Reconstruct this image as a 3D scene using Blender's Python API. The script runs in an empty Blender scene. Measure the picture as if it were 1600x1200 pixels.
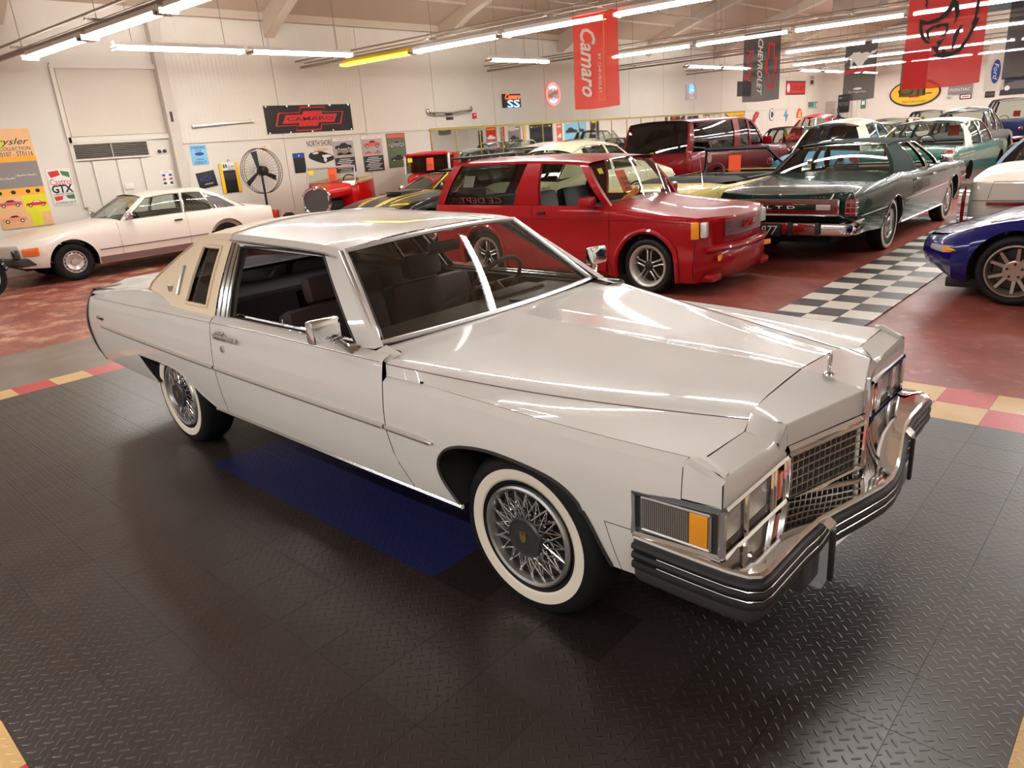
import bpy, bmesh, math, random
from mathutils import Vector, Matrix
random.seed(7)
S = bpy.context.scene
C = S.collection
PI = math.pi
# ---------------------------------------------------------------- camera
cam_d = bpy.data.cameras.new('camera'); cam = bpy.data.objects.new('camera', cam_d); C.objects.link(cam)
cam_d.sensor_width = 36.0; cam_d.lens = 1126.02466 * 36.0 / 1600.0; cam_d.clip_start = 0.05; cam_d.clip_end = 200
def cam_axes(yaw, pitch, roll):
    f = Vector((math.cos(yaw) * math.cos(pitch), math.sin(yaw) * math.cos(pitch), -math.sin(pitch)))
    r = Vector((math.sin(yaw), -math.cos(yaw), 0.0)); u = r.cross(f)
    c, s = math.cos(roll), math.sin(roll)
    return r * c + u * s, u * c - r * s, f
r_, u_, f_ = cam_axes(2.33212005, 0.328954269, -0.0751228936)
cam.matrix_world = Matrix(((r_.x, u_.x, -f_.x, 1.68674904), (r_.y, u_.y, -f_.y, -2.65485164), (r_.z, u_.z, -f_.z, 1.8136), (0, 0, 0, 1)))
S.camera = cam
# ---------------------------------------------------------------- light and exposure
W = bpy.data.worlds.new('world'); S.world = W; W.use_nodes = True
W.node_tree.nodes['Background'].inputs[0].default_value = (1.0, 0.95, 0.9, 1); W.node_tree.nodes['Background'].inputs[1].default_value = 0.12
S.view_settings.view_transform = 'Standard'; S.view_settings.look = 'None'; S.view_settings.gamma = 1.0
S.view_settings.use_curve_mapping = False
S.view_settings.exposure = 0.0
S.cycles.max_bounces = 8; S.cycles.transparent_max_bounces = 16; S.cycles.sample_clamp_indirect = 6.0
S.cycles.caustics_reflective = False; S.cycles.caustics_refractive = False
TUBE = 82.0
def area(name, loc, sx, sy, power, col=(1, 0.985, 0.955), rotz=0.0):
    l = bpy.data.lights.new(name, 'AREA'); l.shape = 'RECTANGLE'; l.size = sx; l.size_y = sy; l.energy = power; l.color = col
    o = bpy.data.objects.new(name, l); C.objects.link(o); o.location = loc; o.rotation_euler = (0, 0, rotz); return o
# rows of ceiling fluorescents that run on beyond the frame, plus added fill strips
area('row_and_fill_lamp', (0.0, -4.2, 3.6), 22.0, 0.12, 500)
area('row_and_fill_lamp', (0.0, -8.6, 3.6), 22.0, 0.12, 330)  # added fill strip, brightens the near side of the coupe
area('row_and_fill_lamp', (5.5, 9.3, 3.6), 12.0, 0.12, 700)
area('row_and_fill_lamp', (5.5, 15.6, 3.6), 12.0, 0.12, 560)
area('row_and_fill_lamp', (6.0, 21.8, 3.6), 12.0, 0.12, 700)
area('row_and_fill_lamp', (6.0, 28.0, 3.6), 12.0, 0.12, 600)
area('row_and_fill_lamp', (6.0, 34.0, 3.6), 12.0, 0.12, 500)
area('row_and_fill_lamp', (-1.0, 38.0, 3.6), 22.0, 0.12, 450)  # added strip to brighten the far wall and back rows
# ---------------------------------------------------------------- materials
def lin(v):
    v /= 255.0
    return v / 12.92 if v <= 0.04045 else ((v + 0.055) / 1.055) ** 2.4
def rgb(r, g, b): return (lin(r), lin(g), lin(b), 1.0)
MATS = {}
def mat(name, col, rough=0.5, metal=0.0, coat=0.0, var=0.06, scale=6.0, bump=0.0, bscale=200.0, spec=0.5, emit=0.0, coords='Object'):
    if name in MATS: return MATS[name]
    m = bpy.data.materials.new(name); m.use_nodes = True; nt = m.node_tree; N = nt.nodes; L = nt.links
    b = N['Principled BSDF']
    b.inputs['Roughness'].default_value = rough; b.inputs['Metallic'].default_value = metal
    b.inputs['Coat Weight'].default_value = coat; b.inputs['Coat Roughness'].default_value = 0.03
    b.inputs['Specular IOR Level'].default_value = spec
    tc = N.new('ShaderNodeTexCoord')
    if var > 0:
        n = N.new('ShaderNodeTexNoise'); n.inputs['Scale'].default_value = scale; n.inputs['Detail'].default_value = 3
        L.new(tc.outputs[coords], n.inputs['Vector'])
        mx = N.new('ShaderNodeMix'); mx.data_type = 'RGBA'
        mx.inputs[6].default_value = tuple(c * (1 - var) for c in col[:3]) + (1,)
        mx.inputs[7].default_value = tuple(min(1, c * (1 + var)) for c in col[:3]) + (1,)
        L.new(n.outputs[0], mx.inputs[0]); L.new(mx.outputs[2], b.inputs['Base Color'])
    else: b.inputs['Base Color'].default_value = col
    if bump > 0:
        n2 = N.new('ShaderNodeTexNoise'); n2.inputs['Scale'].default_value = bscale; L.new(tc.outputs[coords], n2.inputs['Vector'])
        bp = N.new('ShaderNodeBump'); bp.inputs['Strength'].default_value = bump; bp.inputs['Distance'].default_value = 0.003
        L.new(n2.outputs[0], bp.inputs['Height']); L.new(bp.outputs[0], b.inputs['Normal'])
    if emit > 0:
        b.inputs['Emission Color'].default_value = col; b.inputs['Emission Strength'].default_value = emit
    MATS[name] = m; return m
def paint(name, col, coat=0.45): return mat('paint_' + name, col, 0.3, 0.0, coat, 0.02, spec=0.15)
def glass(name, tint=(0.75, 0.8, 0.76, 1), refl=1.0):
    if name in MATS: return MATS[name]
    m = bpy.data.materials.new(name); m.use_nodes = True; nt = m.node_tree; N = nt.nodes; L = nt.links
    N.remove(N['Principled BSDF']); out = N['Material Output']
    t = N.new('ShaderNodeBsdfTransparent'); t.inputs[0].default_value = tint
    g = N.new('ShaderNodeBsdfGlossy'); g.inputs['Roughness'].default_value = 0.01
    fr = N.new('ShaderNodeFresnel'); fr.inputs[0].default_value = 1.55
    geo = N.new('ShaderNodeNewGeometry')   # the same reflectance from inside and outside
    mul = N.new('ShaderNodeMath'); mul.operation = 'MULTIPLY_ADD'; mul.inputs[1].default_value = 0.05; mul.inputs[2].default_value = 1.55
    L.new(geo.outputs['Backfacing'], mul.inputs[0]); 
    lw = N.new('ShaderNodeLayerWeight'); lw.inputs[0].default_value = 0.22
    mm = N.new('ShaderNodeMath'); mm.operation = 'MULTIPLY_ADD'; mm.inputs[1].default_value = 0.9 * refl; mm.inputs[2].default_value = 0.045 * refl
    pw = N.new('ShaderNodeMath'); pw.operation = 'POWER'; pw.inputs[1].default_value = 2.2
    L.new(lw.outputs['Facing'], pw.inputs[0]); L.new(pw.outputs[0], mm.inputs[0])
    N.remove(fr); N.remove(geo); N.remove(mul)
    mix = N.new('ShaderNodeMixShader'); L.new(mm.outputs[0], mix.inputs[0]); L.new(t.outputs[0], mix.inputs[1]); L.new(g.outputs[0], mix.inputs[2])
    L.new(mix.outputs[0], out.inputs[0]); MATS[name] = m; return m
def cloth(name, col, trans=0.14):
    if name in MATS: return MATS[name]
    m = mat(name, col, 0.6, var=0.05, scale=3.0); nt = m.node_tree; N = nt.nodes; L = nt.links
    b = N['Principled BSDF']; out = N['Material Output']; t = N.new('ShaderNodeBsdfTransparent'); mix = N.new('ShaderNodeMixShader')
    mix.inputs[0].default_value = trans; L.new(b.outputs[0], mix.inputs[1]); L.new(t.outputs[0], mix.inputs[2]); L.new(mix.outputs[0], out.inputs[0])
    return m
WHITE = paint('white', rgb(210, 206, 201), 0.8); CHROME = mat('chrome', (0.78, 0.78, 0.79, 1), 0.06, 1.0, var=0.02)
SATIN = mat('satin_chrome', (0.86, 0.85, 0.85, 1), 0.32, 0.9, var=0.02); BRIGHT = mat('bright_trim', (0.7, 0.7, 0.7, 1), 0.18, 1.0, var=0.02)
RUBBER = mat('black_rubber', rgb(26, 25, 25), 0.55, var=0.15); TYRE = mat('tyre_rubber', rgb(19, 18, 18), 0.65, var=0.2, bump=0.1, spec=0.25)
BLACK = mat('black_plastic', rgb(16, 16, 17), 0.45, var=0.1); DARK = mat('dark_inside', rgb(14, 13, 13), 0.8, var=0.1)
WWALL = mat('whitewall_rubber', rgb(226, 216, 200), 0.55, var=0.04)
STEEL = mat('brushed_steel', (0.5, 0.5, 0.5, 1), 0.28, 1.0, var=0.06); GREYT = mat('grey_trim', rgb(70, 68, 68), 0.35, 0.6)
ALU = mat('cast_aluminium', rgb(196, 188, 182), 0.32, 0.6, var=0.05)
GLASS = glass('clear_glass'); TINT = glass('tinted_glass', (0.10, 0.10, 0.11, 1)); WSG = glass('windscreen_glass', (0.62, 0.62, 0.57, 1), 1.25); SMOKE = glass('smoked_glass', (0.35, 0.38, 0.34, 1))
LENS = glass('lamp_lens', (0.94, 0.94, 0.94, 1), 1.0)
AMBER = mat('amber_lens', rgb(232, 150, 20), 0.15, coat=1.0); ORANGE = mat('orange_lens', rgb(214, 84, 34), 0.15, coat=1.0)
REDL = mat('red_lens', rgb(120, 14, 22), 0.15, coat=1.0); LAMPS = mat('lamp_reflector', (0.8, 0.79, 0.77, 1), 0.2, 0.35, var=0.15, scale=26.0, bump=0.8, bscale=55.0); MIRR = mat('mirror_silver', (0.85, 0.86, 0.86, 1), 0.02, 1.0, var=0)
RED_T = mat('red_print', rgb(214, 40, 40), 0.6); WHITE_P = mat('white_print', rgb(236, 232, 226), 0.6); BLACK_P = mat('black_print', rgb(24, 23, 24), 0.6)
YELLOW_P = mat('yellow_print', rgb(240, 196, 20), 0.6); ORANGE_P = mat('orange_print', rgb(240, 92, 48), 0.6); BLUE_P = mat('blue_print', rgb(40, 70, 150), 0.6)
# ---------------------------------------------------------------- mesh helpers
def cr(pts, x):
    """smooth interpolation through a list of (x, value)"""
    n = len(pts)
    if pts[0][0] > pts[-1][0]: pts = pts[::-1]
    if x <= pts[0][0]: return pts[0][1]
    if x >= pts[-1][0]: return pts[-1][1]
    for i in range(n - 1):
        x0, y0 = pts[i]; x1, y1 = pts[i + 1]
        if x <= x1:
            h = x1 - x0
            if h < 1e-9: return y1
            t = (x - x0) / h; d = (y1 - y0) / h
            def slope(j):
                if j == 0 or j == n - 1: return None
                a = (pts[j][1] - pts[j - 1][1]) / max(1e-9, pts[j][0] - pts[j - 1][0]); b = (pts[j + 1][1] - pts[j][1]) / max(1e-9, pts[j + 1][0] - pts[j][0])
                return 0.0 if a * b <= 0 else 2 * a * b / (a + b)
            m0 = slope(i); m1 = slope(i + 1)
            if m0 is None: m0 = d
            if m1 is None: m1 = d
            return y0 * (2 * t**3 - 3 * t**2 + 1) + h * m0 * (t**3 - 2 * t**2 + t) + y1 * (-2 * t**3 + 3 * t**2) + h * m1 * (t**3 - t**2)
def spline(P, n=6):
    out = []
    for i in range(len(P) - 1):
        p0, p1, p2, p3 = P[max(0, i - 1)], P[i], P[i + 1], P[min(len(P) - 1, i + 2)]
        for k in range(n):
            t = k / n; out.append(tuple(.5 * (2 * p1[j] + (p2[j] - p0[j]) * t + (2 * p0[j] - 5 * p1[j] + 4 * p2[j] - p3[j]) * t * t + (3 * p1[j] - p0[j] - 3 * p2[j] + p3[j]) * t ** 3) for j in range(2)))
    return out + [tuple(P[-1])]
def lerp(a, b, t): return a + (b - a) * t
def lv(a, b, t): return tuple(a[i] + (b[i] - a[i]) * t for i in range(len(a)))
def frange(a, b, n): return [a + (b - a) * i / n for i in range(n + 1)]
class MB:
    def __init__(s): s.v = []; s.f = []
    def add(s, vs, fs):
        o = len(s.v); s.v += [tuple(v) for v in vs]; s.f += [tuple(o + i for i in f) for f in fs]; return s
    def grid(s, rows, closed=False, flip=False):
        n = len(rows[0]); vs = [p for r in rows for p in r]; fs = []
        for i in range(len(rows) - 1):
            for j in range(n if closed else n - 1):
                k = (j + 1) % n; f = (i * n + j, i * n + k, (i + 1) * n + k, (i + 1) * n + j)
                fs.append(f[::-1] if flip else f)
        return s.add(vs, fs)
    def box(s, c, d, rot=None):
        vs = []
        for x in (-.5, .5):
            for y in (-.5, .5):
                for z in (-.5, .5):
                    p = Vector((x * d[0], y * d[1], z * d[2]))
                    if rot: p = rot @ p
                    vs.append((c[0] + p.x, c[1] + p.y, c[2] + p.z))
        return s.add(vs, [(0, 1, 3, 2), (4, 6, 7, 5), (0, 4, 5, 1), (2, 3, 7, 6), (0, 2, 6, 4), (1, 5, 7, 3)])
    def rbox(s, c, d, r=0.01, rot=None):
        """box with chamfered edges"""
        hx, hy, hz = d[0] / 2, d[1] / 2, d[2] / 2; r = min(r, hx * .9, hy * .9, hz * .9)
        bm = bmesh.new(); bmesh.ops.create_cube(bm, size=1.0)
        for v in bm.verts: v.co = Vector((v.co.x * d[0], v.co.y * d[1], v.co.z * d[2]))
        bmesh.ops.bevel(bm, geom=bm.edges[:] , offset=r, segments=2, affect='EDGES', profile=0.6)
        bm.verts.ensure_lookup_table()
        vs = []
        for v in bm.verts:
            p = rot @ v.co if rot else v.co
            vs.append((c[0] + p.x, c[1] + p.y, c[2] + p.z))
        fs = [tuple(v.index for v in f.verts) for f in bm.faces]; bm.free()
        return s.add(vs, fs)
    def tube(s, pts, r, n=8, closed=False, caps=True):
        P = [Vector(p) for p in pts]; rows = []; m = len(P); up = None
        for i, p in enumerate(P):
            a = P[(i - 1) % m] if (closed or i > 0) else p; b = P[(i + 1) % m] if (closed or i < m - 1) else p
            t = (b - a).normalized()
            if up is None:
                up = Vector((0, 0, 1)) if abs(t.z) < .9 else Vector((1, 0, 0))
            e1 = t.cross(up)
            if e1.length < 1e-6: e1 = t.cross(Vector((0, 1, 0)))
            e1.normalize(); e2 = e1.cross(t).normalized(); up = e2
            rr = r[i] if isinstance(r, (list, tuple)) else r
            rows.append([tuple(p + e1 * (rr * math.cos(2 * PI * k / n)) + e2 * (rr * math.sin(2 * PI * k / n))) for k in range(n)])
        o = len(s.v)
        if closed: rows.append(rows[0])
        s.grid(rows, closed=True)
        if caps and not closed:
            s.f.append(tuple(o + k for k in range(n))); s.f.append(tuple(o + (m - 1) * n + k for k in range(n))[::-1])
        return s
    def lathe(s, prof, n=40, axis='y', c=(0, 0, 0), sgn=1):
        """profile of (radius, axial)"""
        rows = []
        for r, a in prof:
            row = []
            for k in range(n):
                t = 2 * PI * k / n; x, z = r * math.cos(t), r * math.sin(t)
                if axis == 'y': row.append((c[0] + x, c[1] + a * sgn, c[2] + z))
                elif axis == 'x': row.append((c[0] + a * sgn, c[1] + x, c[2] + z))
                else: row.append((c[0] + x, c[1] + z, c[2] + a * sgn))
            rows.append(row)
        return s.grid(rows, closed=True)
    def poly(s, pts, d):
        """closed planar outline extruded along vector d"""
        n = len(pts); a = [tuple(p) for p in pts]; b = [(p[0] + d[0], p[1] + d[1], p[2] + d[2]) for p in pts]
        return s.add(a + b, [tuple(range(n))[::-1], tuple(range(n, 2 * n))] + [(i, (i + 1) % n, n + (i + 1) % n, n + i) for i in range(n)])
    def sphere(s, c, r, n=12, m=8, sc=(1, 1, 1)):
        rows = []
        for i in range(m + 1):
            t = PI * i / m
            rows.append([(c[0] + r * sc[0] * math.sin(t) * math.cos(2 * PI * k / n), c[1] + r * sc[1] * math.sin(t) * math.sin(2 * PI * k / n), c[2] + r * sc[2] * math.cos(t)) for k in range(n)])
        return s.grid(rows, closed=True)
    def mesh(s, name, m=None, smooth=True, angle=38, merge=True):
        me = bpy.data.meshes.new(name); me.from_pydata(s.v, [], s.f); me.update()
        bm = bmesh.new(); bm.from_mesh(me)
        if merge: bmesh.ops.remove_doubles(bm, verts=bm.verts, dist=0.0004)
        bmesh.ops.recalc_face_normals(bm, faces=bm.faces)
        bm.to_mesh(me); bm.free()
        if smooth:
            for p in me.polygons: p.use_smooth = True
            me.set_sharp_from_angle(angle=math.radians(angle))
        if m: me.materials.append(m)
        return me
    def build(s, name, m, parent=None, **k):
        return put(name, s.mesh(name, m, **k), parent)
def put(name, me, parent=None, loc=None, rot=None):
    o = bpy.data.objects.new(name, me); C.objects.link(o)
    if parent: o.parent = parent
    if loc: o.location = loc
    if rot: o.rotation_euler = rot
    return o
def tag(o, label, cat, group=None, kind=None):
    o['label'] = label; o['category'] = cat
    if group: o['group'] = group
    if kind: o['kind'] = kind
    return o
def struct(o): o['kind'] = 'structure'; return o
def thing(name, label, cat, loc=(0, 0, 0), yaw=0.0, group=None):
    o = bpy.data.objects.new(name, None); C.objects.link(o); o.location = loc; o.rotation_euler = (0, 0, yaw); o.empty_display_size = 0.1
    return tag(o, label, cat, group)
def text(name, body, m, parent, o, right, up, h, width=None, shear=0.0, depth=0.003, align='C', spacing=1.0, bold=0.0):
    cu = bpy.data.curves.new(name, 'FONT'); cu.body = body; cu.extrude = 0.5; cu.shear = shear; cu.space_character = spacing; cu.resolution_u = 2; cu.offset = bold
    ob = bpy.data.objects.new(name, cu); me0 = bpy.data.meshes.new_from_object(ob); bpy.data.objects.remove(ob)
    vs = [v.co.copy() for v in me0.vertices]; fs = [tuple(p.vertices) for p in me0.polygons]
    bpy.data.meshes.remove(me0); bpy.data.curves.remove(cu)
    if not vs: return None
    x0 = min(v.x for v in vs); x1 = max(v.x for v in vs); y0 = min(v.y for v in vs); y1 = max(v.y for v in vs)
    sy = h / 0.7; sx = sy if width is None else width / max(1e-6, x1 - x0)
    off = (x0 + x1) / 2 if align == 'C' else x0
    R_ = Vector(right).normalized(); U_ = Vector(up).normalized(); Nn = R_.cross(U_); O_ = Vector(o)
    me = bpy.data.meshes.new(name)
    me.from_pydata([tuple(O_ + R_ * ((v.x - off) * sx) + U_ * ((v.y - 0.35) * sy) + Nn * ((v.z + .5) * depth)) for v in vs], [], fs); me.update()
    me.materials.append(m); return put(name, me, parent)
# ---------------------------------------------------------------- wheels
WC = {}
def cached(key, fn):
    if key not in WC: WC[key] = fn()
    return WC[key]
def wheel(root, x, yface, side, R, hw, rim, style, m2=None):
    """tyre (a part) with its rim, spokes, cap as sub-parts; side -1 = right"""
    g = side
    def tyre_me():
        p = [(rim, -hw * .8), (rim + .02, -hw * .97), (R * .9, -hw * 1.02), (R - .014, -hw * .86), (R, -hw * .62), (R, hw * .62), (R - .014, hw * .86), (R * .92, hw * .99), ((R + rim) / 2, hw * 1.05), (rim + .014, hw * .98), (rim, hw * .8)]
        mb = MB().lathe(p, 56, sgn=g)
        return mb.mesh('tyre', TYRE, angle=50)
    t = put('wheel', cached(('t', R, hw, rim, g), tyre_me), root, (x, yface - g * hw, R))
    def sub(name, key, fn): return put(name, cached((key, R, hw, rim, g, m2.name if m2 else ''), fn), t)
    fy = hw * g
    if style in ('wire', 'white', 'wirewhite'):
        ri, ro = (R + rim) / 2 + (.004 if style != 'wire' else -.01), (R + rim) / 2 + .05
        if style == 'wire': ri, ro = rim + .024, rim + .070
        def ww():
            ax = lambda r: hw * (lerp(.98, 1.05, max(0, min(1, (r - rim - .014) / ((R - rim) / 2 - .014)))) if r < (R + rim) / 2 else lerp(1.05, .99, (r - (R + rim) / 2) / (R * .92 - (R + rim) / 2)))
            return MB().lathe([(ri - .001, ax(ri) - .004)] + [(r, ax(r) + .002) for r in frange(ri, ro, 4)] + [(ro + .001, ax(ro) - .004)], 64, sgn=g).mesh('whitewall', WWALL, angle=80)
        sub('whitewall', 'ww' + style, ww)
    def lathe(name, prof, m, key, n=48, angle=30): sub(name, key, lambda: MB().lathe(prof, n, sgn=g).mesh(name, m, angle=angle))
    if style == 'wire':
        lathe('wheel_cover', [(rim + .005, hw * .93), (rim, hw * 1.04), (rim - .008, hw * 1.09), (rim - .018, hw * 1.04), (rim - .026, hw * .80)], STEEL, 'wcov'); lathe('cover_dish', [(rim - .024, hw * .82), (rim - .034, hw * .6), (rim * .55, hw * .40), (.0, hw * .38)], mat('dark_dish', rgb(74, 68, 66), .35, .7), 'wdish')
        def spokes():
            mb = MB(); n = 20; r0, r1 = .078, rim - .022
            for k in range(n):
                for d in (-1, 1):
                    for lay in (0, 1):
                        a0 = 2 * PI * (k + .5 * lay) / n; a1 = a0 + d * (.33 if lay == 0 else .5)
                        z0 = hw * (1.0 if lay == 0 else .72); z1 = hw * (.86 if lay == 0 else .84)
                        mb.tube([(r0 * math.cos(a0), g * z0, r0 * math.sin(a0)), (r1 * math.cos(a1), g * z1, r1 * math.sin(a1))], .0031, 5, caps=False)
            return mb.mesh('spokes', CHROME)
        s = sub('spoke_lattice', 'wsp', spokes); s['kind'] = 'stuff'
        lathe('hub_cap', [(.085, hw * .7), (.085, hw * 1.08), (.078, hw * 1.16), (.07, hw * 1.13), (.055, hw * 1.12), (.02, hw * 1.17), (0, hw * 1.17)], GREYT, 'wcap', 36)
        def crest():
            mb = MB(); q = [(-.016, .018), (.016, .018), (.016, -.004), (0, -.02), (-.016, -.004)]
            mb.poly([(a, g * (hw * 1.175), b) for a, b in q], (0, g * .003, 0))
            for i in (-1, 0, 1): mb.box((i * .011, g * hw * 1.18, .024), (.008, .004, .01))
            return mb.mesh('crest', mat('brass', rgb(190, 160, 90), .25, 1.0), smooth=False)
        sub('crest', 'wcr', crest)
    elif style in ('white', 'black', 'wirewhite'):
        lathe('wheel_cover', [(rim + .004, hw * .9), (rim - .004, hw * 1.03), (rim * .86, hw * .96), (rim * .8, hw * .8), (rim * .5, hw * .86), (rim * .42, hw * 1.05), (rim * .2, hw * 1.15), (0, hw * 1.15)], STEEL if style != 'black' else CHROME, 'cov')
        def fins():
            mb = MB()
            for k in range(24):
                a = 2 * PI * k / 24; ca, sa = math.cos(a), math.sin(a)
                mb.tube([(rim * .5 * ca, g * hw * .92, rim * .5 * sa), (rim * .84 * ca, g * hw * .9, rim * .84 * sa)], .006, 4)
            return mb.mesh('fins', CHROME)
        sub('cover_fins', 'fins', fins)
    elif style == 'mag':
        lathe('rim', [(rim + .006, hw * .9), (rim, hw * 1.04), (rim - .012, hw * 1.03), (rim - .026, hw * .95), (rim - .046, hw * .62), (rim - .05, hw * .2), (rim - .05, -hw * .5)], ALU, 'rim')
        lathe('brake_drum', [(rim - .05, hw * .1), (0, hw * .1)], DARK, 'drum', 24)
        def sp():
            mb = MB()
            for k in range(5):
                for d in (-1, 1):
                    a = 2 * PI * k / 5 + PI / 2; ca, sa = math.cos(a), math.sin(a); o = d * .022; e = d * .048
                    p = [(.05 * ca - o * sa, .05 * sa + o * ca), ((rim - .075) * ca - o * 1.1 * sa, (rim - .075) * sa + o * 1.1 * ca), ((rim - .045) * ca - e * sa, (rim - .045) * sa + e * ca)]
                    mb.tube([(p[0][0], g * hw * .62, p[0][1]), (p[1][0], g * hw * .56, p[1][1]), (p[2][0], g * hw * .5, p[2][1])], [.012, .010, .016], 6)
            return mb.mesh('spokes', m2 or ALU)
        sub('spokes', 'msp', sp)
        lathe('hub_cap', [(.065, hw * .4), (.062, hw * .68), (.03, hw * .78), (0, hw * .78)], BLACK, 'mcap', 24)
    elif style == 'yspoke':
        lathe('rim', [(rim + .006, hw * .9), (rim, hw * 1.04), (rim - .012, hw * 1.05), (rim - .035, hw * .7), (rim - .045, -hw * .5)], m2 or ALU, 'yrim')
        lathe('brake_disc', [(rim - .05, hw * .0), (.05, hw * .02), (0, hw * .02)], GREYT, 'ydisc', 32)
        def sp():
            mb = MB()
            for k in range(5):
                a = 2 * PI * k / 5 + PI / 2 + .35
                for d in (-1, 1):
                    def P(r, t, y, w): return [(r * math.cos(t) - w * math.sin(t), g * y, r * math.sin(t) + w * math.cos(t)), (r * math.cos(t) + w * math.sin(t), g * y, r * math.sin(t) - w * math.cos(t))]
                    a1 = a + d * .27; w0 = .016
                    r0, r1 = .085, rim - .03
                    f = P(r0, a + d * .18, hw * .8, w0) + P(r1, a1, hw * .92, .013)[::-1]
                    mb.poly(f, (0, -g * .035, 0))
            mb.lathe([(.095, hw * .45), (.095, hw * .78), (.085, hw * .82), (.03, hw * .8), (0, hw * .8)], 30, sgn=g)
            return mb.mesh('spokes', m2 or ALU, smooth=False)
        sub('spokes', 'ysp', sp)
        def nuts():
            mb = MB()
            for k in range(5):
                a = 2 * PI * k / 5 + PI / 2; mb.lathe([(.012, hw * .75), (.012, hw * .87), (0, hw * .87)], 8, c=(.062 * math.cos(a), 0, .062 * math.sin(a)), sgn=g)
            return mb.mesh('lug_nuts', BLACK)
        sub('lug_nuts', 'ynut', nuts)
    elif style == 'bundt':
        lathe('rim', [(rim + .006, hw * .9), (rim, hw * 1.02), (rim - .012, hw), (rim - .02, hw * .8), (rim * .72, hw * .88), (rim * .5, hw * .62), (.06, hw * .6), (.055, hw * .78), (0, hw * .8)], ALU, 'brim')
        def slots():
            mb = MB()
            for k in range(15):
                a = 2 * PI * k / 15; r = rim - .028; M_ = Matrix.Rotation(-a, 3, 'Y')
                mb.box((r * math.cos(a), g * hw * .85, r * math.sin(a)), (.014, .02, .03), M_)
            for k in range(5):
                a = 2 * PI * k / 5; mb.box((.055 * math.cos(a), g * hw * .62, .055 * math.sin(a)), (.018, .02, .018))
            return mb.mesh('slots', DARK, smooth=False)
        sub('rim_slots', 'bslot', slots)
    return t
# ---------------------------------------------------------------- parametric car
def seat(root, x, y, w, m, rec=0.18, h=0.62, name='seat', base=0.28):
    mb = MB(); mb.rbox((x, y, base + .1), (.52, w, .2), .06)
    mb.rbox((x - .27, y, base + .1 + h / 2), (.15, w, h), .06, Matrix.Rotation(-rec, 3, 'Y'))
    return mb.build(name, m, root)
def steering(root, x, y, z, m, r=.19, tilt=.5):
    mb = MB(); R_ = Matrix.Rotation(tilt, 3, 'Y'); pts = [Vector((x, y, z)) + R_ @ Vector((0, r * math.cos(2 * PI * k / 28), r * math.sin(2 * PI * k / 28))) for k in range(28)]
    mb.tube(pts, .013, 8, closed=True)
    c = Vector((x, y, z))
    for k in (0, 14, 21): mb.tube([c, pts[k]], .012, 6)
    mb.tube([c, c + R_ @ Vector((.3, 0, 0))], .022, 8)
    return mb.build('steering_wheel', m, root)
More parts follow.
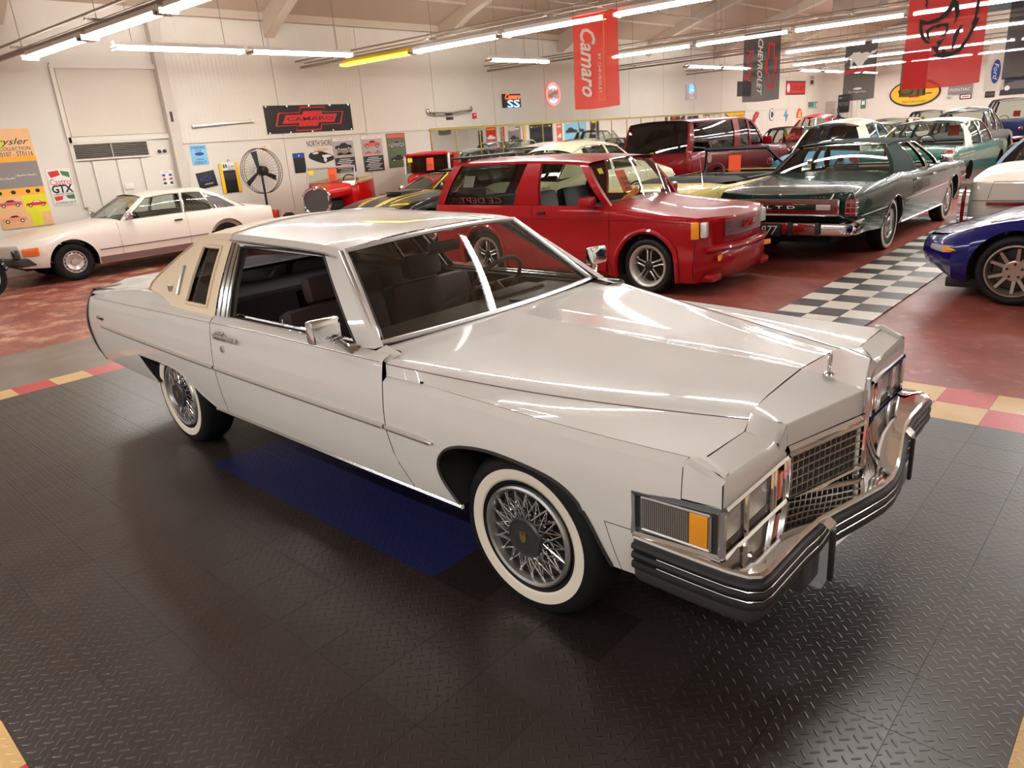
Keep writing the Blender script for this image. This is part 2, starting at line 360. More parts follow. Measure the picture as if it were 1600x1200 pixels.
class Car:
    """Local frame: front axle ground centre at the origin, x forward, y left."""
    def __init__(k, label, name, loc, yaw, p, group=None, cat='car'):
        k.p = p; k.root = thing(name, label, cat, loc, yaw, group); k.build()
    def hw(k, x): return cr(k.p['hw'], x)
    def zt(k, x): return cr(k.p['belt'], x)
    def zb(k, x): return cr(k.p['sill'], x)
    def inset(k, s): return cr(k.p.get('prof', DEFPROF), s)
    def Y(k, x, z):
        a, b = k.zb(x), k.zt(x); return k.hw(x) - k.inset((z - a) / max(.01, b - a))
    def build(k):
        p = k.p; root = k.root; pm = p['paint']; wb = p['wb']; xf, xr = p['xf'], p['xr']; bow, rbow = p.get('bow', .12), p.get('rbow', .08)
        R, hz, ar = p['R'], p['R'], p.get('ar', p['R'] + .06); hubs = (0, -wb); arr = p.get('arr', ar)
        sq = p.get('squash', 1.0)
        xs_, xe_ = xf - bow, xr + rbow; seams = p.get('seams', [p['cowl'] + .1, p['cowl'] - 1.1])
        # --- sides
        cols = []
        base = sorted(set([xs_, xe_] + seams + frange(xe_, xs_, 26)), reverse=True)
        for h, a in zip(hubs, (ar, arr)):
            base = [x for x in base if abs(x - h) > a + .02 or x in seams]
            base += [h + a * math.cos(t) for t in frange(0, PI, 22)]
        base = sorted(base, reverse=True)
        def bot(x):
            for h, a in zip(hubs, (ar, arr)):
                d = abs(x - h)
                if d < a - 1e-6: return max(k.zb(x), hz + sq * math.sqrt(a * a - d * d))
            return k.zb(x)
        for x in base:
            edge = False
            for h, a in zip(hubs, (ar, arr)):
                if abs(abs(x - h) - a) < 1e-6:
                    e = [(x, k.zb(x)), (x, max(hz, k.zb(x)))]; cols += (e if x > h else e[::-1]); edge = True
            if not edge: cols.append((x, bot(x)))
        bounds = [xs_ + 1] + seams + [xe_ - 1]; names = p.get('panels') or (['fender'] + ['door'] * (len(seams) - 1) + ['quarter_panel'])
        nr = 10
        for sd in (-1, 1):
            for i in range(len(bounds) - 1):
                hi, lo = bounds[i], bounds[i + 1]
                cc = [c for c in cols if lo - 1e-6 <= c[0] <= hi + 1e-6]
                rows = []
                for x, z0 in cc:
                    xx = x - .003 if abs(x - hi) < 1e-6 else (x + .003 if abs(x - lo) < 1e-6 else x)
                    z1 = k.zt(x); rows.append([(xx, sd * k.Y(x, lerp(z0, z1, j / nr)), lerp(z0, z1, j / nr)) for j in range(nr + 1)])
                m_ = p.get('paint2', pm) if p.get('paint2') and p.get('two') == i else pm
                MB().grid(rows).build(names[i], m_, root)
            # arches
            for h, a in zip(hubs, (ar, arr)):
                arc = [(h + a * math.cos(t), max(k.zb(h), hz + sq * a * math.sin(t))) for t in frange(0, PI, 22)]
                arc = [(arc[0][0], k.zb(arc[0][0]))] + arc + [(arc[-1][0], k.zb(arc[-1][0]))]
                MB().grid([[(x, sd * k.Y(x, z) , z) for x, z in arc], [(x, sd * (k.hw(x) - .34), z) for x, z in arc]]).build('wheel_well', DARK, root)
                if p.get('lip'): MB().tube([(x, sd * (k.Y(x, z) + .004), z) for x, z in arc], p.get('lipr', .009), 6).build('wheel_arch_trim', p['lip'], root)
        # --- deck surfaces
        cn = p.get('crown', .05); ce = p.get('cexp', 2.2); nj = 14
        def surf(x, u, crown):
            e = k.hw(x) - k.inset(1.0); y = u * e; zc = k.zt(x) + crown(x) * (1 - abs(u) ** ce); return x, y, zc
        hood_c = p.get('hoodc', [(xf, .02), (p['cowl'], cn)]); deck_c = p.get('deckc', [(xr, .02), (p['deckx'], cn)])
        def panel(name, xa, xb, crown, bw, sgn, m_):
            rows = []
            for i in range(13):
                t = i / 12; x = lerp(xa, xb, t); row = []
                for j in range(-nj, nj + 1):
                    u = j / nj; w = max(0.0, 1 - t * 2.2) if bw else 0
                    xx = x - sgn * bw * abs(u) ** 2.4 * w; row.append(surf(xx, u, lambda q: cr(crown, q)))
                rows.append(row)
            return MB().grid(rows).build(name, m_, root)
        panel('hood', xf, p['cowl'], hood_c, bow, 1, p.get('hoodm', pm)); 
        if p.get('deck', True): panel('deck_lid', xr, p['deckx'], deck_c, rbow, -1, p.get('deckm', pm))
        # --- nose and tail faces
        def face(name, x0, bw, sgn, crown, prof, m_):
            rows = []
            xi = x0 - sgn * bw
            for s, dx in prof:
                row = []
                for j in range(-nj, nj + 1):
                    u = j / nj; e = k.hw(xi) ; xx = x0 - sgn * bw * abs(u) ** 2.4
                    _, y1, z1 = surf(xx, u, lambda q: cr(crown, q)); z = lerp(z1, k.zb(xi), s)
                    y = u * k.Y(xi, z)
                    row.append((xx + sgn * dx * (1 - abs(u) ** 4), y, z))
                rows.append(row)
            return MB().grid(rows).build(name, m_, root)
        face('front_panel', xf, bow, 1, hood_c, p.get('nose', [(0, 0), (.04, .015), (.12, .02), (.5, .02), (.8, .0), (1, -.1)]), p.get('nosem', pm))
        face('rear_panel', xr, rbow, -1, deck_c, p.get('tail', [(0, 0), (.04, .015), (.12, .02), (.5, .02), (.8, .0), (1, -.1)]), p.get('tailm', pm))
        # --- underbody
        MB().box(((xf + xr) / 2, 0, p.get('uz', .36)), (xf - xr - .5, 1.1, .2)).build('underbody', DARK, root)
        # --- wheels
        ty = p.get('track', k.hw(0) - .05)
        for h in hubs:
            for sd in (-1, 1): wheel(root, h, sd * ty, sd, R, p.get('tw', .1), p.get('rim', R * .58), p.get('wheel', 'white'), p.get('wm'))
        # --- bumpers
        for nm, x0, sgn, bw in (('front_bumper', xf, 1, bow), ('rear_bumper', xr, -1, rbow)):
            b = p.get('fb' if sgn > 0 else 'rb')
            if not b: continue
            z0, z1, off, wrap, m_ = b; wd = k.hw(x0 - sgn * bw) + .02
            path = [(x0 - sgn * (bw + wrap), -wd)] + [(x0 - sgn * (bw * 1.15) + sgn * off * .4, -wd), (x0 - sgn * bw * .8 + sgn * off * .85, -wd + .06)] + [(x0 - sgn * bw * abs(u) ** 2.4 + sgn * off, u * wd) for u in (-.85, -.6, -.3, 0, .3, .6, .85)] + [(x0 - sgn * bw * .8 + sgn * off * .85, wd - .06), (x0 - sgn * (bw * 1.15) + sgn * off * .4, wd), (x0 - sgn * (bw + wrap), wd)]
            rows = []
            h = z1 - z0
            for q, (dz, ins) in enumerate([(0, .05), (.02 * 1, .008), (.3 * h, 0), (.7 * h, .0), (h - .02, .01), (h, .05), (h, .12)]):
                rows.append([(x - sgn * ins, y * (1 - ins * .25), z0 + dz) for x, y in path])
            MB().grid(rows).build(nm, m_, root)
        if p.get('roof', True): k.greenhouse()
        elif p.get('frame'): k.windframe()
        if p.get('inside', True): k.interior()
    def bp(k, x, o=0): return Vector((x, k.hw(x) - k.inset(1.0) + o, k.zt(x)))
    def greenhouse(k):
        p = k.p; root = k.root; pm = p['paint']; rm = p.get('roofm', pm); rw = p['rw']; rc = p.get('rcrown', .05); RZ = lambda x: cr(p['roofz'], x)
        wsb, wst, blt, blb = p['cowl'], p['wst'], p['blt'], p['deckx']; tr = p.get('trim'); wbow, tb = p.get('wbow', .10), p.get('tbow', .05)
        sb = p.get('bi', .03)
        def B(x, sd): return Vector((x, sd * (k.hw(x) - k.inset(1.0) - sb), k.zt(x)))
        def Rf(x, sd): return Vector((x, sd * rw, RZ(x) - .035))
        def side(xb, xr_, t, sd, o=0.0):
            q = B(xb, sd).lerp(Rf(xr_, sd), t); bulge = .035 * math.sin(PI * t) * sd; return (q.x, q.y + bulge + o * sd, q.z)
        # roof
        rows = []
        for i in range(15):
            x = lerp(wst, blt, i / 14); row = []
            for j in range(-12, 13):
                u = j / 12
                if abs(j) == 12: y, z = rw + .004, RZ(x) - .04
                elif abs(j) == 11: y, z = rw + .002, RZ(x) - .006
                else: y, z = (abs(j) / 10.6) * rw, RZ(x) + rc * (1 - (abs(j) / 10.6) ** 2.2)
                y = abs(y) * (1 if j > 0 else -1)
                xx = x + (tb * (1 - u * u) if i == 0 else 0) - (p.get('rtb', .05) * (1 - u * u) if i == 14 else 0)
                row.append((xx, y, z))
            rows.append(row)
        MB().grid(rows).build('roof', rm, root)
        # windscreen and backlight
        def screen(name, xb, xt, bw, tw, gm, sgn, inset=.0):
            rows = []; wbse = B(xb, 1).y - .01; wtop = rw - .015; zb_ = k.zt(xb) + p.get('cowlz', .02)
            for i in range(9):
                t = i / 8; row = []
                for j in range(-10, 11):
                    u = j / 10; w = lerp(wbse, wtop, t); x = lerp(xb + sgn * bw * (1 - u * u), xt + sgn * tw * (1 - u * u), t) + sgn * .02 * math.sin(PI * t)
                    z = lerp(zb_ - .02 * abs(u) ** 3, RZ(xt) - .02 + rc * .6 * (1 - u * u), t); row.append((x, w * u, z))
                rows.append(row)
            o = MB().grid(rows).build(name, gm, root)
            if tr:
                b = rows[0] + [r[-1] for r in rows[1:]] + rows[-1][::-1][1:] + [r[0] for r in rows[::-1][1:-1]]
                MB().tube(b, .011, 6, closed=True).build('window_trim', tr, root)
            return rows
        screen('windscreen', wsb, wst, wbow, tb, p.get('wsm', GLASS), 1); screen('rear_window', blb, blt, p.get('rbw', .08), p.get('rtb', .05), p.get('blm', GLASS), -1)
        # pillars and side glass
        P_ = p['pillars']   # list of ((xb0, xb1), (xt0, xt1)) from the front
        for sd in (-1, 1):
            for n_, ((b0, b1), (t0, t1)) in enumerate(P_):
                mm = pm if n_ < len(P_) - 1 else p.get('cpm', rm)
                rows = []
                for i in range(7):
                    t = i / 6; a = side(b0, t0, t, sd, .006); b = side(b1, t1, t, sd, .006); rows.append([(a[0], a[1] - sd * .05, a[2]), a, b, (b[0], b[1] - sd * .05, b[2])])
                MB().grid(rows).build('roof_pillar', mm, root)
            for n_ in range(len(P_) - 1):
                b0, t0 = P_[n_][0][1], P_[n_][1][1]; b1, t1 = P_[n_ + 1][0][0], P_[n_ + 1][1][0]
                if b0 - b1 < .06 and t0 - t1 < .06: continue
                if n_ in p.get('openw', ()): gl = None
                else: gl = p.get('sidem', GLASS)
                if gl: MB().grid([[side(lerp(b0, b1, s), lerp(t0, t1, s), t, sd, -.008) for s in frange(0, 1, 4)] for t in frange(0, 1, 5)]).build('side_window', gl, root)
                if tr:
                    ring = [side(lerp(b0, b1, s), lerp(t0, t1, s), .01, sd, .004) for s in frange(0, 1, 4)] + [side(b1, t1, t, sd, .004) for t in (.25, .5, .75)] + [side(lerp(b1, b0, s), lerp(t1, t0, s), .985, sd, .004) for s in frange(0, 1, 4)] + [side(b0, t0, t, sd, .004) for t in (.75, .5, .25)]
                    MB().tube(ring, .010, 6, closed=True).build('window_trim', tr, root)
        k.side = side
    def windframe(k):
        p = k.p; root = k.root; wsb, wst = p['cowl'], p['wst']; rw = p['rw']; zt = p['wz']; m_ = p['frame']; B = k.bp(wsb, -.05)
        rows = []
        for i in range(5):
            t = i / 4; rows.append([(lerp(wsb + .08 * (1 - u * u), wst + .05 * (1 - u * u), t), lerp(B.y, rw, t) * u, lerp(B.z + .01, zt, t)) for u in frange(-1, 1, 10)])
        MB().grid(rows).build('windscreen', p.get('wsm', GLASS), root)
        b = [r[0] for r in rows] + rows[-1][1:] + [r[-1] for r in rows[::-1][1:]]
        MB().tube(b, .022, 8).build('windscreen_frame', m_, root)
    def interior(k):
        p = k.p; root = k.root; im = p.get('im', DARK); c = p['cowl']; d = p['deckx']; w = k.hw(c) - .12; sz = p.get('sz', .24)
        if p.get('roof', True) or p.get('openin'):
            MB().rbox((c - .18, 0, k.zt(c) - .06), (.36, 2 * w - .1, .14), .04).build('dashboard', p.get('dm', im), root)
            steering(root, c - .42, w * .5, k.zt(c) + .02, BLACK)
            h = p.get('sh', .62)
            for sd in (-1, 1): seat(root, c - 1.05, sd * w * .5, w * .82, im, base=sz, h=h)
            if p.get('rseat', True): seat(root, max(d + .35, c - 2.0), 0, 2 * w - .2, im, name='rear_seat', base=sz, h=h * .88)
            for sd in (-1, 1): MB().box(((c + d) / 2, sd * (w + .03), k.zt(c) - .22), (c - d, .03, .36)).build('door_lining', im, root)
DEFPROF = [(0, .06), (.12, .03), (.35, .008), (.55, 0), (.8, .012), (.93, .03), (1, .055)]
def rect(root, name, m, c, d, r=.006): return MB().rbox(c, d, r).build(name, m, root)
# ---------------------------------------------------------------- the white coupe in the middle
def hero():
    root = thing('coupe', 'large white two-door coupe with beige vinyl rear roof on the dark rubber mats', 'car')
    VINYL = mat('beige_vinyl', rgb(226, 205, 178), .62, var=.03, bump=.35, bscale=260)
    PIN = mat('pinstripe', rgb(112, 84, 88), .4); SEAT = mat('burgundy_velour', rgb(44, 24, 22), .7, var=.15, bump=.2, bscale=120); DASH = mat('brown_dash', rgb(72, 62, 54), .55, var=.1)
    VAL = mat('dark_valance', rgb(66, 62, 61), .42, .2, var=.06); LAMPG = mat('ribbed_lens', rgb(120, 112, 106), .12, .1, 1.0)
    WX = [(-4.5, .885), (-4.2, .905), (-3.4, .925), (-2.5, .935), (-1, .94), (0, .935), (.5, .918), (.82, .892)]
    IZ = [(.37, .04), (.45, .022), (.55, .008), (.68, 0), (.72, 0), (.85, .012), (.96, .032), (1.1, .07)]
    w = lambda x: cr(WX, x); Y = lambda x, z: w(x) - cr(IZ, z)
    pin = lambda x: cr([(-4.5, .903), (-3.17, .932), (-2.2, .949), (-1.75, .956), (-.74, .955)], x)
    zf = lambda x: cr([(-.72, .893), (-.16, .879), (.285, .864), (.73, .856)], x)
    XR = lambda z: cr([(.36, -4.37), (.421, -4.394), (.504, -4.474), (.656, -4.504), (.815, -4.442), (.957, -4.295), (1.0, -4.25)], z)
    zt = lambda x: cr([(-4.5, .945), (-4.3, .957), (-3.8, .99), (-3.32, 1.03), (-2.95, 1.01), (-2.3, .978)], x)
    ARC = spline([(-.30, .375), (-.342, .432), (-.388, .50), (-.404, .56), (-.385, .614), (-.33, .662), (-.24, .692), (-.099, .708), (.067, .699), (.2, .676), (.285, .632), (.345, .553), (.39, .45), (.424, .365)], 6)
    iL = next(i for i, p in enumerate(ARC) if p[1] > .585); iR = max(i for i, p in enumerate(ARC) if p[1] > .585)
    FA = ARC[iL:iR + 1]; FA = [(FA[0][0], .585)] + FA[1:-1] + [(FA[-1][0], .585)]
    for i in range(1, len(FA)):
        if FA[i][0] <= FA[i - 1][0]: FA[i] = (FA[i - 1][0] + .0012, FA[i][1])
    pl = lambda pts, z: next((lerp(a[0], b[0], (z - a[1]) / (b[1] - a[1] + 1e-9)) for a, b in zip(pts, pts[1:]) if a[1] <= z <= b[1]), pts[0][0] if z < pts[0][1] else pts[-1][0])
    FL = lambda z: pl(ARC[:iL] + [FA[0]], z); FR = lambda z: pl([FA[-1]][::1] and (ARC[iR + 1:][::-1] + [FA[-1]]), z)
    fab = lambda x: next((lerp(a[1], b[1], (x - a[0]) / (b[0] - a[0] + 1e-9)) for a, b in zip(FA, FA[1:]) if a[0] <= x <= b[0]), .585)
    RA = [(-3.47, .586), (-3.16, .587), (-2.95, .58), (-2.84, .56), (-2.76, .535), (-2.66, .49), (-2.595, .456), (-2.449, .40)]
    RRr = lambda z: lerp(-3.325, -3.50, max(0, min(1, (z - .40) / .17)))
    SILL = .40
    for sd in (-1, 1):
        P = lambda x, z: (x, sd * Y(x, z), z)
        def up_rows(x, z0, z1, n): return [P(x, lerp(z0, z1, i / n)) for i in range(n + 1)]
        # front fender
        mb = MB(); door_x = lambda z: -.72 + (0.03 * max(0, (.66 - z) / .13) if z > .53 else .03 + .07 * (.53 - z) / .11)
        cols = [-.717, -.65, -.58, -.5, -.43] + [a for a, b in FA] + [.40, .45, .52]
        rows = []
        for x in sorted(set(cols)):
            z0 = fab(x)
            r = []
            for z in frange(z0, .72, 6) + frange(.72, zf(x) - .02, 4)[1:]:
                dx = (door_x(z) + .72) * max(0, 1 - (x + .717) / .2); r.append((x + dx, sd * Y(x + dx, z), z))
            r += [(x, sd * (w(x) - .034), zf(x) - .006), (x, sd * (w(x) - .05), zf(x))]
            rows.append(r)
        mb.grid(rows)
        mb.grid([[P(lerp(door_x(z) + .003, FL(z), t), z) for z in frange(SILL, .585, 6)] for t in frange(0, 1, 5)])
        sx = lambda z: lerp(.452, .409, (z - .383) / .19)
        mb.grid([[P(lerp(FR(z), sx(z), t), z) for z in frange(.383, .574, 6)] for t in frange(0, 1, 3)]); mb.grid([[P(lerp(FR(z), .52, t), z) for z in (.574, .585)] for t in frange(0, 1, 5)])
        rows = []
        for x in (.52, .57, .63, .69):
            rows.append([P(x, z) for z in frange(.722, zf(x) - .02, 4)] + [(x, sd * (w(x) - .034), zf(x) - .006), (x, sd * (w(x) - .05), zf(x))])
        mb.grid(rows)
        mb.build('fender', WHITE, root)
        SX = lambda z: lerp(.452, .409, (z - .383) / .19)
        MB().grid([[P(lerp(SX(z) + .003, .523, t), z) for z in frange(.383, .571, 6)] for t in frange(0, 1, 4)]).build('fender_end', WHITE, root)
        # arch lips and wells
        arc = [p for p in ARC[:iL] if p[1] > .39] + FA + [p for p in ARC[iR + 1:] if p[1] > .38]
        MB().tube([(x, sd * (Y(x, z) + .002), z) for x, z in arc], .007, 6).build('wheel_arch_trim', mat('arch_edge', rgb(60, 56, 54), .4, .4), root)
        MB().grid([[(x, sd * (Y(x, z) - .004), z) for x, z in arc], [(x, sd * .55, z) for x, z in arc]]).build('wheel_well', DARK, root)
        arc = [(RRr(z), z) for z in frange(.40, .57, 3)] + [RA[0]] + spline(RA[1:], 4)
        MB().tube([(x, sd * (Y(x, z) - .002), z) for x, z in arc], .006, 6).build('wheel_arch_trim', mat('arch_edge_white', rgb(180, 172, 168), .4), root)
        MB().grid([[(x, sd * (Y(x, z) - .004), z) for x, z in arc], [(x, sd * .55, z) for x, z in arc]]).build('wheel_well', DARK, root)
        # door
        rows = []
        for x in frange(-2.298, -.723, 14):
            r = []
            for z in frange(.405, pin(x), 11):
                dx = (door_x(z) + .72) * max(0, 1 - (-.723 - x) / .25) - (.0 if sd > 2 else 0); xx = x + dx
                r.append((xx, sd * Y(xx, z), z))
            r += [(x, sd * (w(x) - .044), pin(x) + .012), (x, sd * .874, .974), (x, sd * .862, .979), (x, sd * .85, .975)]
            rows.append(r)
        MB().grid(rows).build('door', WHITE, root)
        # quarter panel
        mb = MB(); rows = []
        xs = [-4.4, -4.3, -4.15, -4.0, -3.85, -3.7, -3.6, -3.5] + [a for a, b in RA] + [-2.38, -2.304]
        for x in xs:
            z0 = .586 if x < -3.16 else (cr(RA[1:], x) if x <= -2.449 else SILL)
            r = []
            for z in frange(z0, pin(x), 9):
                xx = x + (XR(z) + .045 + 4.4) * max(0, 1 - (x + 4.4) / .5); r.append((xx, sd * Y(xx, z), z))
            xx = x + (XR(.957) + .03 + 4.4) * max(0, 1 - (x + 4.4) / .5)
            k = max(0, min(1, (x + 4.4) / 1.1))
            r += [(xx, sd * (w(x) - .04 - .008 * k), pin(x) + .018), (xx, sd * lerp(.872, .852, k), zt(x) - .016), (xx, sd * lerp(.86, .836, k), zt(x)), (xx, sd * lerp(.82, .79, k), zt(x) + .002)]
            rows.append(r)
        mb.grid(rows)
        xl = [-4.4, -4.3, -4.15, -4.0, -3.85, -3.7, -3.6, -3.5]
        rows = []
        for i, x in enumerate(xl):
            t = (x + 4.4) / .9; rows.append([P(lerp(XR(z) + .045, RRr(z), t), z) for z in frange(SILL + .02 * (1 - t), .586, 5)])
        mb.grid(rows); mb.build('quarter_panel', WHITE, root)
        # tail edge: dark bright-edged strip that wraps the end of the fin
        mb = MB(); zz = frange(.40, .965, 14)
        mb.grid([[(XR(z) + .047, sd * (Y(-4.4, z) + .003), z) for z in zz], [(XR(z) + .008, sd * (Y(-4.45, z) + .006), z) for z in zz], [(XR(z), sd * (Y(-4.45, z) - .01), z) for z in zz], [(XR(z) - .004, sd * (Y(-4.45, z) - .12), z) for z in zz]])
        mb.build('tail_lamp_bezel', GREYT, root)
        MB().grid([[(XR(z) - .006, sd * y, z) for z in frange(.62, .93, 8)] for y in (.74, .86)]).build('tail_lamp', REDL, root)
        # rocker trim, side moulding, pinstripe
        MB().tube([(x, sd * (Y(x, SILL) + .002), SILL - .004) for x in frange(-2.44, -.31, 16)], .012, 6).build('rocker_trim', BRIGHT, root)
        mz = lambda x: cr([(-4.2, .712), (-3.1, .697), (-2.28, .684), (-.72, .672), (-.4, .666)], x)
        for a, b in ((-4.13, -2.31), (-2.293, -.73), (-.712, -.415)):
            mb = MB(); rr = []
            for x in frange(a, b, 10):
                tap = 1 if x < -.47 else max(.15, (-.41 - x) / .06); rr.append([(x, sd * (Y(x, mz(x)) + o), mz(x) + dz * tap) for o, dz in ((0, -.012), (.009, -.009), (.012, 0), (.009, .009), (0, .012))])
            mb.grid(rr); mb.build('side_moulding', mat('white_moulding', rgb(196, 188, 182), .3, .3), root)
            MB().tube([(x, sd * (Y(x, mz(x)) + .011), mz(x) - .007) for x in frange(a, b - .02, 6)], .0025, 4).build('moulding_line', GREYT, root)
        for o in (0, .012):
            MB().tube([(x, sd * (w(x) - cr(IZ, pin(x)) + .0008), pin(x) - o - .002) for x in frange(-4.22, -.74, 24)], .0016, 4).build('pinstripe', PIN, root)
        # handle and lock
        mb = MB(); yh = sd * (Y(-2.1, .888) + .012)
        mb.rbox((-2.17, yh, .884), (.13, .02, .034), .008); mb.rbox((-2.04, yh + sd * .012, .888), (.14, .02, .02), .008); mb.rbox((-2.165, yh, .905), (.07, .02, .02), .008)
        mb.build('door_handle', CHROME, root)
        MB().lathe([(.018, 0), (.018, .008), (.01, .01), (0, .006)], 16, c=(-2.16, sd * (Y(-2.16, .814)), .814), sgn=sd).build('door_lock', CHROME, root)
        # greenhouse side
        def G(x, z, o=0.0): return (x, sd * (.871 - .62 * (z - .955) + .012 * math.sin(PI * max(0, min(1, (z - .96) / .39))) + o), z)
        def band(name, A, B_, m, n=8, depth=.05, o=.004):
            rows = []
            for i in range(n + 1):
                t = i / n; a = lerp(A[0][0], A[1][0], t), lerp(A[0][1], A[1][1], t); b = lerp(B_[0][0], B_[1][0], t), lerp(B_[0][1], B_[1][1], t)
                p, q = G(*a, o), G(*b, o); rows.append([(p[0], p[1] - sd * depth, p[2]), p, lv(p, q, .5), q, (q[0], q[1] - sd * depth, q[2])])
            return MB().grid(rows).build(name, m, root)
        band('windscreen_pillar', [(-.835, .985), (-1.335, 1.352)], [(-.955, .976), (-1.443, 1.322)], WHITE)
        band('window_header', [(-1.335, 1.356), (-2.42, 1.372)], [(-1.40, 1.320), (-2.30, 1.333)], WHITE)
        band('door_pillar', [(-2.165, .975), (-2.292, 1.345)], [(-2.29, .963), (-2.405, 1.362)], BRIGHT)
        for a, b in (([(-2.19, .975), (-2.316, 1.345)], [(-2.196, .975), (-2.322, 1.345)]), ([(-2.245, .968), (-2.365, 1.35)], [(-2.252, .968), (-2.372, 1.35)])): band('pillar_line', a, b, GREYT, o=.007, depth=.004)
        ring = [(-.965, .977), (-1.2, 1.146), (-1.447, 1.321), (-1.5, 1.326), (-1.9, 1.332), (-2.25, 1.331), (-2.29, 1.325), (-2.2, 1.1), (-2.15, .98), (-2.1, .974), (-1.5, .975), (-1.05, .975)]
        MB().tube([G(x, z, -.006) for x, z in ring], .012, 6, closed=True).build('window_seal', BLACK, root)
        MB().tube([G(x, .981, .004) for x in frange(-.93, -2.15, 8)], .006, 6).build('window_sill_trim', CHROME, root)
        # vinyl quarter with its window opening
        z0, z1 = .966, 1.366
        F = lambda z: lerp(-2.308, -2.412, (z - .96) / .40); WF = lambda z: lerp(-2.424, -2.502, (z - 1.01) / .318); WB = lambda z: lerp(-2.70, -2.727, (z - 1.01) / .302)
        RE = lambda z: cr([(.966, -3.27), (.985, -3.33), (1.03, -3.37), (1.196, -3.163), (1.30, -2.985), (1.366, -2.86)], z)
        zz = frange(z0, z1, 12); mb = MB()
        mb.grid([[G(lerp(F(z), WF(z), t), z, .006) for z in zz] for t in (0, .5, 1)])
        mb.grid([[G(lerp(WB(z), RE(z), t), z, .006 - .05 * t ** 3) for z in zz] for t in frange(0, 1, 6)] + [[(RE(z) + .02, G(RE(z), z, -.12)[1], z + .005) for z in zz]])
        for a, b in ((z0, 1.01), (1.32, z1)): mb.grid([[G(lerp(WF(z), WB(z), t), z, .006) for z in frange(a, b, 2)] for t in frange(0, 1, 3)])
        mb.build('vinyl_roof_side', VINYL, root)
        zw = frange(1.01, 1.32, 6)
        ring = [G(WF(z), z, .006) for z in zw] + [G(lerp(WF(1.32), WB(1.32), t), 1.32, .006) for t in (.3, .7)] + [G(WB(z), z, .006) for z in zw[::-1]] + [G(lerp(WB(1.01), WF(1.01), t), 1.01, .006) for t in (.3, .7)]
        MB().tube(ring, .013, 6, closed=True).build('quarter_window_frame', VINYL, root)
        MB().tube([(p[0], p[1] - sd * .008, p[2]) for p in ring], .009, 6, closed=True).build('window_seal', BLACK, root)
        MB().grid([[G(lerp(WF(z), WB(z), t), z, -.012) for z in zw] for t in frange(0, 1, 3)]).build('quarter_window', glass('opera_glass', (.3, .31, .34, 1), 1.5), root)
        MB().tube([G(x, .966, .012) for x in frange(-3.26, -2.31, 8)] , .006, 6).build('vinyl_edge_trim', WHITE, root)
        MB().tube([G(RE(z), z, -.04) for z in frange(.97, 1.33, 8)], .008, 6).build('vinyl_seam', mat('vinyl_piping', rgb(176, 158, 134), .6), root)
        mb = MB(); mb.grid([[G(-2.83 - .04 * t - .02 * s, lerp(1.05, 1.20, t), .012) for t in frange(0, 1, 5)] for s in (0, .35)])
        mb.tube([G(-2.83 - .04 * t, lerp(1.045, 1.205, t), .012) for t in frange(0, 1, 5)], .011, 6); mb.build('opera_lamp', STEEL, root)
        MB().rbox(G(-2.965, 1.07, .012), (.045, .008, .04), .004).build('wreath_badge', STEEL, root)
        text('script_badge', 'Coupe', GREYT, root, (-4.12, sd * (Y(-4.12, .765) + .002), .77), (-sd, 0, 0), (0, 0, 1), .026, width=.13, shear=.4)
        # front cap of the fender, corner lamp
        xa = lambda y: lerp(.735, .735, y)
        rows = []
        for t in frange(0, 1, 6):
            yg, yf, yb = lerp(.888, .562, t), lerp(.888, .50, t), lerp(.892, .43, t); e = t == 0; zg = lerp(.854, .846, t); zp_ = lerp(.822, .802, t)
            rows.append([(.7315, sd * (yg - .038 * e), zg), (.775, sd * (lerp(yg, yf, .45) - .03 * e), lerp(zg, zp_, .45)), (.812, sd * (yf - .016 * e), zp_ + .003), (.819, sd * (yf - .006 * e), zp_ - .012), (.823, sd * lerp(yf, yb, .5), lerp(zp_, .738, .5)), (.823, sd * yb, .738)])
        mb = MB().grid(rows)
        mb.grid([[(x, sd * lerp(Y(.69, z), .892, (x - .69) / .13), z) for z in frange(.738, lerp(.853, .81, (x - .693) / .126), 4)] + [(x + .004, sd * (lerp(Y(.69, .85), .888, (x - .69) / .13) - .03 * (1 - (x - .69) / .13) - .012), lerp(.86, .822, (x - .693) / .126))] for x in frange(.693, .819, 4)])
        mb.build('headlamp_cap', WHITE, root)
        mb = MB(); mb.poly([(.70, sd * .868, .858), (.815, sd * .862, .824), (.815, sd * .862, .834), (.735, sd * .866, .872), (.70, sd * .868, .866)], (0, -sd * .022, 0)); mb.build('fender_fin', WHITE, root)
        mb = MB(); yl = sd * .906
        for a, b, c_, d_ in (((.520, .716), (.822, .728), .012, .012), ((.520, .562), (.822, .570), .012, .012), ((.520, .562), (.520, .716), .010, .012), ((.822, .568), (.822, .73), .012, .014)):
            mb.tube([(a[0], yl * (1 if a[0] < .8 else .985), a[1]), (b[0], yl * (1 if b[0] < .8 else .985), b[1])], c_, 6)
        mb.build('corner_lamp_bezel', CHROME, root)
        mb = MB(); mb.box((.671, sd * .893, .645), (.30, .012, .16)); mb.build('corner_lamp_back', GREYT, root)
        mb = MB(); 
        for a, b in (((.55, .70), (.79, .708)), ((.55, .586), (.79, .588)), ((.55, .586), (.55, .70)), ((.79, .588), (.79, .708))): mb.tube([(a[0], sd * .903, a[1]), (b[0], sd * .903, b[1])], .006, 6)
        mb.build('corner_lamp_frame', BRIGHT, root)
        mb = MB()
        for i in range(22):
            x = lerp(.558, .712, i / 21); mb.box((x, sd * .901, .644), (.0045, .008, .108))
        mb.box((.636, sd * .8985, .644), (.16, .005, .112)); mb.build('cornering_lens', LAMPG, root)
        MB().rbox((.751, sd * .901, .648), (.062, .012, .114), .004).build('amber_marker', AMBER, root)
        # headlamp bank, facing forward
        mb = MB()
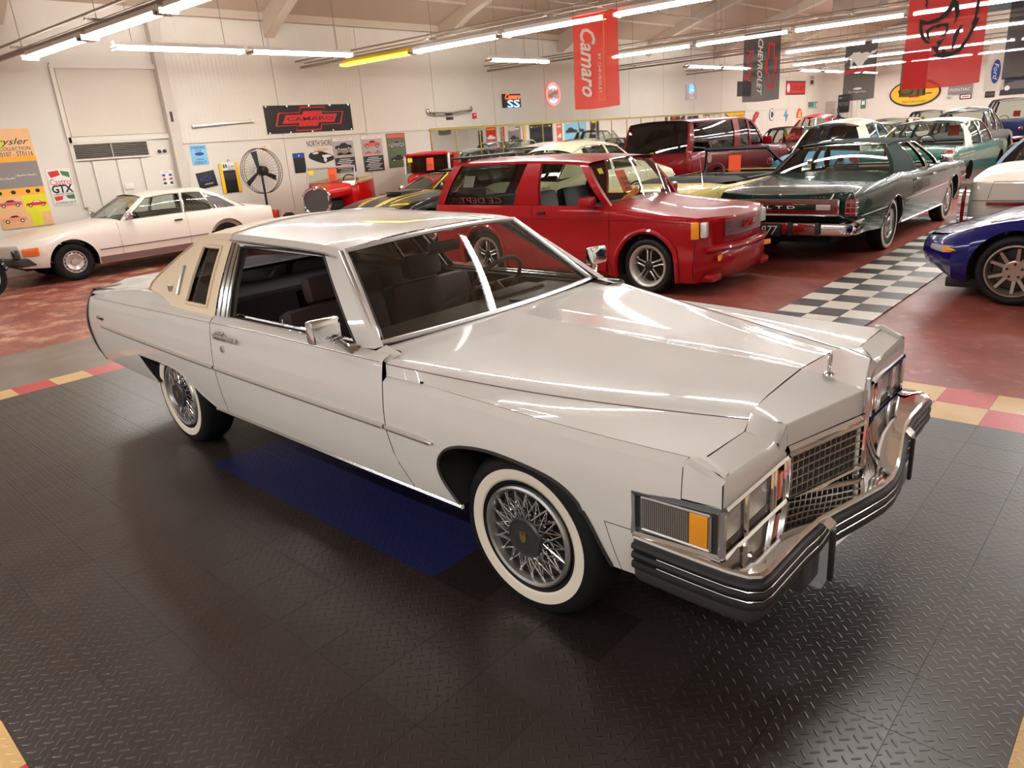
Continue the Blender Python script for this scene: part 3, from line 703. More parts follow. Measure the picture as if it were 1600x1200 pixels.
        for zc in (.568, .729): mb.tube([(.826, sd * .885, zc), (.826, sd * .44, zc)], .011, 6)
        for yc in (.885, .742, .733, .55, .523, .448): mb.tube([(.826, sd * yc, .568), (.826, sd * yc, .729)], .007, 6)
        mb.build('headlamp_bezel', CHROME, root)
        MB().box((.772, sd * .665, .648), (.02, .45, .165)).build('lamp_housing', GREYT, root)
        for yc, wd in ((.812, .128), (.642, .165)):
            h = MB().grid([[(.812 - .02 * (1 - (2 * s - 1) ** 2) * (1 - (2 * t - 1) ** 2), sd * (yc + (s - .5) * wd), .60 + .10 * t - .0) for t in frange(0, 1, 8)] for s in frange(0, 1, 8)]).build('headlamp', LAMPS, root)
            MB().rbox((.822, sd * yc, .649), (.012, wd, .125), .005).build('headlamp_lens', LENS, h)
        MB().rbox((.823, sd * .487, .645), (.016, .038, .10), .005).build('turn_signal', ORANGE, root)
        # mirror
        mb = MB(); mb.rbox((-.99, sd * 1.0, 1.085), (.06, .145, .105), .016); mb.build('door_mirror', CHROME, root)
        MB().tube([(-.97, sd * .955, 1.03), (-.955, sd * .92, .99), (-.95, sd * .885, .975)], [.016, .018, .03], 8).build('mirror_stalk', CHROME, root)
        if sd < 0: text('mirror_script', 'Cadillac', GREYT, root, (-.945, -.965, 1.045), (0, 1, 0), (0, 0, 1), .014, width=.075, shear=.3)
        # seats, door lining
        for nm, x, h in (('front_seat', -1.72, .50), ('rear_seat', -2.72, .44)):
            mb = MB(); mb.rbox((x + .18, sd * .36, .48), (.56, .66, .22), .07); mb.rbox((x - .12, sd * .36, .60 + h / 2 - .1), (.17, .66, h), .06, Matrix.Rotation(-.22, 3, 'Y'))
            o = mb.build(nm, SEAT, root)
            if h == .50: MB().rbox((x - .2, sd * .36, 1.075), (.10, .28, .15), .04, Matrix.Rotation(-.2, 3, 'Y')).build('headrest', SEAT, o)
        MB().rbox((-1.5, sd * .80, .80), (1.5, .06, .34), .02).build('door_lining', SEAT, root)
        MB().tube([(-.95, sd * .80, .977), (-2.2, sd * .80, .977)], .010, 6).build('lining_trim', CHROME, root)
        MB().tube([(-1.62, sd * .835, .975), (-1.62, sd * .835, 1.02)], .005, 6).build('lock_pin', CHROME, root)
    # ------------------------------------------------ hood, header, cowl
    zc = lambda x: cr([(-.85, .972), (-.39, .944), (.16, .918), (.56, .905), (.80, .892)], x)
    def section(x):
        s = max(0, min(1, (x + .75) / 1.56)); yo = w(x) - lerp(.0315, .053, min(1, s * 4)); yr = min(yo - .0025, .905 - .485 * s + .03 * math.sin(PI * s)); zr = .95 - .105 * s - .016 * math.sin(PI * s)
        yv = min(yo - .0012, yr + .10 * min(1, s * 2.2)); zv = lerp(zf(x) + .004, .846, min(1, s * 1.1)) ; zfx = zf(x)
        zi = zc(x)
        return [(yo, zfx), (lerp(yo, yv, .5), lerp(zfx, zv, .5)), (yv, zv), (lerp(yv, yr, .75), lerp(zv, zr, .8)), (yr, zr), (yr - .03, zr + .008), (yr - .08, lerp(zr, zi, .38)), (yr * .62, lerp(zr, zi, .66)), (yr * .3, lerp(zr, zi, .86)), (.014, zi - .003), (0, zi)]
    def full(x, gap=None):
        sec = section(x); out = []
        for y, z in sec: out.append(((gap(y) if gap else x), -y, z))
        return out + [(p[0], -p[1], p[2]) for p in out[::-1][1:]]
    gapx = lambda y: .733 if y > .56 else lerp(.692, .733, max(0, (y - .42) / .14))
    rows = []
    for i, x in enumerate(frange(-.72, .70, 24)):
        r = full(x); t = i / 24
        rr = []
        for p in r:
            ay = abs(p[1]); xa_ = lerp(-.878 + .05 * (1 - (ay / .84) ** 2) if ay < .84 else -.715 - .1 * max(0, (.87 - ay) / .03), gapx(ay) - .0045, t) if i in (0, 24) else p[0]; q = section(xa_); rr.append(p if 0 < i < 24 else (xa_, p[1], p[2] + (.012 if i == 0 and ay < .84 else 0)))
        rows.append(rr)
    hood = MB().grid(rows).build('hood', WHITE, root, angle=30)
    for sd in (-1, 1):
        for o in (0, .013):
            pts = []
            for x in frange(-.715, .80, 26):
                s = section(x); y, z = s[4]; y2, z2 = s[3]; t = .12 + o * 9; pts.append((x, sd * (lerp(y, y2, t) + .001), lerp(z, z2, t) + .0006))
            MB().tube(pts, .0016, 4).build('hood_pinstripe', PIN, root)
        MB().lathe([(.011, 0), (.011, .006), (0, .006)], 12, axis='z', c=(-.52, sd * .872, .887)).build('antenna_base', BLACK, root)
    # centre header with the pointed prow
    xfr = lambda y: .813 + (.921 - .813) * (1 - min(1, y / .425))
    rows = []
    secs = [(y, z) for y, z in section(.70)]
    ys = [.425, .40, .36, .28, .14, .012, 0]
    for t in frange(0, 1, 6):
        r = []
        for y in ys:
            z0_ = {.425: .866, .40: .872, .36: .876, .28: .884, .14: .892, .012: .898, 0: .901}[y]; z1_ = lerp(.843, .853, 1 - y / .425) + .0
            yy = y * lerp(1.07, 1, t); r.append((lerp(.696, xfr(y), t), -yy, lerp(z0_, z1_, t)))
        rows.append(r)
    for zz_, dx in ((.838, .003), (.80, .006), (.762, .005), (.757, -.03)): rows.append([(xfr(y) + dx, -y, zz_ + .012 * (1 - y / .425) * (zz_ > .82)) for y in ys])
    rows = [r + [(p[0], -p[1], p[2]) for p in r[::-1][1:]] for r in rows]
    mb = MB().grid(rows)
    for sd in (-1, 1): mb.grid([[(lerp(.70, .816, t), sd * lerp(.455, .425, t), lerp(.867, .843, t)) for t in frange(0, 1, 5)], [(lerp(.733, .822, t), sd * lerp(.56, .50, t), lerp(.846, .800, t)) for t in frange(0, 1, 5)], ])
    for sd in (-1, 1): mb.grid([[(.818, sd * .425, z) for z in frange(.757, .843, 3)], [(.822, sd * .50, z) for z in frange(.738, .80, 3)]])
    mb.build('grille_header', WHITE, root, angle=25)
    # grille
    def gp(s, z, o=0.0): return Vector((lerp(.818, .926, s) + o * .968, -lerp(.412, 0, s) - o * .25, z))
    def mir(pts): return [(p[0], -p[1], p[2]) for p in pts]
    hb = MB(); gm = MB(); lg = MB(); bk = MB()
    for sd in (-1, 1):
        g = lambda s, z, o=0.0: (gp(s, z, o).x, gp(s, z, o).y * -sd, z)
        hb.grid([[g(s, .758, .002) for s in (0, 1)], [g(s, .742, .010) for s in (0, 1)], [g(s, .722, .006) for s in (0, 1)]])
        hb.tube([g(0, .72, .006), g(0, .548, .006)], .008, 6); hb.tube([g(0, .548, .008), g(1, .548, .008)], .009, 6); hb.tube([g(0, .722, .008), g(1, .722, .008)], .007, 6)
        bk.grid([[g(s, z, -.035) for s in (0, 1)] for z in (.49, .76)])
        def crate(mb, za, zb_, nr_, nc):
            for i in range(nc + 1):
                s = i / nc; a, b = g(s, za, 0), g(s, zb_, 0); c1, c2 = g(s, za, -.028), g(s, zb_, -.028); hw_ = .0032
                mb.poly([(a[0], a[1] - hw_, a[2]), (b[0], b[1] - hw_, b[2]), (c2[0], c2[1] - hw_, c2[2]), (c1[0], c1[1] - hw_, c1[2])], (0, 2 * hw_, 0))
            for j in range(nr_ + 1):
                z = lerp(za, zb_, j / nr_); mb.poly([g(0, z - .0032, .001), g(1, z - .0032, .001), g(1, z - .0032, -.028), g(0, z - .0032, -.028)], (0, 0, .0064))
        crate(gm, .556, .716, 5, 14); crate(lg, .495, .54, 2, 14)
    hb.tube([(.936, 0, .90), (.94, 0, .84), (.938, 0, .72), (.936, 0, .545)], [.006, .011, .011, .011], 8)
    hb.build('grille_surround', CHROME, root, angle=30); GR = mat('grille_metal', rgb(176, 168, 160), .28, .85)
    gm.build('grille_lattice', GR, root, smooth=False, merge=False)['kind'] = 'stuff'; lg.build('lower_grille_lattice', GR, root, smooth=False, merge=False)['kind'] = 'stuff'; bk.build('grille_back', DARK, root)
    # hood ornament: ring with a small shield on a round base
    mb = MB(); mb.lathe([(.024, 0), (.022, .006), (.008, .012), (.006, .02), (0, .02)], 16, axis='z', c=(.795, 0, .893))
    mb.tube([(.795 + .0, .017 * math.sin(2 * PI * k / 20), .948 + .028 * math.cos(2 * PI * k / 20)) for k in range(20)], .0045, 6, closed=True)
    mb.poly([(.793, -.011, .965), (.793, .011, .965), (.793, .011, .94), (.793, 0, .928), (.793, -.011, .94)], (.004, 0, 0)); mb.tube([(.795, 0, .91), (.795, 0, .924)], .005, 6)
    mb.build('hood_ornament', CHROME, root)
    # ------------------------------------------------ front bumper
    half = [(.525, .918), (.62, .921), (.75, .924), (.86, .924), (.92, .915), (.95, .89), (.956, .85), (.957, .72), (.958, .60), (.966, .48), (.99, .36), (1.02, .22), (1.045, .09), (1.05, 0)]
    path = [(x, -y) for x, y in half] + [(x, y) for x, y in half[::-1][1:]]
    def off(i, d):
        x, y = path[i]; a = path[max(0, i - 1)]; b = path[min(len(path) - 1, i + 1)]; t = Vector((b[0] - a[0], b[1] - a[1])).normalized(); n = Vector((t.y, -t.x))
        return x + n.x * d, y + n.y * d
    def sweep(name, prof, m, i0=0, i1=None, dz=None, **k):
        rows = []; i1 = len(path) if i1 is None else i1
        for d, z in prof:
            r = []
            for i in range(i0, i1):
                dd = d if not callable(d) else d(path[i]); zz_ = z if not callable(z) else z(path[i]); x, y = off(i, dd); r.append((x, y, zz_))
            rows.append(r)
        return MB().grid(rows).build(name, m, root, **k)
    dip = lambda p: -.022 * max(0, 1 - abs(p[1]) / .5)
    inner = lambda p: -.03 if p[0] < .86 and abs(p[1]) > .9 else -.135
    zin = lambda p: .572 if abs(p[1]) > .9 else lerp(.515, .568, min(1, abs(p[1]) / .5))
    sweep('front_bumper', [(inner, zin), (lambda p: inner(p) * .5, lambda p: zin(p) * .5 + (.562 + dip(p)) * .5), (-.010, lambda p: .562 + dip(p)), (-.002, lambda p: .557 + dip(p)), (0, lambda p: .549 + dip(p)), (-.004, lambda p: .537 + dip(p))], CHROME, angle=24)
    for a, b in ((.537, .512), (.506, .478), (.472, .442)):
        sweep('bumper_rubber', [(-.01, lambda p, a=a: a + .8 * dip(p)), (.010, lambda p, a=a: a - .003 + .8 * dip(p)), (.014, lambda p, a=a, b=b: (a + b) / 2 + .8 * dip(p)), (.010, lambda p, b=b: b + .003 + .8 * dip(p)), (-.01, lambda p, b=b: b + .8 * dip(p))], RUBBER)
    sweep('bumper_back', [(-.006, lambda p: .54 + .8 * dip(p)), (-.006, lambda p: .44 + .8 * dip(p))], BLACK)
    for z in (.508, .474): MB().tube([(off(i, .009)[0], off(i, .009)[1], z + .8 * dip(path[i])) for i in range(1, len(path) - 1)], .0025, 5).build('bumper_line', BRIGHT, root)
    n = len(path)
    sweep('bumper_valance', [(-.004, .446), (-.008, .40), (-.03, .372), (-.10, .37)], VAL, 0, 9); sweep('bumper_valance', [(-.004, .446), (-.008, .40), (-.03, .372), (-.10, .37)], VAL, n - 9, n)
    for sd in (-1, 1):
        mb = MB(); mb.poly([(.93, 0, .30), (.985, 0, .30), (1.0, 0, .34), (.998, 0, .53), (.975, 0, .548), (.93, 0, .54)], (0, .062, 0))
        for k, v in enumerate(mb.v): mb.v[k] = (v[0], sd * .455 + v[1] - .031, v[2])
        gd = mb.build('bumper_guard', CHROME, root, angle=20)
        MB().rbox((1.002, sd * .455 , .42), (.014, .022, .19), .005).build('guard_pad', RUBBER, gd)
        MB().rbox((.90, sd * .50, .38), (.10, .12, .15), .01).build('guard_bracket', VAL, root)
    mb = MB(); mb.rbox((.86, .02, .36), (.10, .19, .17), .012); mb.build('plate_bracket', VAL, root)
    MB().tube([(.92, -.40, .335), (.945, -.02, .31), (.93, .40, .30)], .012, 6).build('bumper_brace', BRIGHT, root)
    # ------------------------------------------------ roof
    RZ = lambda x: cr([(-1.30, 1.350), (-1.45, 1.372), (-2.0, 1.388), (-2.45, 1.396), (-2.7, 1.386), (-2.95, 1.345)], x); RWd = lambda x: cr([(-1.3, .622), (-2.4, .604), (-2.95, .60)], x)
    def roofrow(x, bow=0):
        r = []
        for u in [-1.045, -1.03, -1, -.96, -.92] + frange(-.88, .88, 22) + [.92, .96, 1, 1.03, 1.045]:
            a = min(1, abs(u)); y = u * RWd(x); z = RZ(x) + .042 * (1 - a ** 2.6) - (.0 if abs(u) <= 1 else (abs(u) - 1) * .75)
            r.append((x + bow * (1 - a * a), y, z))
        return r
    MB().grid([roofrow(x, .06 if i == 0 else (.06 * (1 - i / 3) if i < 3 else 0)) for i, x in enumerate(frange(-1.318, -2.418, 18))]).build('roof_panel', WHITE, root)
    MB().grid([roofrow(x) for x in frange(-2.424, -2.95, 7)]).build('vinyl_roof_top', VINYL, root)
    MB().tube([(p[0], p[1], p[2] + .003) for p in roofrow(-2.421)], .006, 6).build('vinyl_front_trim', WHITE, root)
    for sd in (-1, 1): MB().tube([(x, sd * (RWd(x) * 1.045 + .004), RZ(x) - .034) for x in frange(-1.33, -2.42, 10)], .007, 6).build('drip_rail', BRIGHT, root)
    # windscreen and rear window
    def screen(A, B_, bw, tw, za, zb_, ya, yb, crown, n=10):
        return [[(lerp(A + bw * (1 - u * u), B_ + tw * (1 - u * u), t) + .004 * math.sin(PI * t), lerp(ya, yb, t) * u, lerp(za - .006 * (1 - u * u), zb_ + crown * (1 - u * u), t)) for u in frange(-1, 1, 16)] for t in frange(0, 1, n)]
    ws = screen(-.885, -1.318, .05, .06, .985, 1.347, .79, .612, .03)
    MB().grid(ws).build('windscreen', WSG, root)
    b = ws[0] + [r[-1] for r in ws[1:]] + ws[-1][::-1][1:] + [r[0] for r in ws[::-1][1:-1]]
    MB().tube([(p[0] + .004, p[1], p[2] + .002) for p in b], .013, 6, closed=True).build('windscreen_trim', SATIN, root)
    MB().tube([(p[0] - .004, p[1] * .972, p[2] - .004) for p in b], .012, 6, closed=True).build('windscreen_seal', BLACK, root)
    for sd in (-1, 1): MB().tube([(lerp(-.85, -1.325, t), sd * lerp(.822, .632, t), lerp(.985, 1.352, t)) for t in frange(0, 1, 6)], .007, 6).build('pillar_trim', SATIN, root)
    rw_ = screen(-3.30, -2.95, -.06, -.03, 1.03, 1.345, .70, .56, .03); MB().grid(rw_).build('rear_window', TINT, root)
    for sd in (-1, 1): MB().grid([[(-.72, sd * .895, .95), (-.82, sd * .87, .978)], [(-.72, sd * .80, .965), (-.84, sd * .79, .985)]]).build('cowl_corner', WHITE, root)
    # deck, tail
    MB().grid([[(x, .80 * u, zt(x) + (.032 if abs(u) < .86 else 0) * min(1, (1 - abs(u)) * 8) - .0) for u in (-1, -.92, -.86, -.7, -.4, 0, .4, .7, .86, .92, 1)] for x in frange(-4.40, -3.25, 10)]).build('boot_lid', WHITE, root)
    MB().grid([[(XR(z) + .01, .84 * u, z) for u in frange(-1, 1, 6)] for z in frange(.60, .97, 6)]).build('rear_panel', WHITE, root)
    mb = MB(); mb.rbox((-4.50, 0, .52), (.14, 1.72, .17), .04); mb.build('rear_bumper', CHROME, root)
    # cabin
    mb = MB(); mb.rbox((-1.03, 0, .90), (.40, 1.58, .12), .04); mb.rbox((-1.16, .40, .93), (.16, .42, .10), .03); mb.build('dashboard', DASH, root)
    MB().rbox((-.96, .35, .965), (.10, .30, .006), .002).build('dash_vent', BLACK, root)
    WOOD = mat('brown_rim', rgb(96, 66, 46), .4); steering(root, -1.30, .40, 1.0, WOOD, .195, .62)
    mb = MB(); mb.box((-1.7, 0, .36), (2.9, 1.5, .1)); mb.box((-.2, 0, .45), (1.6, 1.1, .3)); mb.box((-3.7, 0, .52), (1.2, 1.3, .3)); mb.build('underbody', DARK, root)
    MB().rbox((-3.05, 0, .93), (.5, 1.4, .05), .02).build('parcel_shelf', DASH, root)
    MB().rbox((-1.30, .02, 1.275), (.03, .22, .06), .012).build('rear_view_mirror', BLACK, root)
    for x, yf in ((0, .868), (-3.086, .858)):
        for sd in (-1, 1): wheel(root, x, sd * yf, sd, .345, .105, .212, 'wire')
    return root
hero()
# ---------------------------------------------------------------- room shell
def red_floor():
    m = bpy.data.materials.new('red_painted_concrete'); m.use_nodes = True; nt = m.node_tree; N = nt.nodes; L = nt.links; b = N['Principled BSDF']
    tc = N.new('ShaderNodeTexCoord'); sp = N.new('ShaderNodeSeparateXYZ'); mpo = N.new('ShaderNodeMapping'); mpo.inputs['Location'].default_value = (0, 0, 0); L.new(tc.outputs['Object'], mpo.inputs[0]); L.new(mpo.outputs[0], sp.inputs[0])
    def noise(s, d=4, r=.55):
        n = N.new('ShaderNodeTexNoise'); n.inputs['Scale'].default_value = s; n.inputs['Detail'].default_value = d; n.inputs['Roughness'].default_value = r; L.new(tc.outputs['Object'], n.inputs[0]); return n.outputs[0]
    def ramp(v, a, b_, c0=(0, 0, 0, 1), c1=(1, 1, 1, 1)):
        r = N.new('ShaderNodeValToRGB'); r.color_ramp.elements[0].position = a; r.color_ramp.elements[1].position = b_; r.color_ramp.elements[0].color = c0; r.color_ramp.elements[1].color = c1; L.new(v, r.inputs[0]); return r.outputs[0]
    def mix(f, a, b_):
        x = N.new('ShaderNodeMix'); x.data_type = 'RGBA'; L.new(f, x.inputs[0])
        for i, v in ((6, a), (7, b_)):
            if isinstance(v, tuple): x.inputs[i].default_value = v
            else: L.new(v, x.inputs[i])
        return x.outputs[2]
    red = mix(ramp(noise(7, 8, .7), .54, .70), ramp(noise(1.3, 6, .6), .3, .72, rgb(114, 50, 43), rgb(158, 84, 72)), rgb(176, 112, 98))
    worn = mix(ramp(noise(2.6, 8, .72), .50, .62), red, rgb(196, 150, 122))
    gate = N.new('ShaderNodeMapRange'); gate.inputs[1].default_value = -5.8; gate.inputs[2].default_value = -8.4; gate.inputs[3].default_value = 0.0; gate.inputs[4].default_value = 1.0; L.new(sp.outputs[0], gate.inputs[0])
    redw = mix(gate.outputs[0], red, worn)
    ns = N.new('ShaderNodeMath'); ns.operation = 'MULTIPLY_ADD'; ns.inputs[1].default_value = .12; L.new(noise(6), ns.inputs[0]); L.new(sp.outputs[0], ns.inputs[2])
    band = N.new('ShaderNodeMath'); band.operation = 'GREATER_THAN'; band.inputs[1].default_value = -7.29; L.new(ns.outputs[0], band.inputs[0])
    b2 = N.new('ShaderNodeMath'); b2.operation = 'LESS_THAN'; b2.inputs[1].default_value = -5.6; L.new(sp.outputs[0], b2.inputs[0])
    b3 = N.new('ShaderNodeMath'); b3.operation = 'LESS_THAN'; b3.inputs[1].default_value = 2.6; L.new(sp.outputs[1], b3.inputs[0])
    m1 = N.new('ShaderNodeMath'); m1.operation = 'MULTIPLY'; L.new(band.outputs[0], m1.inputs[0]); L.new(b2.outputs[0], m1.inputs[1])
    m2 = N.new('ShaderNodeMath'); m2.operation = 'MULTIPLY'; L.new(m1.outputs[0], m2.inputs[0]); L.new(b3.outputs[0], m2.inputs[1])
    grey = ramp(noise(2.0, 6), .3, .8, rgb(104, 94, 86), rgb(136, 122, 112))
    fr = N.new('ShaderNodeMath'); fr.operation = 'LESS_THAN'; fr.inputs[1].default_value = -3.2; L.new(sp.outputs[1], fr.inputs[0])
    fx = N.new('ShaderNodeMath'); fx.operation = 'GREATER_THAN'; fx.inputs[1].default_value = 2.4; L.new(sp.outputs[0], fx.inputs[0])
    fo = N.new('ShaderNodeMath'); fo.operation = 'MAXIMUM'; L.new(fr.outputs[0], fo.inputs[0]); L.new(fx.outputs[0], fo.inputs[1])
    slab = ramp(noise(1.6, 6), .3, .8, rgb(150, 144, 136), rgb(176, 170, 162))  # unseen floor made grey to cut the red bounce on the coupe
    L.new(mix(fo.outputs[0], mix(m2.outputs[0], redw, grey), slab), b.inputs['Base Color'])
    rr = N.new('ShaderNodeMapRange'); rr.inputs[3].default_value = .22; rr.inputs[4].default_value = .5; L.new(noise(1.7, 5), rr.inputs[0]); L.new(rr.outputs[0], b.inputs['Roughness'])
    bp = N.new('ShaderNodeBump'); bp.inputs['Strength'].default_value = .12; bp.inputs['Distance'].default_value = .004; L.new(noise(30), bp.inputs['Height']); L.new(bp.outputs[0], b.inputs['Normal'])
    return m
floor = struct(MB().box((0, 15, -.05), (29.2, 53, .1)).build('floor', red_floor(), smooth=False))
TX, TY = .2955, .30
def tread(name, col, cell=.036, strength=.42, rough=.35):
    """moulded diamond-plate relief: short bars in two alternating directions"""
    m = mat(name, col, rough, var=.22, scale=5.0, spec=1.0); nt = m.node_tree; N = nt.nodes; L = nt.links; b = N['Principled BSDF']
    tc = N.new('ShaderNodeTexCoord'); mp = N.new('ShaderNodeMapping'); mp.inputs['Rotation'].default_value = (0, 0, PI / 4); mp.inputs['Scale'].default_value = (1 / cell,) * 3
    L.new(tc.outputs['Object'], mp.inputs[0]); s = N.new('ShaderNodeSeparateXYZ'); L.new(mp.outputs[0], s.inputs[0])
    def mth(op, a, b_=None, c_=None):
        n = N.new('ShaderNodeMath'); n.operation = op
        for i, v in enumerate((a, b_, c_)):
            if v is None: continue
            if isinstance(v, (int, float)): n.inputs[i].default_value = v
            else: L.new(v, n.inputs[i])
        return n.outputs[0]
    fx, fy = mth('FLOOR', s.outputs[0]), mth('FLOOR', s.outputs[1])
    par = mth('FLOORED_MODULO', mth('ADD', fx, fy), 2.0)
    lx, ly = mth('ABSOLUTE', mth('SUBTRACT', mth('SUBTRACT', s.outputs[0], fx), .5)), mth('ABSOLUTE', mth('SUBTRACT', mth('SUBTRACT', s.outputs[1], fy), .5))
    d = mth('SUBTRACT', ly, lx); A = mth('MULTIPLY_ADD', par, d, lx); B = mth('SUBTRACT', mth('ADD', lx, ly), A)
    h = mth('SUBTRACT', 1.0, mth('ADD', mth('POWER', mth('MULTIPLY', A, 2.15), 4.0), mth('POWER', mth('MULTIPLY', B, 8.5), 2.0))); h = mth('MAXIMUM', h, 0.0)
    bp = N.new('ShaderNodeBump'); bp.inputs['Strength'].default_value = strength; bp.inputs['Distance'].default_value = .0035; L.new(h, bp.inputs['Height']); L.new(bp.outputs[0], b.inputs['Normal'])
    return m
def tile_me(name, m, th=.011, gap=.0006):
    return MB().box((TX / 2, TY / 2, th / 2), (TX - 2 * gap, TY - 2 * gap, th)).mesh(name, m, smooth=False)
mats_ = [tread('rubber_mat_%s' % n, c) for n, c in (('brown', rgb(37, 29, 26)), ('grey', rgb(42, 34, 32)), ('dark', rgb(32, 25, 22)))]
tiles = [tile_me('mat_tile', m) for m in mats_] + [tile_me('mat_tile', tread('rubber_mat_coarse', rgb(38, 30, 27), .052, .5)), tile_me('mat_tile', tread('rubber_mat_blue', rgb(26, 30, 74)))]
red_me = tile_me('border_tile', tread('rubber_tile_red', rgb(186, 44, 48))); tan_me = tile_me('border_tile', tread('rubber_tile_tan', rgb(206, 166, 106)))
blk_me = tile_me('checker_tile', mat('checker_black', rgb(58, 55, 56), .35, var=.2, scale=4)); wht_me = tile_me('checker_tile', mat('checker_white', rgb(216, 208, 196), .35, var=.06))
def place_tile(me, i, j, x0=.685, y0=2.04):
    o = bpy.data.objects.new(me.name.split('.')[0], me); C.objects.link(o); o.parent = floor; o.location = (x0 + TX * i, y0 + TY * j, .0002); return o
rt = random.Random(3)
far_tiles = MB(); rank = []
for i in range(-21, 3):
    for j in range(-15, 0): rank.append((i, j))
hid = lambda i, j: (-4.6 < .685 + TX * i < .3 and -.55 < 2.04 + TY * j < 1.9) 
rank.sort(key=lambda t: (hid(*t), (t[0] * TX - 1) ** 2 + (t[1] * TY + 4.7) ** 2))
for n, (i, j) in enumerate(rank):
    if n >= 300:
        x, y = .685 + TX * i, 2.04 + TY * j; far_tiles.box((x + TX / 2, y + TY / 2, .0055), (TX - .003, TY - .003, .011)); continue
    k = rt.choice((0, 0, 1, 1, 2))
    if -11 <= i <= -5 and -10 <= j <= -4: k = 4
    if -15 <= i <= -13 and -11 <= j <= -6: k = 3
    place_tile(tiles[k], i, j)
far_tiles.build('mat_tile_field', mats_[0], floor, smooth=False)['kind'] = 'stuff'
for i in range(-22, 5):
    for j in range(-17, 2):
        if -21 <= i <= 2 and -15 <= j <= -1: continue
        if j in (-17, -16) and not (i > 2 or i < -3 and i > -9): continue
        if i > 3: continue
        place_tile(tan_me if (i + j) % 2 == 0 else red_me, i, j)
for i in range(3):
    for j in range(32): place_tile(blk_me if (i + j) % 2 == 0 else wht_me, i, j, -1.152, 2.70)
# walls
PLASTER = mat('painted_plaster', rgb(226, 219, 208), .6, var=.03, scale=2.0, bump=.15, bscale=18); PANEL = mat('smooth_panel', rgb(224, 217, 206), .5, var=.03, scale=1.5)
SOFF = mat('beige_board', rgb(205, 190, 172), .7, var=.05, scale=1.2)
def corr():
    m = mat('corrugated_white', rgb(226, 219, 207), .5, var=.03, scale=1.5); nt = m.node_tree; N = nt.nodes; L = nt.links; tc = N.new('ShaderNodeTexCoord')
    wv = N.new('ShaderNodeTexWave'); wv.wave_type = 'BANDS'; wv.bands_direction = 'Y'; wv.inputs['Scale'].default_value = 3.3; L.new(tc.outputs['Object'], wv.inputs[0])
    bp = N.new('ShaderNodeBump'); bp.inputs['Strength'].default_value = .35; bp.inputs['Distance'].default_value = .012; L.new(wv.outputs[1], bp.inputs['Height']); L.new(bp.outputs[0], N['Principled BSDF'].inputs['Normal']); return m
CORR = corr()
wall = struct(MB().box((-14.55, 15, 2.45), (.2, 53, 4.9)).build('wall_left', PLASTER, smooth=False))
pan = MB().box((0, 0, 0), (.03, 2.425, 2.45)).mesh('corrugated_panel', CORR, smooth=False); low = MB().box((0, 0, 0), (.02, 2.425, 2.16)).mesh('lower_panel', PANEL, smooth=False)
for k in range(15):
    y = 4.62 + 2.44 * k + 1.22
    o = put('corrugated_panel', pan, wall, (-14.425, y, 3.435)); o2 = put('lower_panel', low, wall, (-14.435, y, 1.10))
MB().box((-14.415, 22.9, 2.195), (.05, 36.6, .03)).build('panel_rail', PANEL, wall, smooth=False)
MB().box((-14.40, 22.9, 4.78), (.16, 36.6, .2)).build('top_plate', SOFF, wall, smooth=False)
tr = struct(MB().box((-14.36, 4.46, 2.4), (.2, .20, 4.8)).build('trim_1', mat('column_paint', rgb(206, 197, 186), .6, var=.06, scale=3), smooth=False))
MB().box((-14.255, 4.45, 2.72), (.012, .05, .2)).build('black_bracket', BLACK, tr)
# the framed bay with its air vent
bay = struct(MB().box((-14.435, 3.42, 3.03), (.03, 1.80, 1.22)).build('trim_2', mat('bay_board', rgb(214, 204, 190), .6, var=.03), smooth=False))
for c, d in (((-14.42, 2.46, 2.4), (.07, .07, 2.6)), ((-14.42, 3.42, 3.69), (.08, 1.95, .09)), ((-14.42, 3.42, 2.36), (.07, 1.95, .10)), ((-14.43, 2.60, .98), (.03, .24, 1.95)), ((-14.43, 2.98, .98), (.03, .42, 1.95)), ((-14.43, 3.44, .98), (.03, .42, 1.95)), ((-14.43, 4.0, .98), (.03, .60, 1.95))): MB().box(c, d).build('bay_board', PANEL, bay, smooth=False)
MB().rbox((-14.40, 3.35, 1.42), (.02, .17, .11), .006).build('outlet_plate', WHITE_P, bay)
for y in (4.11, 4.22): MB().lathe([(.035, 0), (.035, .02), (0, .02)], 16, axis='x', c=(-14.415, y, 2.06)).build('round_socket', BLACK, bay)
v = thing('wall_vent', 'wide louvred air vent with dark slats above the white boarded bay on the left wall', 'vent', (-14.42, 3.18, 2.14))
MB().box((.0, 0, 0), (.02, 1.40, .27)).build('vent_box', BLACK, v, smooth=False)
for k in range(8): MB().box((.025, 0, -.12 + k * .034), (.03, 1.38, .011), Matrix.Rotation(.5, 3, 'Y')).build('slat', mat('slat_grey', rgb(150, 142, 136), .4, .4), v, smooth=False)
for y in (-.71, 0, .71): MB().box((.03, y, 0), (.03, .03 if y else .012, .30)).build('frame', PANEL, v, smooth=False)
for z in (-.15, .15): MB().box((.03, 0, z), (.03, 1.46, .03)).build('frame', PANEL, v, smooth=False)
struct(MB().box((0, 41.1, 2.9), (29.2, .2, 5.8)).build('wall_back', PLASTER, smooth=False)); struct(MB().box((14.5, 15, 2.9), (.2, 53, 5.8)).build('wall_right', PLASTER, smooth=False)); struct(MB().box((0, -11.1, 2.9), (29.2, .2, 5.8)).build('wall_front', PLASTER, smooth=False))
struct(MB().box((-13.95, 40.95, 1.25), (.5, .06, 2.4)).build('door_1', mat('grey_door', rgb(176, 168, 158), .5), smooth=False))
struct(MB().box((-12.6, 40.9, 2.9), (.2, .3, 5.8)).build('trim_3', PANEL, smooth=False))
CZ = lambda x: 4.78 + 2.6 * (1 - (x / 14.5) ** 2)
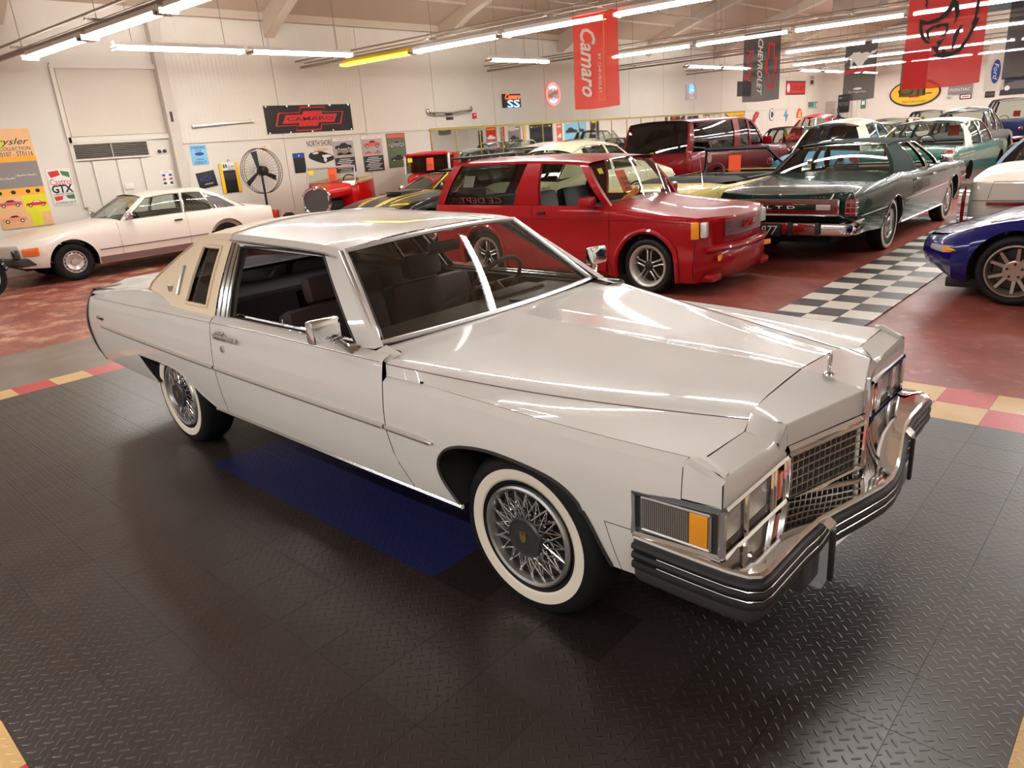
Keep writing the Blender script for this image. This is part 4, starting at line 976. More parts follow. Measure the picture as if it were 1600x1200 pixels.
ceil = struct(MB().grid([[(x, y, CZ(x)) for x in frange(-14.5, 14.5, 28)] for y in frange(-11.2, 41.2, 6)]).build('ceiling', mat('ceiling_board', rgb(186, 166, 146), .75, var=.07, scale=.8)))
for y in (-3.6, 1.75, 7.1, 12.4, 17.7, 23.0, 28.3, 33.6):
    rows = []
    for dy, dz in ((-.12, 0), (-.12, -.30), (.12, -.30), (.12, 0)): rows.append([(x, y + dy, CZ(x) + dz * (1 if abs(x) < 13.5 else 1.6)) for x in frange(-14.4, 14.4, 24)])
    MB().grid(rows).build('ceiling_rib', SOFF, ceil)
for x in (-13.2, -11.4, -9.4, -7.2, -4.8, -2.2, .6, 3.4):
    MB().box((x, 15, CZ(x) - .03), (.06, 52, .05)).build('ceiling_batten', SOFF, ceil, smooth=False)
# ---------------------------------------------------------------- ceiling lights on their rails
TUBEM = mat('fluorescent_tube', (1.0, .985, .955, 1), .3, var=0, emit=TUBE); TUBEY = mat('yellow_tube', (1.0, .72, .02, 1), .3, var=0, emit=TUBE * .16)
HOUS = mat('white_enamel', rgb(222, 216, 208), .4, var=.03); HOUSY = mat('yellow_sleeve', rgb(230, 190, 30), .4); RAIL = mat('rail_grey', rgb(150, 138, 126), .45, .3)
tube_me = MB().tube([(-1.06, 0, 0), (1.06, 0, 0)], .019, 8).mesh('tube', TUBEM); tubey_me = MB().tube([(-1.0, 0, 0), (1.0, 0, 0)], .026, 8).mesh('tube', TUBEY)
hous_me = MB().box((0, 0, .075), (2.2, .11, .06)).mesh('housing', HOUS, smooth=False); housy_me = MB().box((0, 0, .075), (2.1, .11, .06)).mesh('housing', HOUSY, smooth=False)
cap_me = MB().rbox((0, 0, .005), (.022, .26, .075), .01).mesh('end_plate', HOUS)
hole = MB()
for k in range(4): hole.lathe([(.018, 0), (.018, .004), (0, .004)], 10, axis='x', c=(.011, -.09 + .06 * k, .0), sgn=1)
hole_me = hole.mesh('socket', GREYT)
ORD = ['first', 'second', 'third', 'fourth', 'fifth', 'sixth', 'seventh']
def light(x, y, ang, label, yellow=False, group='ceiling fluorescents', hang=False):
    t = thing('fluorescent_light', label, 'light', (x, y, 3.6), ang, group)
    put('housing', housy_me if yellow else hous_me, t)
    for s in (-1, 1): put('tube', tubey_me if yellow else tube_me, t, (0, s * .036, 0))
    for s in (-1, 1):
        if hang: MB().tube([(s * .8, 0, .09), (s * .8, 0, CZ(x) - 3.6)], .006, 5).build('hanger_rod', RAIL, t)
        c = put('end_plate', cap_me, t, (s * 1.09, 0, 0), (0, 0, 0 if s > 0 else PI)); put('socket', hole_me, c)
def row(x0, y0, slope, n, label, first_yellow=None, pitch=2.33):
    a = math.atan(slope)
    for k in range(n):
        x = x0 + pitch * k + pitch / 2; y = y0 + slope * (x - x0)
        if first_yellow and k == 0: light(x, y, a, first_yellow, True, None)
        else: light(x, y, a, label[k] if isinstance(label, list) else ORD[k] + ' ' + label)
def light_rail(x0, y0, slope, L_, label):
    t = thing('conduit_rail', label, 'rail', (x0, y0, 3.73), math.atan(slope), 'conduit rails over the light rows')
    MB().box((L_ / 2, 0, .0), (L_, .05, .05)).build('rail', RAIL, t, smooth=False)
    MB().tube([(0, .12, .09), (L_, .12, .09)], .014, 6).build('conduit', RAIL, t); MB().tube([(0, -.14, .12), (L_, -.14, .12)], .018, 6).build('conduit', RAIL, t)
    for k in range(int(L_ / 2.9)):
        x = 1.4 + 2.9 * k; MB().tube([(x, 0, .02), (x, 0, CZ(x0 + x) - 3.72)], .006, 5).build('hanger_rod', RAIL, t)
        MB().box((x, 0, .06), (.05, .34, .03)).build('cross_bracket', RAIL, t, smooth=False)
LR = ' white fluorescent from the wall in the nearest row, running overhead past the frame'
row(-12.86, 1.67, .06, 6, ['twin-tube white fluorescent ending nearest the left wall above the vent bay', 'second twin-tube white fluorescent from the left wall in the nearest row', 'third twin-tube white fluorescent from the left wall in the nearest row', 'fourth' + LR, 'fifth' + LR, 'sixth' + LR])
row(-12.95, 7.93, .075, 5, ['x', 'white fluorescent directly after the yellow one in the same row', 'white fluorescent left of the orange banner, second after the yellow one', 'white fluorescent just right of the orange hanging banner', 'white fluorescent at the top edge of the photo, right of the orange banner'], 'yellow-sleeved fluorescent fixture glowing at the wall end of its row')
row(-10.2, 14.52, .08, 5, 'white fluorescent from the left in the row carrying the black bow tie banner')
row(-8.0, 20.3, .09, 5, 'white fluorescent from the left in the row carrying the running horse banner')
row(-10.2, 26.3, .09, 6, 'white fluorescent from the left in the far row before the last'); row(-10.2, 32.3, .09, 6, 'white fluorescent from the left in the last row before the back wall')
for y, lb in ((3.57, 'first white fluorescent parallel to the left wall, above the vent bay'), (5.92, 'second white fluorescent parallel to the left wall, above the black red-emblem wall banner'), (12.15, 'lone white fluorescent parallel to the left wall, right of the yellow fixture'), (21.6, 'far white fluorescent parallel to the left wall, behind the orange and black banners'), (24.0, 'far white fluorescent parallel to the left wall, left of the black bow-tie banner'), (30.9, 'white fluorescent parallel to the left wall, hidden behind the black bow-tie banner'), (33.6, 'farther white fluorescent parallel to the left wall, right of the black bow-tie banner'), (36.1, 'second from last white fluorescent along the left wall'), (38.6, 'farthest white fluorescent parallel to the left wall')): light(-11.36, y, PI / 2, lb, group=None, hang=True)
light_rail(-14.4, 1.578, .06, 20, 'grey conduit rail running from the left wall over the nearest light row')
light_rail(-14.4, 7.821, .075, 20, 'grey conduit rail over the light row with the yellow fixture'); light_rail(-14.4, 14.184, .08, 20, 'grey conduit rail over the row with the black bow-tie banner')
light_rail(-14.4, 19.724, .09, 20, 'distant grey conduit rail above the running horse banner'); light_rail(-14.4, 25.915, .09, 20, 'far grey conduit rail before the last row of lights'); light_rail(-14.4, 31.915, .09, 20, 'last grey conduit rail before the back wall')
t = thing('sprinkler_pipe', 'long thin sprinkler pipe crossing below the ceiling boards at upper left', 'pipe', (-9.4, 1.0, 4.55))
MB().tube([(0, 0, 0), (.2, 24, 0)], .022, 8).build('pipe', RAIL, t)
for y in (1.6, 4.8, 8.0, 11.2, 14.4): MB().lathe([(.012, -.09), (.02, -.05), (.012, 0)], 8, axis='z', c=(.1, y, .12)).build('sprinkler_head', RAIL, t)
for y in (3, 9, 15, 21): MB().tube([(.05, y, 0), (.05, y, CZ(-10.1) - 4.55)], .006, 5).build('hanger_rod', RAIL, t)
t = thing('heater_unit', 'brown boxy heater unit hanging under the ceiling above the light rows', 'heater', (-5.0, 17.5, 4.35)); MB().rbox((0, 0, 0), (1.1, .6, .7), .03).build('case', mat('heater_brown', rgb(110, 92, 78), .5, .3), t); MB().tube([(0, 0, .3), (0, 0, 2.6)], .02, 6).build('hanger_rod', RAIL, t)
# ---------------------------------------------------------------- the other cars
def deg(a): return a * PI / 180
LEATH = mat('dark_leather', rgb(34, 33, 36), .5, var=.1); TAN = mat('tan_leather', rgb(176, 158, 136), .6, var=.08); GREYIN = mat('grey_cabin', rgb(92, 84, 76), .7, var=.1)
TAGO = mat('orange_card', rgb(238, 84, 36), .6); TAGY = mat('yellow_card', rgb(246, 214, 40), .6); PAPER = mat('paper_white', rgb(236, 234, 230), .6)
def card(root, name, m, c, right, up, w, h, t=.003):
    r, u = Vector(right).normalized(), Vector(up).normalized(); n = r.cross(u); c = Vector(c); p = [c - r * w / 2 - u * h / 2, c + r * w / 2 - u * h / 2, c + r * w / 2 + u * h / 2, c - r * w / 2 + u * h / 2]
    return MB().poly([tuple(q) for q in p], tuple(n * t)).build(name, m, root, smooth=False)
# --- red sport utility behind the white coupe
def red_suv():
    RED = paint('suv_red', rgb(140, 8, 16)); 
    p = dict(wb=2.55, xf=.80, xr=-3.55, bow=.20, rbow=.05, R=.322, ar=.40, track=.80, tw=.122, rim=.235, wheel='mag', wm=mat('polished_spoke', rgb(190, 184, 178), .2, .9),
        hw=[(-3.6, .80), (-3.2, .835), (-2.5, .845), (-1, .835), (0, .845), (.5, .83), (.7, .79)], belt=[(-3.6, .985), (-.6, .985), (-.45, .965), (0, .915), (.62, .86), (.8, .84)],
        sill=[(-3.6, .25), (-3.1, .2), (-.5, .185), (.35, .17), (.8, .17)], prof=[(0, .02), (.2, 0), (.36, .0), (.44, .022), (.5, .026), (.80, .026), (.93, .034), (1, .055)], paint=RED, cowl=-.55, seams=[-.50, -1.68], hoodc=[(.8, .0), (.4, .035), (-.55, .05)], cexp=4,
        deckx=-3.50, deck=False, wst=-.86, blt=-3.08, roofz=[(-.8, 1.46), (-1.2, 1.50), (-2.2, 1.53), (-3.1, 1.53)], rw=.68, rcrown=.03, wbow=.14, tbow=.08, rbw=.05, rtb=.03, rseat=True,
        pillars=[((-.50, -.60), (-.86, -.98)), ((-1.60, -2.02), (-1.58, -1.80)), ((-3.36, -3.52), (-3.0, -3.14))], openw=(0,), sidem=SMOKE, blm=SMOKE, lip=RED, lipr=.03, im=LEATH, sz=.42, sh=.60,
        nose=[(0, 0), (.03, .015), (.10, .0), (.44, -.02), (.48, .02), (.56, .06), (.75, .06), (.9, .03), (1, -.06)], tail=[(0, 0), (.3, .01), (.6, .04), (.8, .04), (1, -.05)])
    c = Car('dark red two-door sport utility with black five-spoke wheels parked right behind the white coupe', 'sport_utility', (-2.74, 5.15, 0), 0, p, cat='car'); r = c.root
    fx = lambda y: .80 - .20 * (abs(y) / .76) ** 2.4
    MB().grid([[(fx(y) + .004, y, z) for y in frange(-.44, .44, 10)] for z in (.635, .70, .77, .835)]).build('grille_back', DARK, r)
    g = MB()
    for k in range(11):
        z = .645 + .018 * k; g.tube([(fx(y) + .012, y, z) for y in frange(-.44, .44, 10)], .0048, 5)
    g.build('grille_bars', mat('red_grille', rgb(120, 30, 34), .35), r)
    text('grille_letters', 'GMC', mat('red_letters', rgb(186, 40, 40), .3), r, (fx(0) + .02, 0, .74), (0, 1, 0), (0, 0, 1), .085, width=.26, depth=.012)
    for s in (-1, 1):
        h = MB().rbox((fx(.66) - .02, s * .655, .735), (.07, .19, .165), .02, Matrix.Rotation(-s * .25, 3, 'Z')).build('headlamp', LAMPS, r)
        for zz_ in (.695, .777): MB().rbox((fx(.66) + .014, s * .652, zz_), (.02, .17, .07), .012, Matrix.Rotation(-s * .25, 3, 'Z')).build('headlamp_lens', LENS, h)
        MB().rbox((.585, s * .785, .735), (.085, .05, .18), .008, Matrix.Rotation(-s * .5, 3, 'Z')).build('amber_marker', AMBER, r)
        MB().rbox((fx(.56) + .07, s * .56, .43), (.03, .17, .06), .01, Matrix.Rotation(-s * .28, 3, 'Z')).build('fog_marker', AMBER, r)
        MB().rbox((-1.52, s * .815, .90), (.13, .02, .035), .01).build('door_handle', BLACK, r)
        m = MB().rbox((-.72, s * .92, 1.04), (.13, .20, .125), .03).build('door_mirror', RED, r); MB().rbox((-.74, s * .83, 1.01), (.10, .08, .05), .015).build('mirror_arm', RED, m)
        MB().rbox((-1.05, s * .845, .33), (1.05, .02, .19), .008).build('lower_cladding', RED, r)
        MB().tube([(x, s * .836, .855 - .0 * x) for x in (.5, -.3, -1.5, -2.6, -3.4)], .005, 5).build('body_crease', RED, r)
        MB().rbox((.62, s * .60, .215), (.30, .22, .09), .04).build('air_dam_lip', RED, r)
        MB().rbox((fx(.58) + .035, s * .56, .27), (.07, .13, .06), .02).build('fog_lamp', LENS, r)
    MB().tube([(fx(y) + .06, y, .52) for y in (-.72, -.5, -.25, 0, .25, .5, .72)], .03, 8).build('bumper_moulding', RED, r)
    text('side_badge', 'TYPHOON', mat('grey_badge', rgb(108, 58, 62), .4), r, (-.80, -.857, .345), (1, 0, 0), (0, 0, 1), .05, width=.30, shear=.3)
    text('reflected_letters', 'CE DEPT.', mat('reflected_maroon', rgb(92, 22, 26), .5), r, (-2.62, -.772, 1.045), (-1, 0, 0), (0, .12, 1), .075, width=.80, shear=.15)  # reflection of another car's door lettering, painted onto the side glass
    MB().rbox((-3.15, 0, 1.59), (.26, 1.24, .03), .012).build('rear_spoiler', BLACK, r)
    for s in (-1, 1): MB().tube([(.585, s * (c.Y(.585, z) + .002), z) for z in (.19, .3, .45, .60)], .005, 5).build('bumper_gap', BLACK, r)
    for s in (-1, 1): MB().rbox((-3.12, s * .5, 1.565), (.10, .03, .06), .01).build('spoiler_strut', BLACK, r)
    a = Vector((-.31, 0, .48)).normalized()
    card(r, 'window_card', TAGO, (-.70, -.20, 1.22), (0, 1, 0), (-.45, 0, .9), .20, .28); text('card_letters', 'PLEASE\nDO NOT\nTOUCH', BLACK_P, r, (-.675, -.20, 1.25), (0, 1, 0), (-.45, 0, .9), .045, width=.17)
    card(r, 'window_sticker', AMBER, (-.54, -.30, 1.06), (0, 1, .35), (-.45, -.3, .9), .36, .07); text('sticker_letters', 'EXTRA CLEAN', RED_T, r, (-.532, -.30, 1.06), (0, 1, .35), (-.45, -.3, .9), .05, width=.33)
    card(r, 'price_card', TAGY, (-.81, -.52, 1.36), (0, 1, 0), (-.5, 0, .9), .09, .07)
    card(r, 'info_sheet', PAPER, (-2.90, -.66, 1.28), (1, 0, 0), (0, .4, .9), .2, .16)
    MB().tube([(-.52, -.3, .99), (-.5, .1, 1.0)], .008, 5).build('wiper', BLACK, r); MB().tube([(-.52, .25, 1.0), (-.5, .62, .995)], .008, 5).build('wiper', BLACK, r)
red_suv()
# --- dark green four-door sedan seen from behind
def green_sedan():
    GR = mat('paint_sedan_green', rgb(10, 36, 28), .25, 0, .45, .02, spec=.1); VIN = mat('green_vinyl', rgb(20, 34, 30), .8, var=.05, spec=.2, bump=.3, bscale=240)
    p = dict(wb=3.06, xf=1.0, xr=-4.60, bow=.10, rbow=.06, R=.345, ar=.40, arr=.38, track=.86, tw=.10, rim=.20, wheel='wirewhite',
        hw=[(-4.7, .86), (-4.4, .90), (-3, .925), (-1, .93), (0, .93), (.9, .90), (1, .88)], belt=[(-4.65, .90), (-4.3, .94), (-3.4, .975), (-2.9, 1.0), (-2.3, .97), (-1, .965), (-.4, .955), (0, .94), (1, .88)],
        sill=[(-4.7, .42), (-3.8, .36), (-2.6, .30), (0, .30), (1, .36)], paint=GR, cowl=-.72, seams=[-.62, -1.45, -2.3], panels=['fender', 'door', 'door', 'quarter_panel'], hoodc=[(1, .02), (-.7, .03)], deckc=[(-4.6, -.01), (-4.2, .02), (-3.0, .05)], cexp=6,
        deckx=-3.02, wst=-1.35, blt=-2.62, roofz=[(-1.3, 1.36), (-1.8, 1.385), (-2.3, 1.385), (-2.65, 1.365)], rw=.62, rcrown=.045, roofm=VIN, cpm=VIN, trim=CHROME, pillars=[((-.76, -.84), (-1.30, -1.40)), ((-1.40, -1.47), (-1.66, -1.73)), ((-1.98, -3.05), (-2.20, -2.70))], openw=(0, 1), blm=GLASS,
        tail=[(0, 0), (.02, .02), (.22, .04), (.25, .025), (.48, .025), (.55, .0), (1, -.12)], fb=(.40, .56, .12, .25, CHROME), rb=(.40, .57, .15, .26, CHROME), lip=CHROME, lipr=.006, im=mat('brown_cabin', rgb(74, 58, 50), .7), sh=.55)
    c = Car('dark green four-door sedan seen from behind with vinyl roof and full-width red tail panel', 'sedan', (-2.14, 11.16, 0), PI / 2, p); r = c.root; X = -4.635
    RR = mat('maroon_panel', rgb(92, 20, 30), .2, coat=1.0)
    MB().rbox((X - .01, 0, .735), (.03, 1.40, .17), .01).build('tail_panel', RR, r)
    for z in (.825, .645): MB().tube([(X - .02, -.72, z), (X - .025, .72, z)], .011, 6).build('tail_panel_trim', CHROME, r)
    MB().rbox((X - .03, .06, .74), (.015, 1.05, .062), .004).build('badge_bar', GR, r)
    for z in (.774, .706): MB().tube([(X - .032, -.62, z), (X - .032, .62, z)], .006, 5).build('badge_bar_trim', CHROME, r)
    text('model_letters', 'L T D', WHITE_P, r, (X - .04, -.02, .74), (0, -1, 0), (0, 0, 1), .035, width=.36, depth=.004)
    text('maker_letters', 'F O R D', BRIGHT, r, (X - .035, -.48, .86), (0, -1, 0), (0, 0, 1), .022, width=.18, depth=.004)
    MB().lathe([(.018, 0), (.016, .008), (0, .01)], 14, axis='x', c=(X - .03, .0, .885), sgn=-1).build('boot_lock', CHROME, r)
    for s in (-1, 1):
        MB().rbox((X - .032, s * .54, .74), (.014, .17, .066), .004).build('reversing_lamp', mat('clear_reflector', rgb(190, 180, 176), .25, .3), r)
        MB().rbox((X - .022, s * .715, .735), (.03, .03, .185), .008).build('tail_panel_end', CHROME, r)
        t = MB().rbox((X + .02, s * .855, .735), (.07, .12, .20), .012).build('tail_lamp', REDL, r)
        g = MB()
        for z in (.672, .735, .798): g.tube([(X - .02, s * .795, z), (X - .018, s * .918, z), (X + .05, s * .922, z)], .005, 5)
        for y in (.80, .857, .916): g.tube([(X - .02, s * y, .64), (X - .02, s * y, .83)], .005, 5)
        g.build('lamp_grid', CHROME, t)
        MB().tube([(X - .02, s * .81, .835), (X + .0, s * .86, .93), (X - .02, s * .905, .835)], .005, 5).build('fin_trim', CHROME, r)
        for x in (-1.33, -2.18): MB().rbox((x, s * .94, .86), (.15, .02, .03), .008).build('door_handle', CHROME, r)
        [MB().tube([(x, s * (c.Y(x, .66) + .006), .66 + .012 * x) for x in frange(a, b, 6)], .007, 5).build('side_moulding', BRIGHT, r) for a, b in ((.85, .42), (-.42, -2.66), (-3.46, -4.4))]
        MB().tube([(x, s * (c.Y(x, .32) + .004), .315) for x in frange(-.45, -2.62, 6)], .014, 6).build('rocker_trim', BRIGHT, r)
        MB().rbox((-1.0, s * 1.0, 1.05), (.09, .17, .11), .02).build('door_mirror', CHROME, r)
    pl = MB().rbox((X - .135, .10, .36 + .11), (.014, .34, .16), .006).build('number_plate', BLACK_P, r); text('plate_digits', '1977', WHITE_P, pl, (X - .145, .10, .47), (0, -1, 0), (0, 0, 1), .11, width=.27, shear=.25)
    for y in (-.18, -.52): MB().rbox((X - .135, y, .485), (.03, .05, .17), .01).build('bumper_pad', RUBBER, r)
    card(r, 'red_tag', RED_T, (-1.6, -.3, 1.17), (0, -1, 0), (0, 0, 1), .03, .22)
green_sedan()
# --- white grand tourer along the left wall
def white_gt():
    WG = paint('cream_white', rgb(232, 224, 212)); BR = mat('grey_bumper_rubber', rgb(58, 55, 54), .5)
    p = dict(wb=2.82, xf=.93, xr=-4.0, bow=.16, rbow=.14, R=.322, ar=.385, track=.83, tw=.10, rim=.185, wheel='bundt',
        hw=[(-4.1, .78), (-3.6, .86), (-2.8, .885), (-1, .89), (0, .885), (.5, .86), (.8, .80)], belt=[(-4.05, .80), (-3.7, .86), (-3.2, .905), (-2, .915), (-.9, .90), (0, .825), (.5, .76), (.95, .66)],
        sill=[(-4.1, .36), (-3.4, .30), (-2.3, .22), (-.5, .22), (.5, .30), (1, .36)], paint=WG, cowl=-.88, seams=[-.80, -2.05], hoodc=[(.95, .03), (.3, .055), (-.88, .045)], deckc=[(-4.0, .02), (-3.3, .05)], cexp=3,
        deckx=-3.28, wst=-1.42, blt=-2.62, roofz=[(-1.4, 1.27), (-2.0, 1.305), (-2.6, 1.285)], rw=.60, rcrown=.04, trim=BRIGHT, pillars=[((-.88, -.95), (-1.40, -1.48)), ((-2.02, -2.05), (-2.10, -2.13)), ((-2.62, -3.25), (-2.52, -2.66))], sidem=GLASS, blm=SMOKE, im=TAN, dm=LEATH, fb=(.36, .50, .10, .42, BR), rb=(.40, .54, .06, .5, BR), sh=.58)
    c = Car('white two-door grand tourer parked along the left wall with orange corner lamps', 'grand_tourer', (-13.16, 1.41, 0), -PI / 2, p); r = c.root
    for s in (-1, 1):
        t = MB().rbox((.80, s * .685, .575), (.10, .30, .135), .02, Matrix.Rotation(-s * .35, 3, 'Z')).build('headlamp', mat('lamp_dark', rgb(70, 66, 64), .1, .3, 1.0), r)
        MB().rbox((.62, s * .845, .585), (.24, .06, .13), .02, Matrix.Rotation(-s * .30, 3, 'Z')).build('turn_signal', mat('gt_orange', rgb(236, 110, 24), .2, coat=1.0), r)
        MB().tube([(x, s * (c.Y(x, .50) + .004), .47) for x in frange(-.42, -2.4, 8)], .008, 5).build('side_moulding', mat('dark_moulding', rgb(64, 50, 48), .5), r)
        MB().grid([[(x, s * (c.Y(x, .34) + .003), z) for z in (.235, .30, .345)] for x in frange(-.40, -2.42, 8)]).build('lower_sill', mat('sill_brown', rgb(112, 84, 80), .5), r)
        m = MB().rbox((-1.0, s * .94, .985), (.10, .15, .10), .03).build('door_mirror', CHROME, r)
        MB().rbox((-1.88, s * .893, .80), (.15, .02, .03), .008).build('door_handle', mat('dark_handle', rgb(66, 56, 52), .4, .5), r)
        MB().grid([[c.side(lerp(-2.60, -3.12, u), lerp(-2.55, -2.63, u), t, s, .009) for u in frange(0, 1, 4)] for t in (.05, .3, .5, .68)]).build('louvre_panel', mat('louvre_dark', rgb(84, 76, 76), .5), r)
        lv_ = MB()
        for k in range(7):
            t = k / 6; a, b = c.side(lerp(-2.62, -3.10, t), lerp(-2.56, -2.62, t), .06, s, .012), c.side(lerp(-2.62, -3.10, t), lerp(-2.56, -2.62, t), .93 - .25 * t, s, .012); lv_.tube([a, b], .012, 5)
        lv_.build('quarter_louvres', BRIGHT, r)
        tl = MB().rbox((-3.95, s * .70, .66), (.10, .22, .17), .015, Matrix.Rotation(s * .3, 3, 'Z')).build('tail_lamp', mat('tail_red', rgb(186, 40, 30), .2, coat=1.0), r)
        for z in (.61, .645, .68, .715): MB().box((-3.99, s * .71, z), (.06, .24, .008), Matrix.Rotation(s * .3, 3, 'Z')).build('lamp_rib', REDL, tl)
    g = MB(); g.rbox((.90, 0, .58), (.03, .78, .16), .01); g.build('grille', DARK, r)
    for z in (.54, .58, .62): MB().tube([(.925, -.37, z), (.93, 0, z), (.925, .37, z)], .007, 5).build('grille_bar', CHROME, r)
    MB().tube([(.935 + .0, .09 * math.cos(2 * PI * k / 20), .58 + .09 * math.sin(2 * PI * k / 20)) for k in range(20)], .01, 6, closed=True).build('grille_badge', CHROME, r)
    card(r, 'price_strip', AMBER, (-1.36, -.15, 1.21), (0, -1, 0), (-.5, 0, .5), .5, .08); card(r, 'price_strip', AMBER, (-1.32, .38, 1.20), (0, -1, 0), (-.5, 0, .5), .32, .08)
    card(r, 'price_card', TAGY, (-1.26, .44, 1.13), (0, 1, 0), (-.5, 0, .5), .12, .09); card(r, 'info_sheet', PAPER, (-1.0, .18, 1.02), (0, 1, .1), (-.6, 0, .5), .22, .26); 
    MB().tube([(-.90, .55, .935), (-.86, -.1, .955)], .008, 5).build('wiper', BLACK, r)
white_gt()
# --- blue sports car at the right edge
def blue_sports():
    BL = mat('paint_sports_blue', rgb(12, 14, 88), .22, .1, .5, .02, spec=.2); 
    p = dict(wb=2.655, xf=.86, xr=-3.5, bow=.34, rbow=.15, R=.325, ar=.375, track=.86, tw=.125, rim=.238, wheel='yspoke', wm=mat('bronze_silver', rgb(178, 160, 150), .3, .8),
        hw=[(-3.6, .86), (-2.65, .95), (-1.2, .91), (0, .935), (.4, .90), (.62, .80), (.75, .70)], belt=[(-3.6, .86), (-2.7, .90), (-1.2, .80), (-.6, .80), (-.1, .79), (.3, .72), (.58, .62), (.86, .54)],
        sill=[(-3.6, .28), (-2.2, .17), (-.45, .17), (.38, .19), (.7, .24), (1.1, .26)], prof=[(0, .10), (.15, .045), (.4, .01), (.6, .0), (.75, .02), (.9, .08), (1, .16)], paint=BL, cowl=-.85, seams=[-.62, -1.75], hoodc=[(.86, .02), (.5, .03), (0, .035), (-.85, .08)], deckc=[(-3.5, .01), (-2.7, .04)], cexp=2.4,
        deckx=-2.75, wst=-1.5, blt=-2.1, roofz=[(-1.5, 1.16), (-1.8, 1.19), (-2.1, 1.17)], rw=.52, rcrown=.04, pillars=[((-.88, -.98), (-1.46, -1.56)), ((-1.95, -2.5), (-1.9, -2.1))], sidem=TINT, blm=TINT, wsm=SMOKE,
        nose=[(0, 0), (.06, .03), (.2, .06), (.45, .07), (.7, .04), (1, -.12)])
    c = Car('deep blue low sports car with silver spoked wheels at the right edge', 'sports_car', (.60, 6.10, 0), PI, p); r = c.root
    for s in (-1, 1):
        t = MB(); rows = []
        for x, za, zb_ in ((.46, .505, .50), (.53, .475, .52), (.60, .46, .525), (.68, .455, .525), (.74, .46, .52)):
            f = lambda z: (max(0.0, (.86 - x + .05) / .34)) ** (1 / 2.4) * .78
            rows.append([(x + .012, s * (f(0) + .02), zb_), (x + .02, s * (f(0) + .032), (za + zb_) / 2), (x + .012, s * (f(0) + .02), za)])
        MB().grid(rows[:3]).build('amber_marker', AMBER, r); MB().grid(rows[2:]).build('marker_lens', mat('clear_marker', rgb(150, 146, 150), .15, .3, 1.0), r)
        MB().tube([(x, s * (c.hw(x) - .17), c.zt(x) + .02) for x in (.25, .0, -.3)], .004, 5).build('headlamp_lid_seam', BLACK, r)
    MB().rbox((.45, 0, .14), (.30, 1.2, .10), .02).build('air_dam', RUBBER, r)
blue_sports()
# --- white seventies coupe with blue vinyl roof, seen from behind
def white_tail():
    WC_ = paint('ivory', rgb(226, 216, 202)); VB = mat('slate_vinyl', rgb(88, 98, 116), .6, var=.05, bump=.3, bscale=240)
    p = dict(wb=3.1, xf=1.0, xr=-4.5, bow=.10, rbow=.03, R=.35, ar=.41, track=.86, tw=.10, rim=.20, wheel='white', hw=[(-4.6, .90), (-4.2, .94), (-1, .96), (0, .96), (1, .92)], belt=[(-4.55, .90), (-4.0, .96), (-3.2, 1.0), (-2.6, .98), (-.5, .97), (1, .90)], sill=[(-4.6, .42), (-2, .3), (1, .36)],
        paint=WC_, cowl=-.75, seams=[-.65, -2.2], deckx=-3.15, wst=-1.4, blt=-2.7, roofz=[(-1.4, 1.36), (-2.1, 1.39), (-2.7, 1.37)], rw=.64, roofm=VB, cpm=VB, trim=VB, deckc=[(-4.5, .0), (-4.1, .05), (-3.2, .06)], cexp=7, pillars=[((-.8, -.9), (-1.36, -1.46)), ((-2.1, -3.2), (-2.1, -2.74))], blm=SMOKE, rb=(.42, .52, .08, .2, CHROME), fb=(.42, .56, .1, .3, CHROME), im=GREYIN,
        tail=[(0, 0), (.03, .03), (.4, .035), (.7, .02), (1, -.1)])
    c = Car('ivory coupe with slate blue vinyl roof and tall tail lamp behind the sports car', 'coupe', (.56, 12.2, 0), PI / 2, p); r = c.root; X = -4.53
    for s in (-1, 1):
        t = MB(); t.poly([(X + .06, s * .955, .93), (X - .05, s * .955, .90), (X - .09, s * .955, .72), (X - .085, s * .955, .50), (X - .03, s * .955, .37), (X + .04, s * .955, .36), (X + .06, s * .955, .6)], (0, -s * .11, 0)); b = t.build('tail_lamp_bezel', CHROME, r, angle=25)
        MB().tube([(X - .065, s * .90, .86), (X - .102, s * .90, .72), (X - .098, s * .90, .52), (X - .06, s * .90, .41)], .018, 8).build('tail_lamp', REDL, b)
        MB().rbox((X - .045, s * .46, .665), (.012, .42, .045), .004).build('red_reflector', REDL, r); MB().rbox((X - .045, s * .17, .665), (.012, .13, .045), .004).build('reversing_lamp', mat('clear_reflector', rgb(190, 180, 176), .25, .3), r)
        MB().rbox((X - .10, s * .80, .46), (.10, .07, .14), .02).build('bumper_guard', CHROME, r)
    MB().tube([(X - .045, -.82, .70), (X - .045, .82, .70)], .005, 5).build('tail_line', GREYT, r)
    MB().tube([(X - .045, -.66, .72), (X - .045, -.62, .92), (X - .045, .62, .92), (X - .045, .66, .72)], .004, 5).build('boot_seam', GREYT, r)
white_tail()
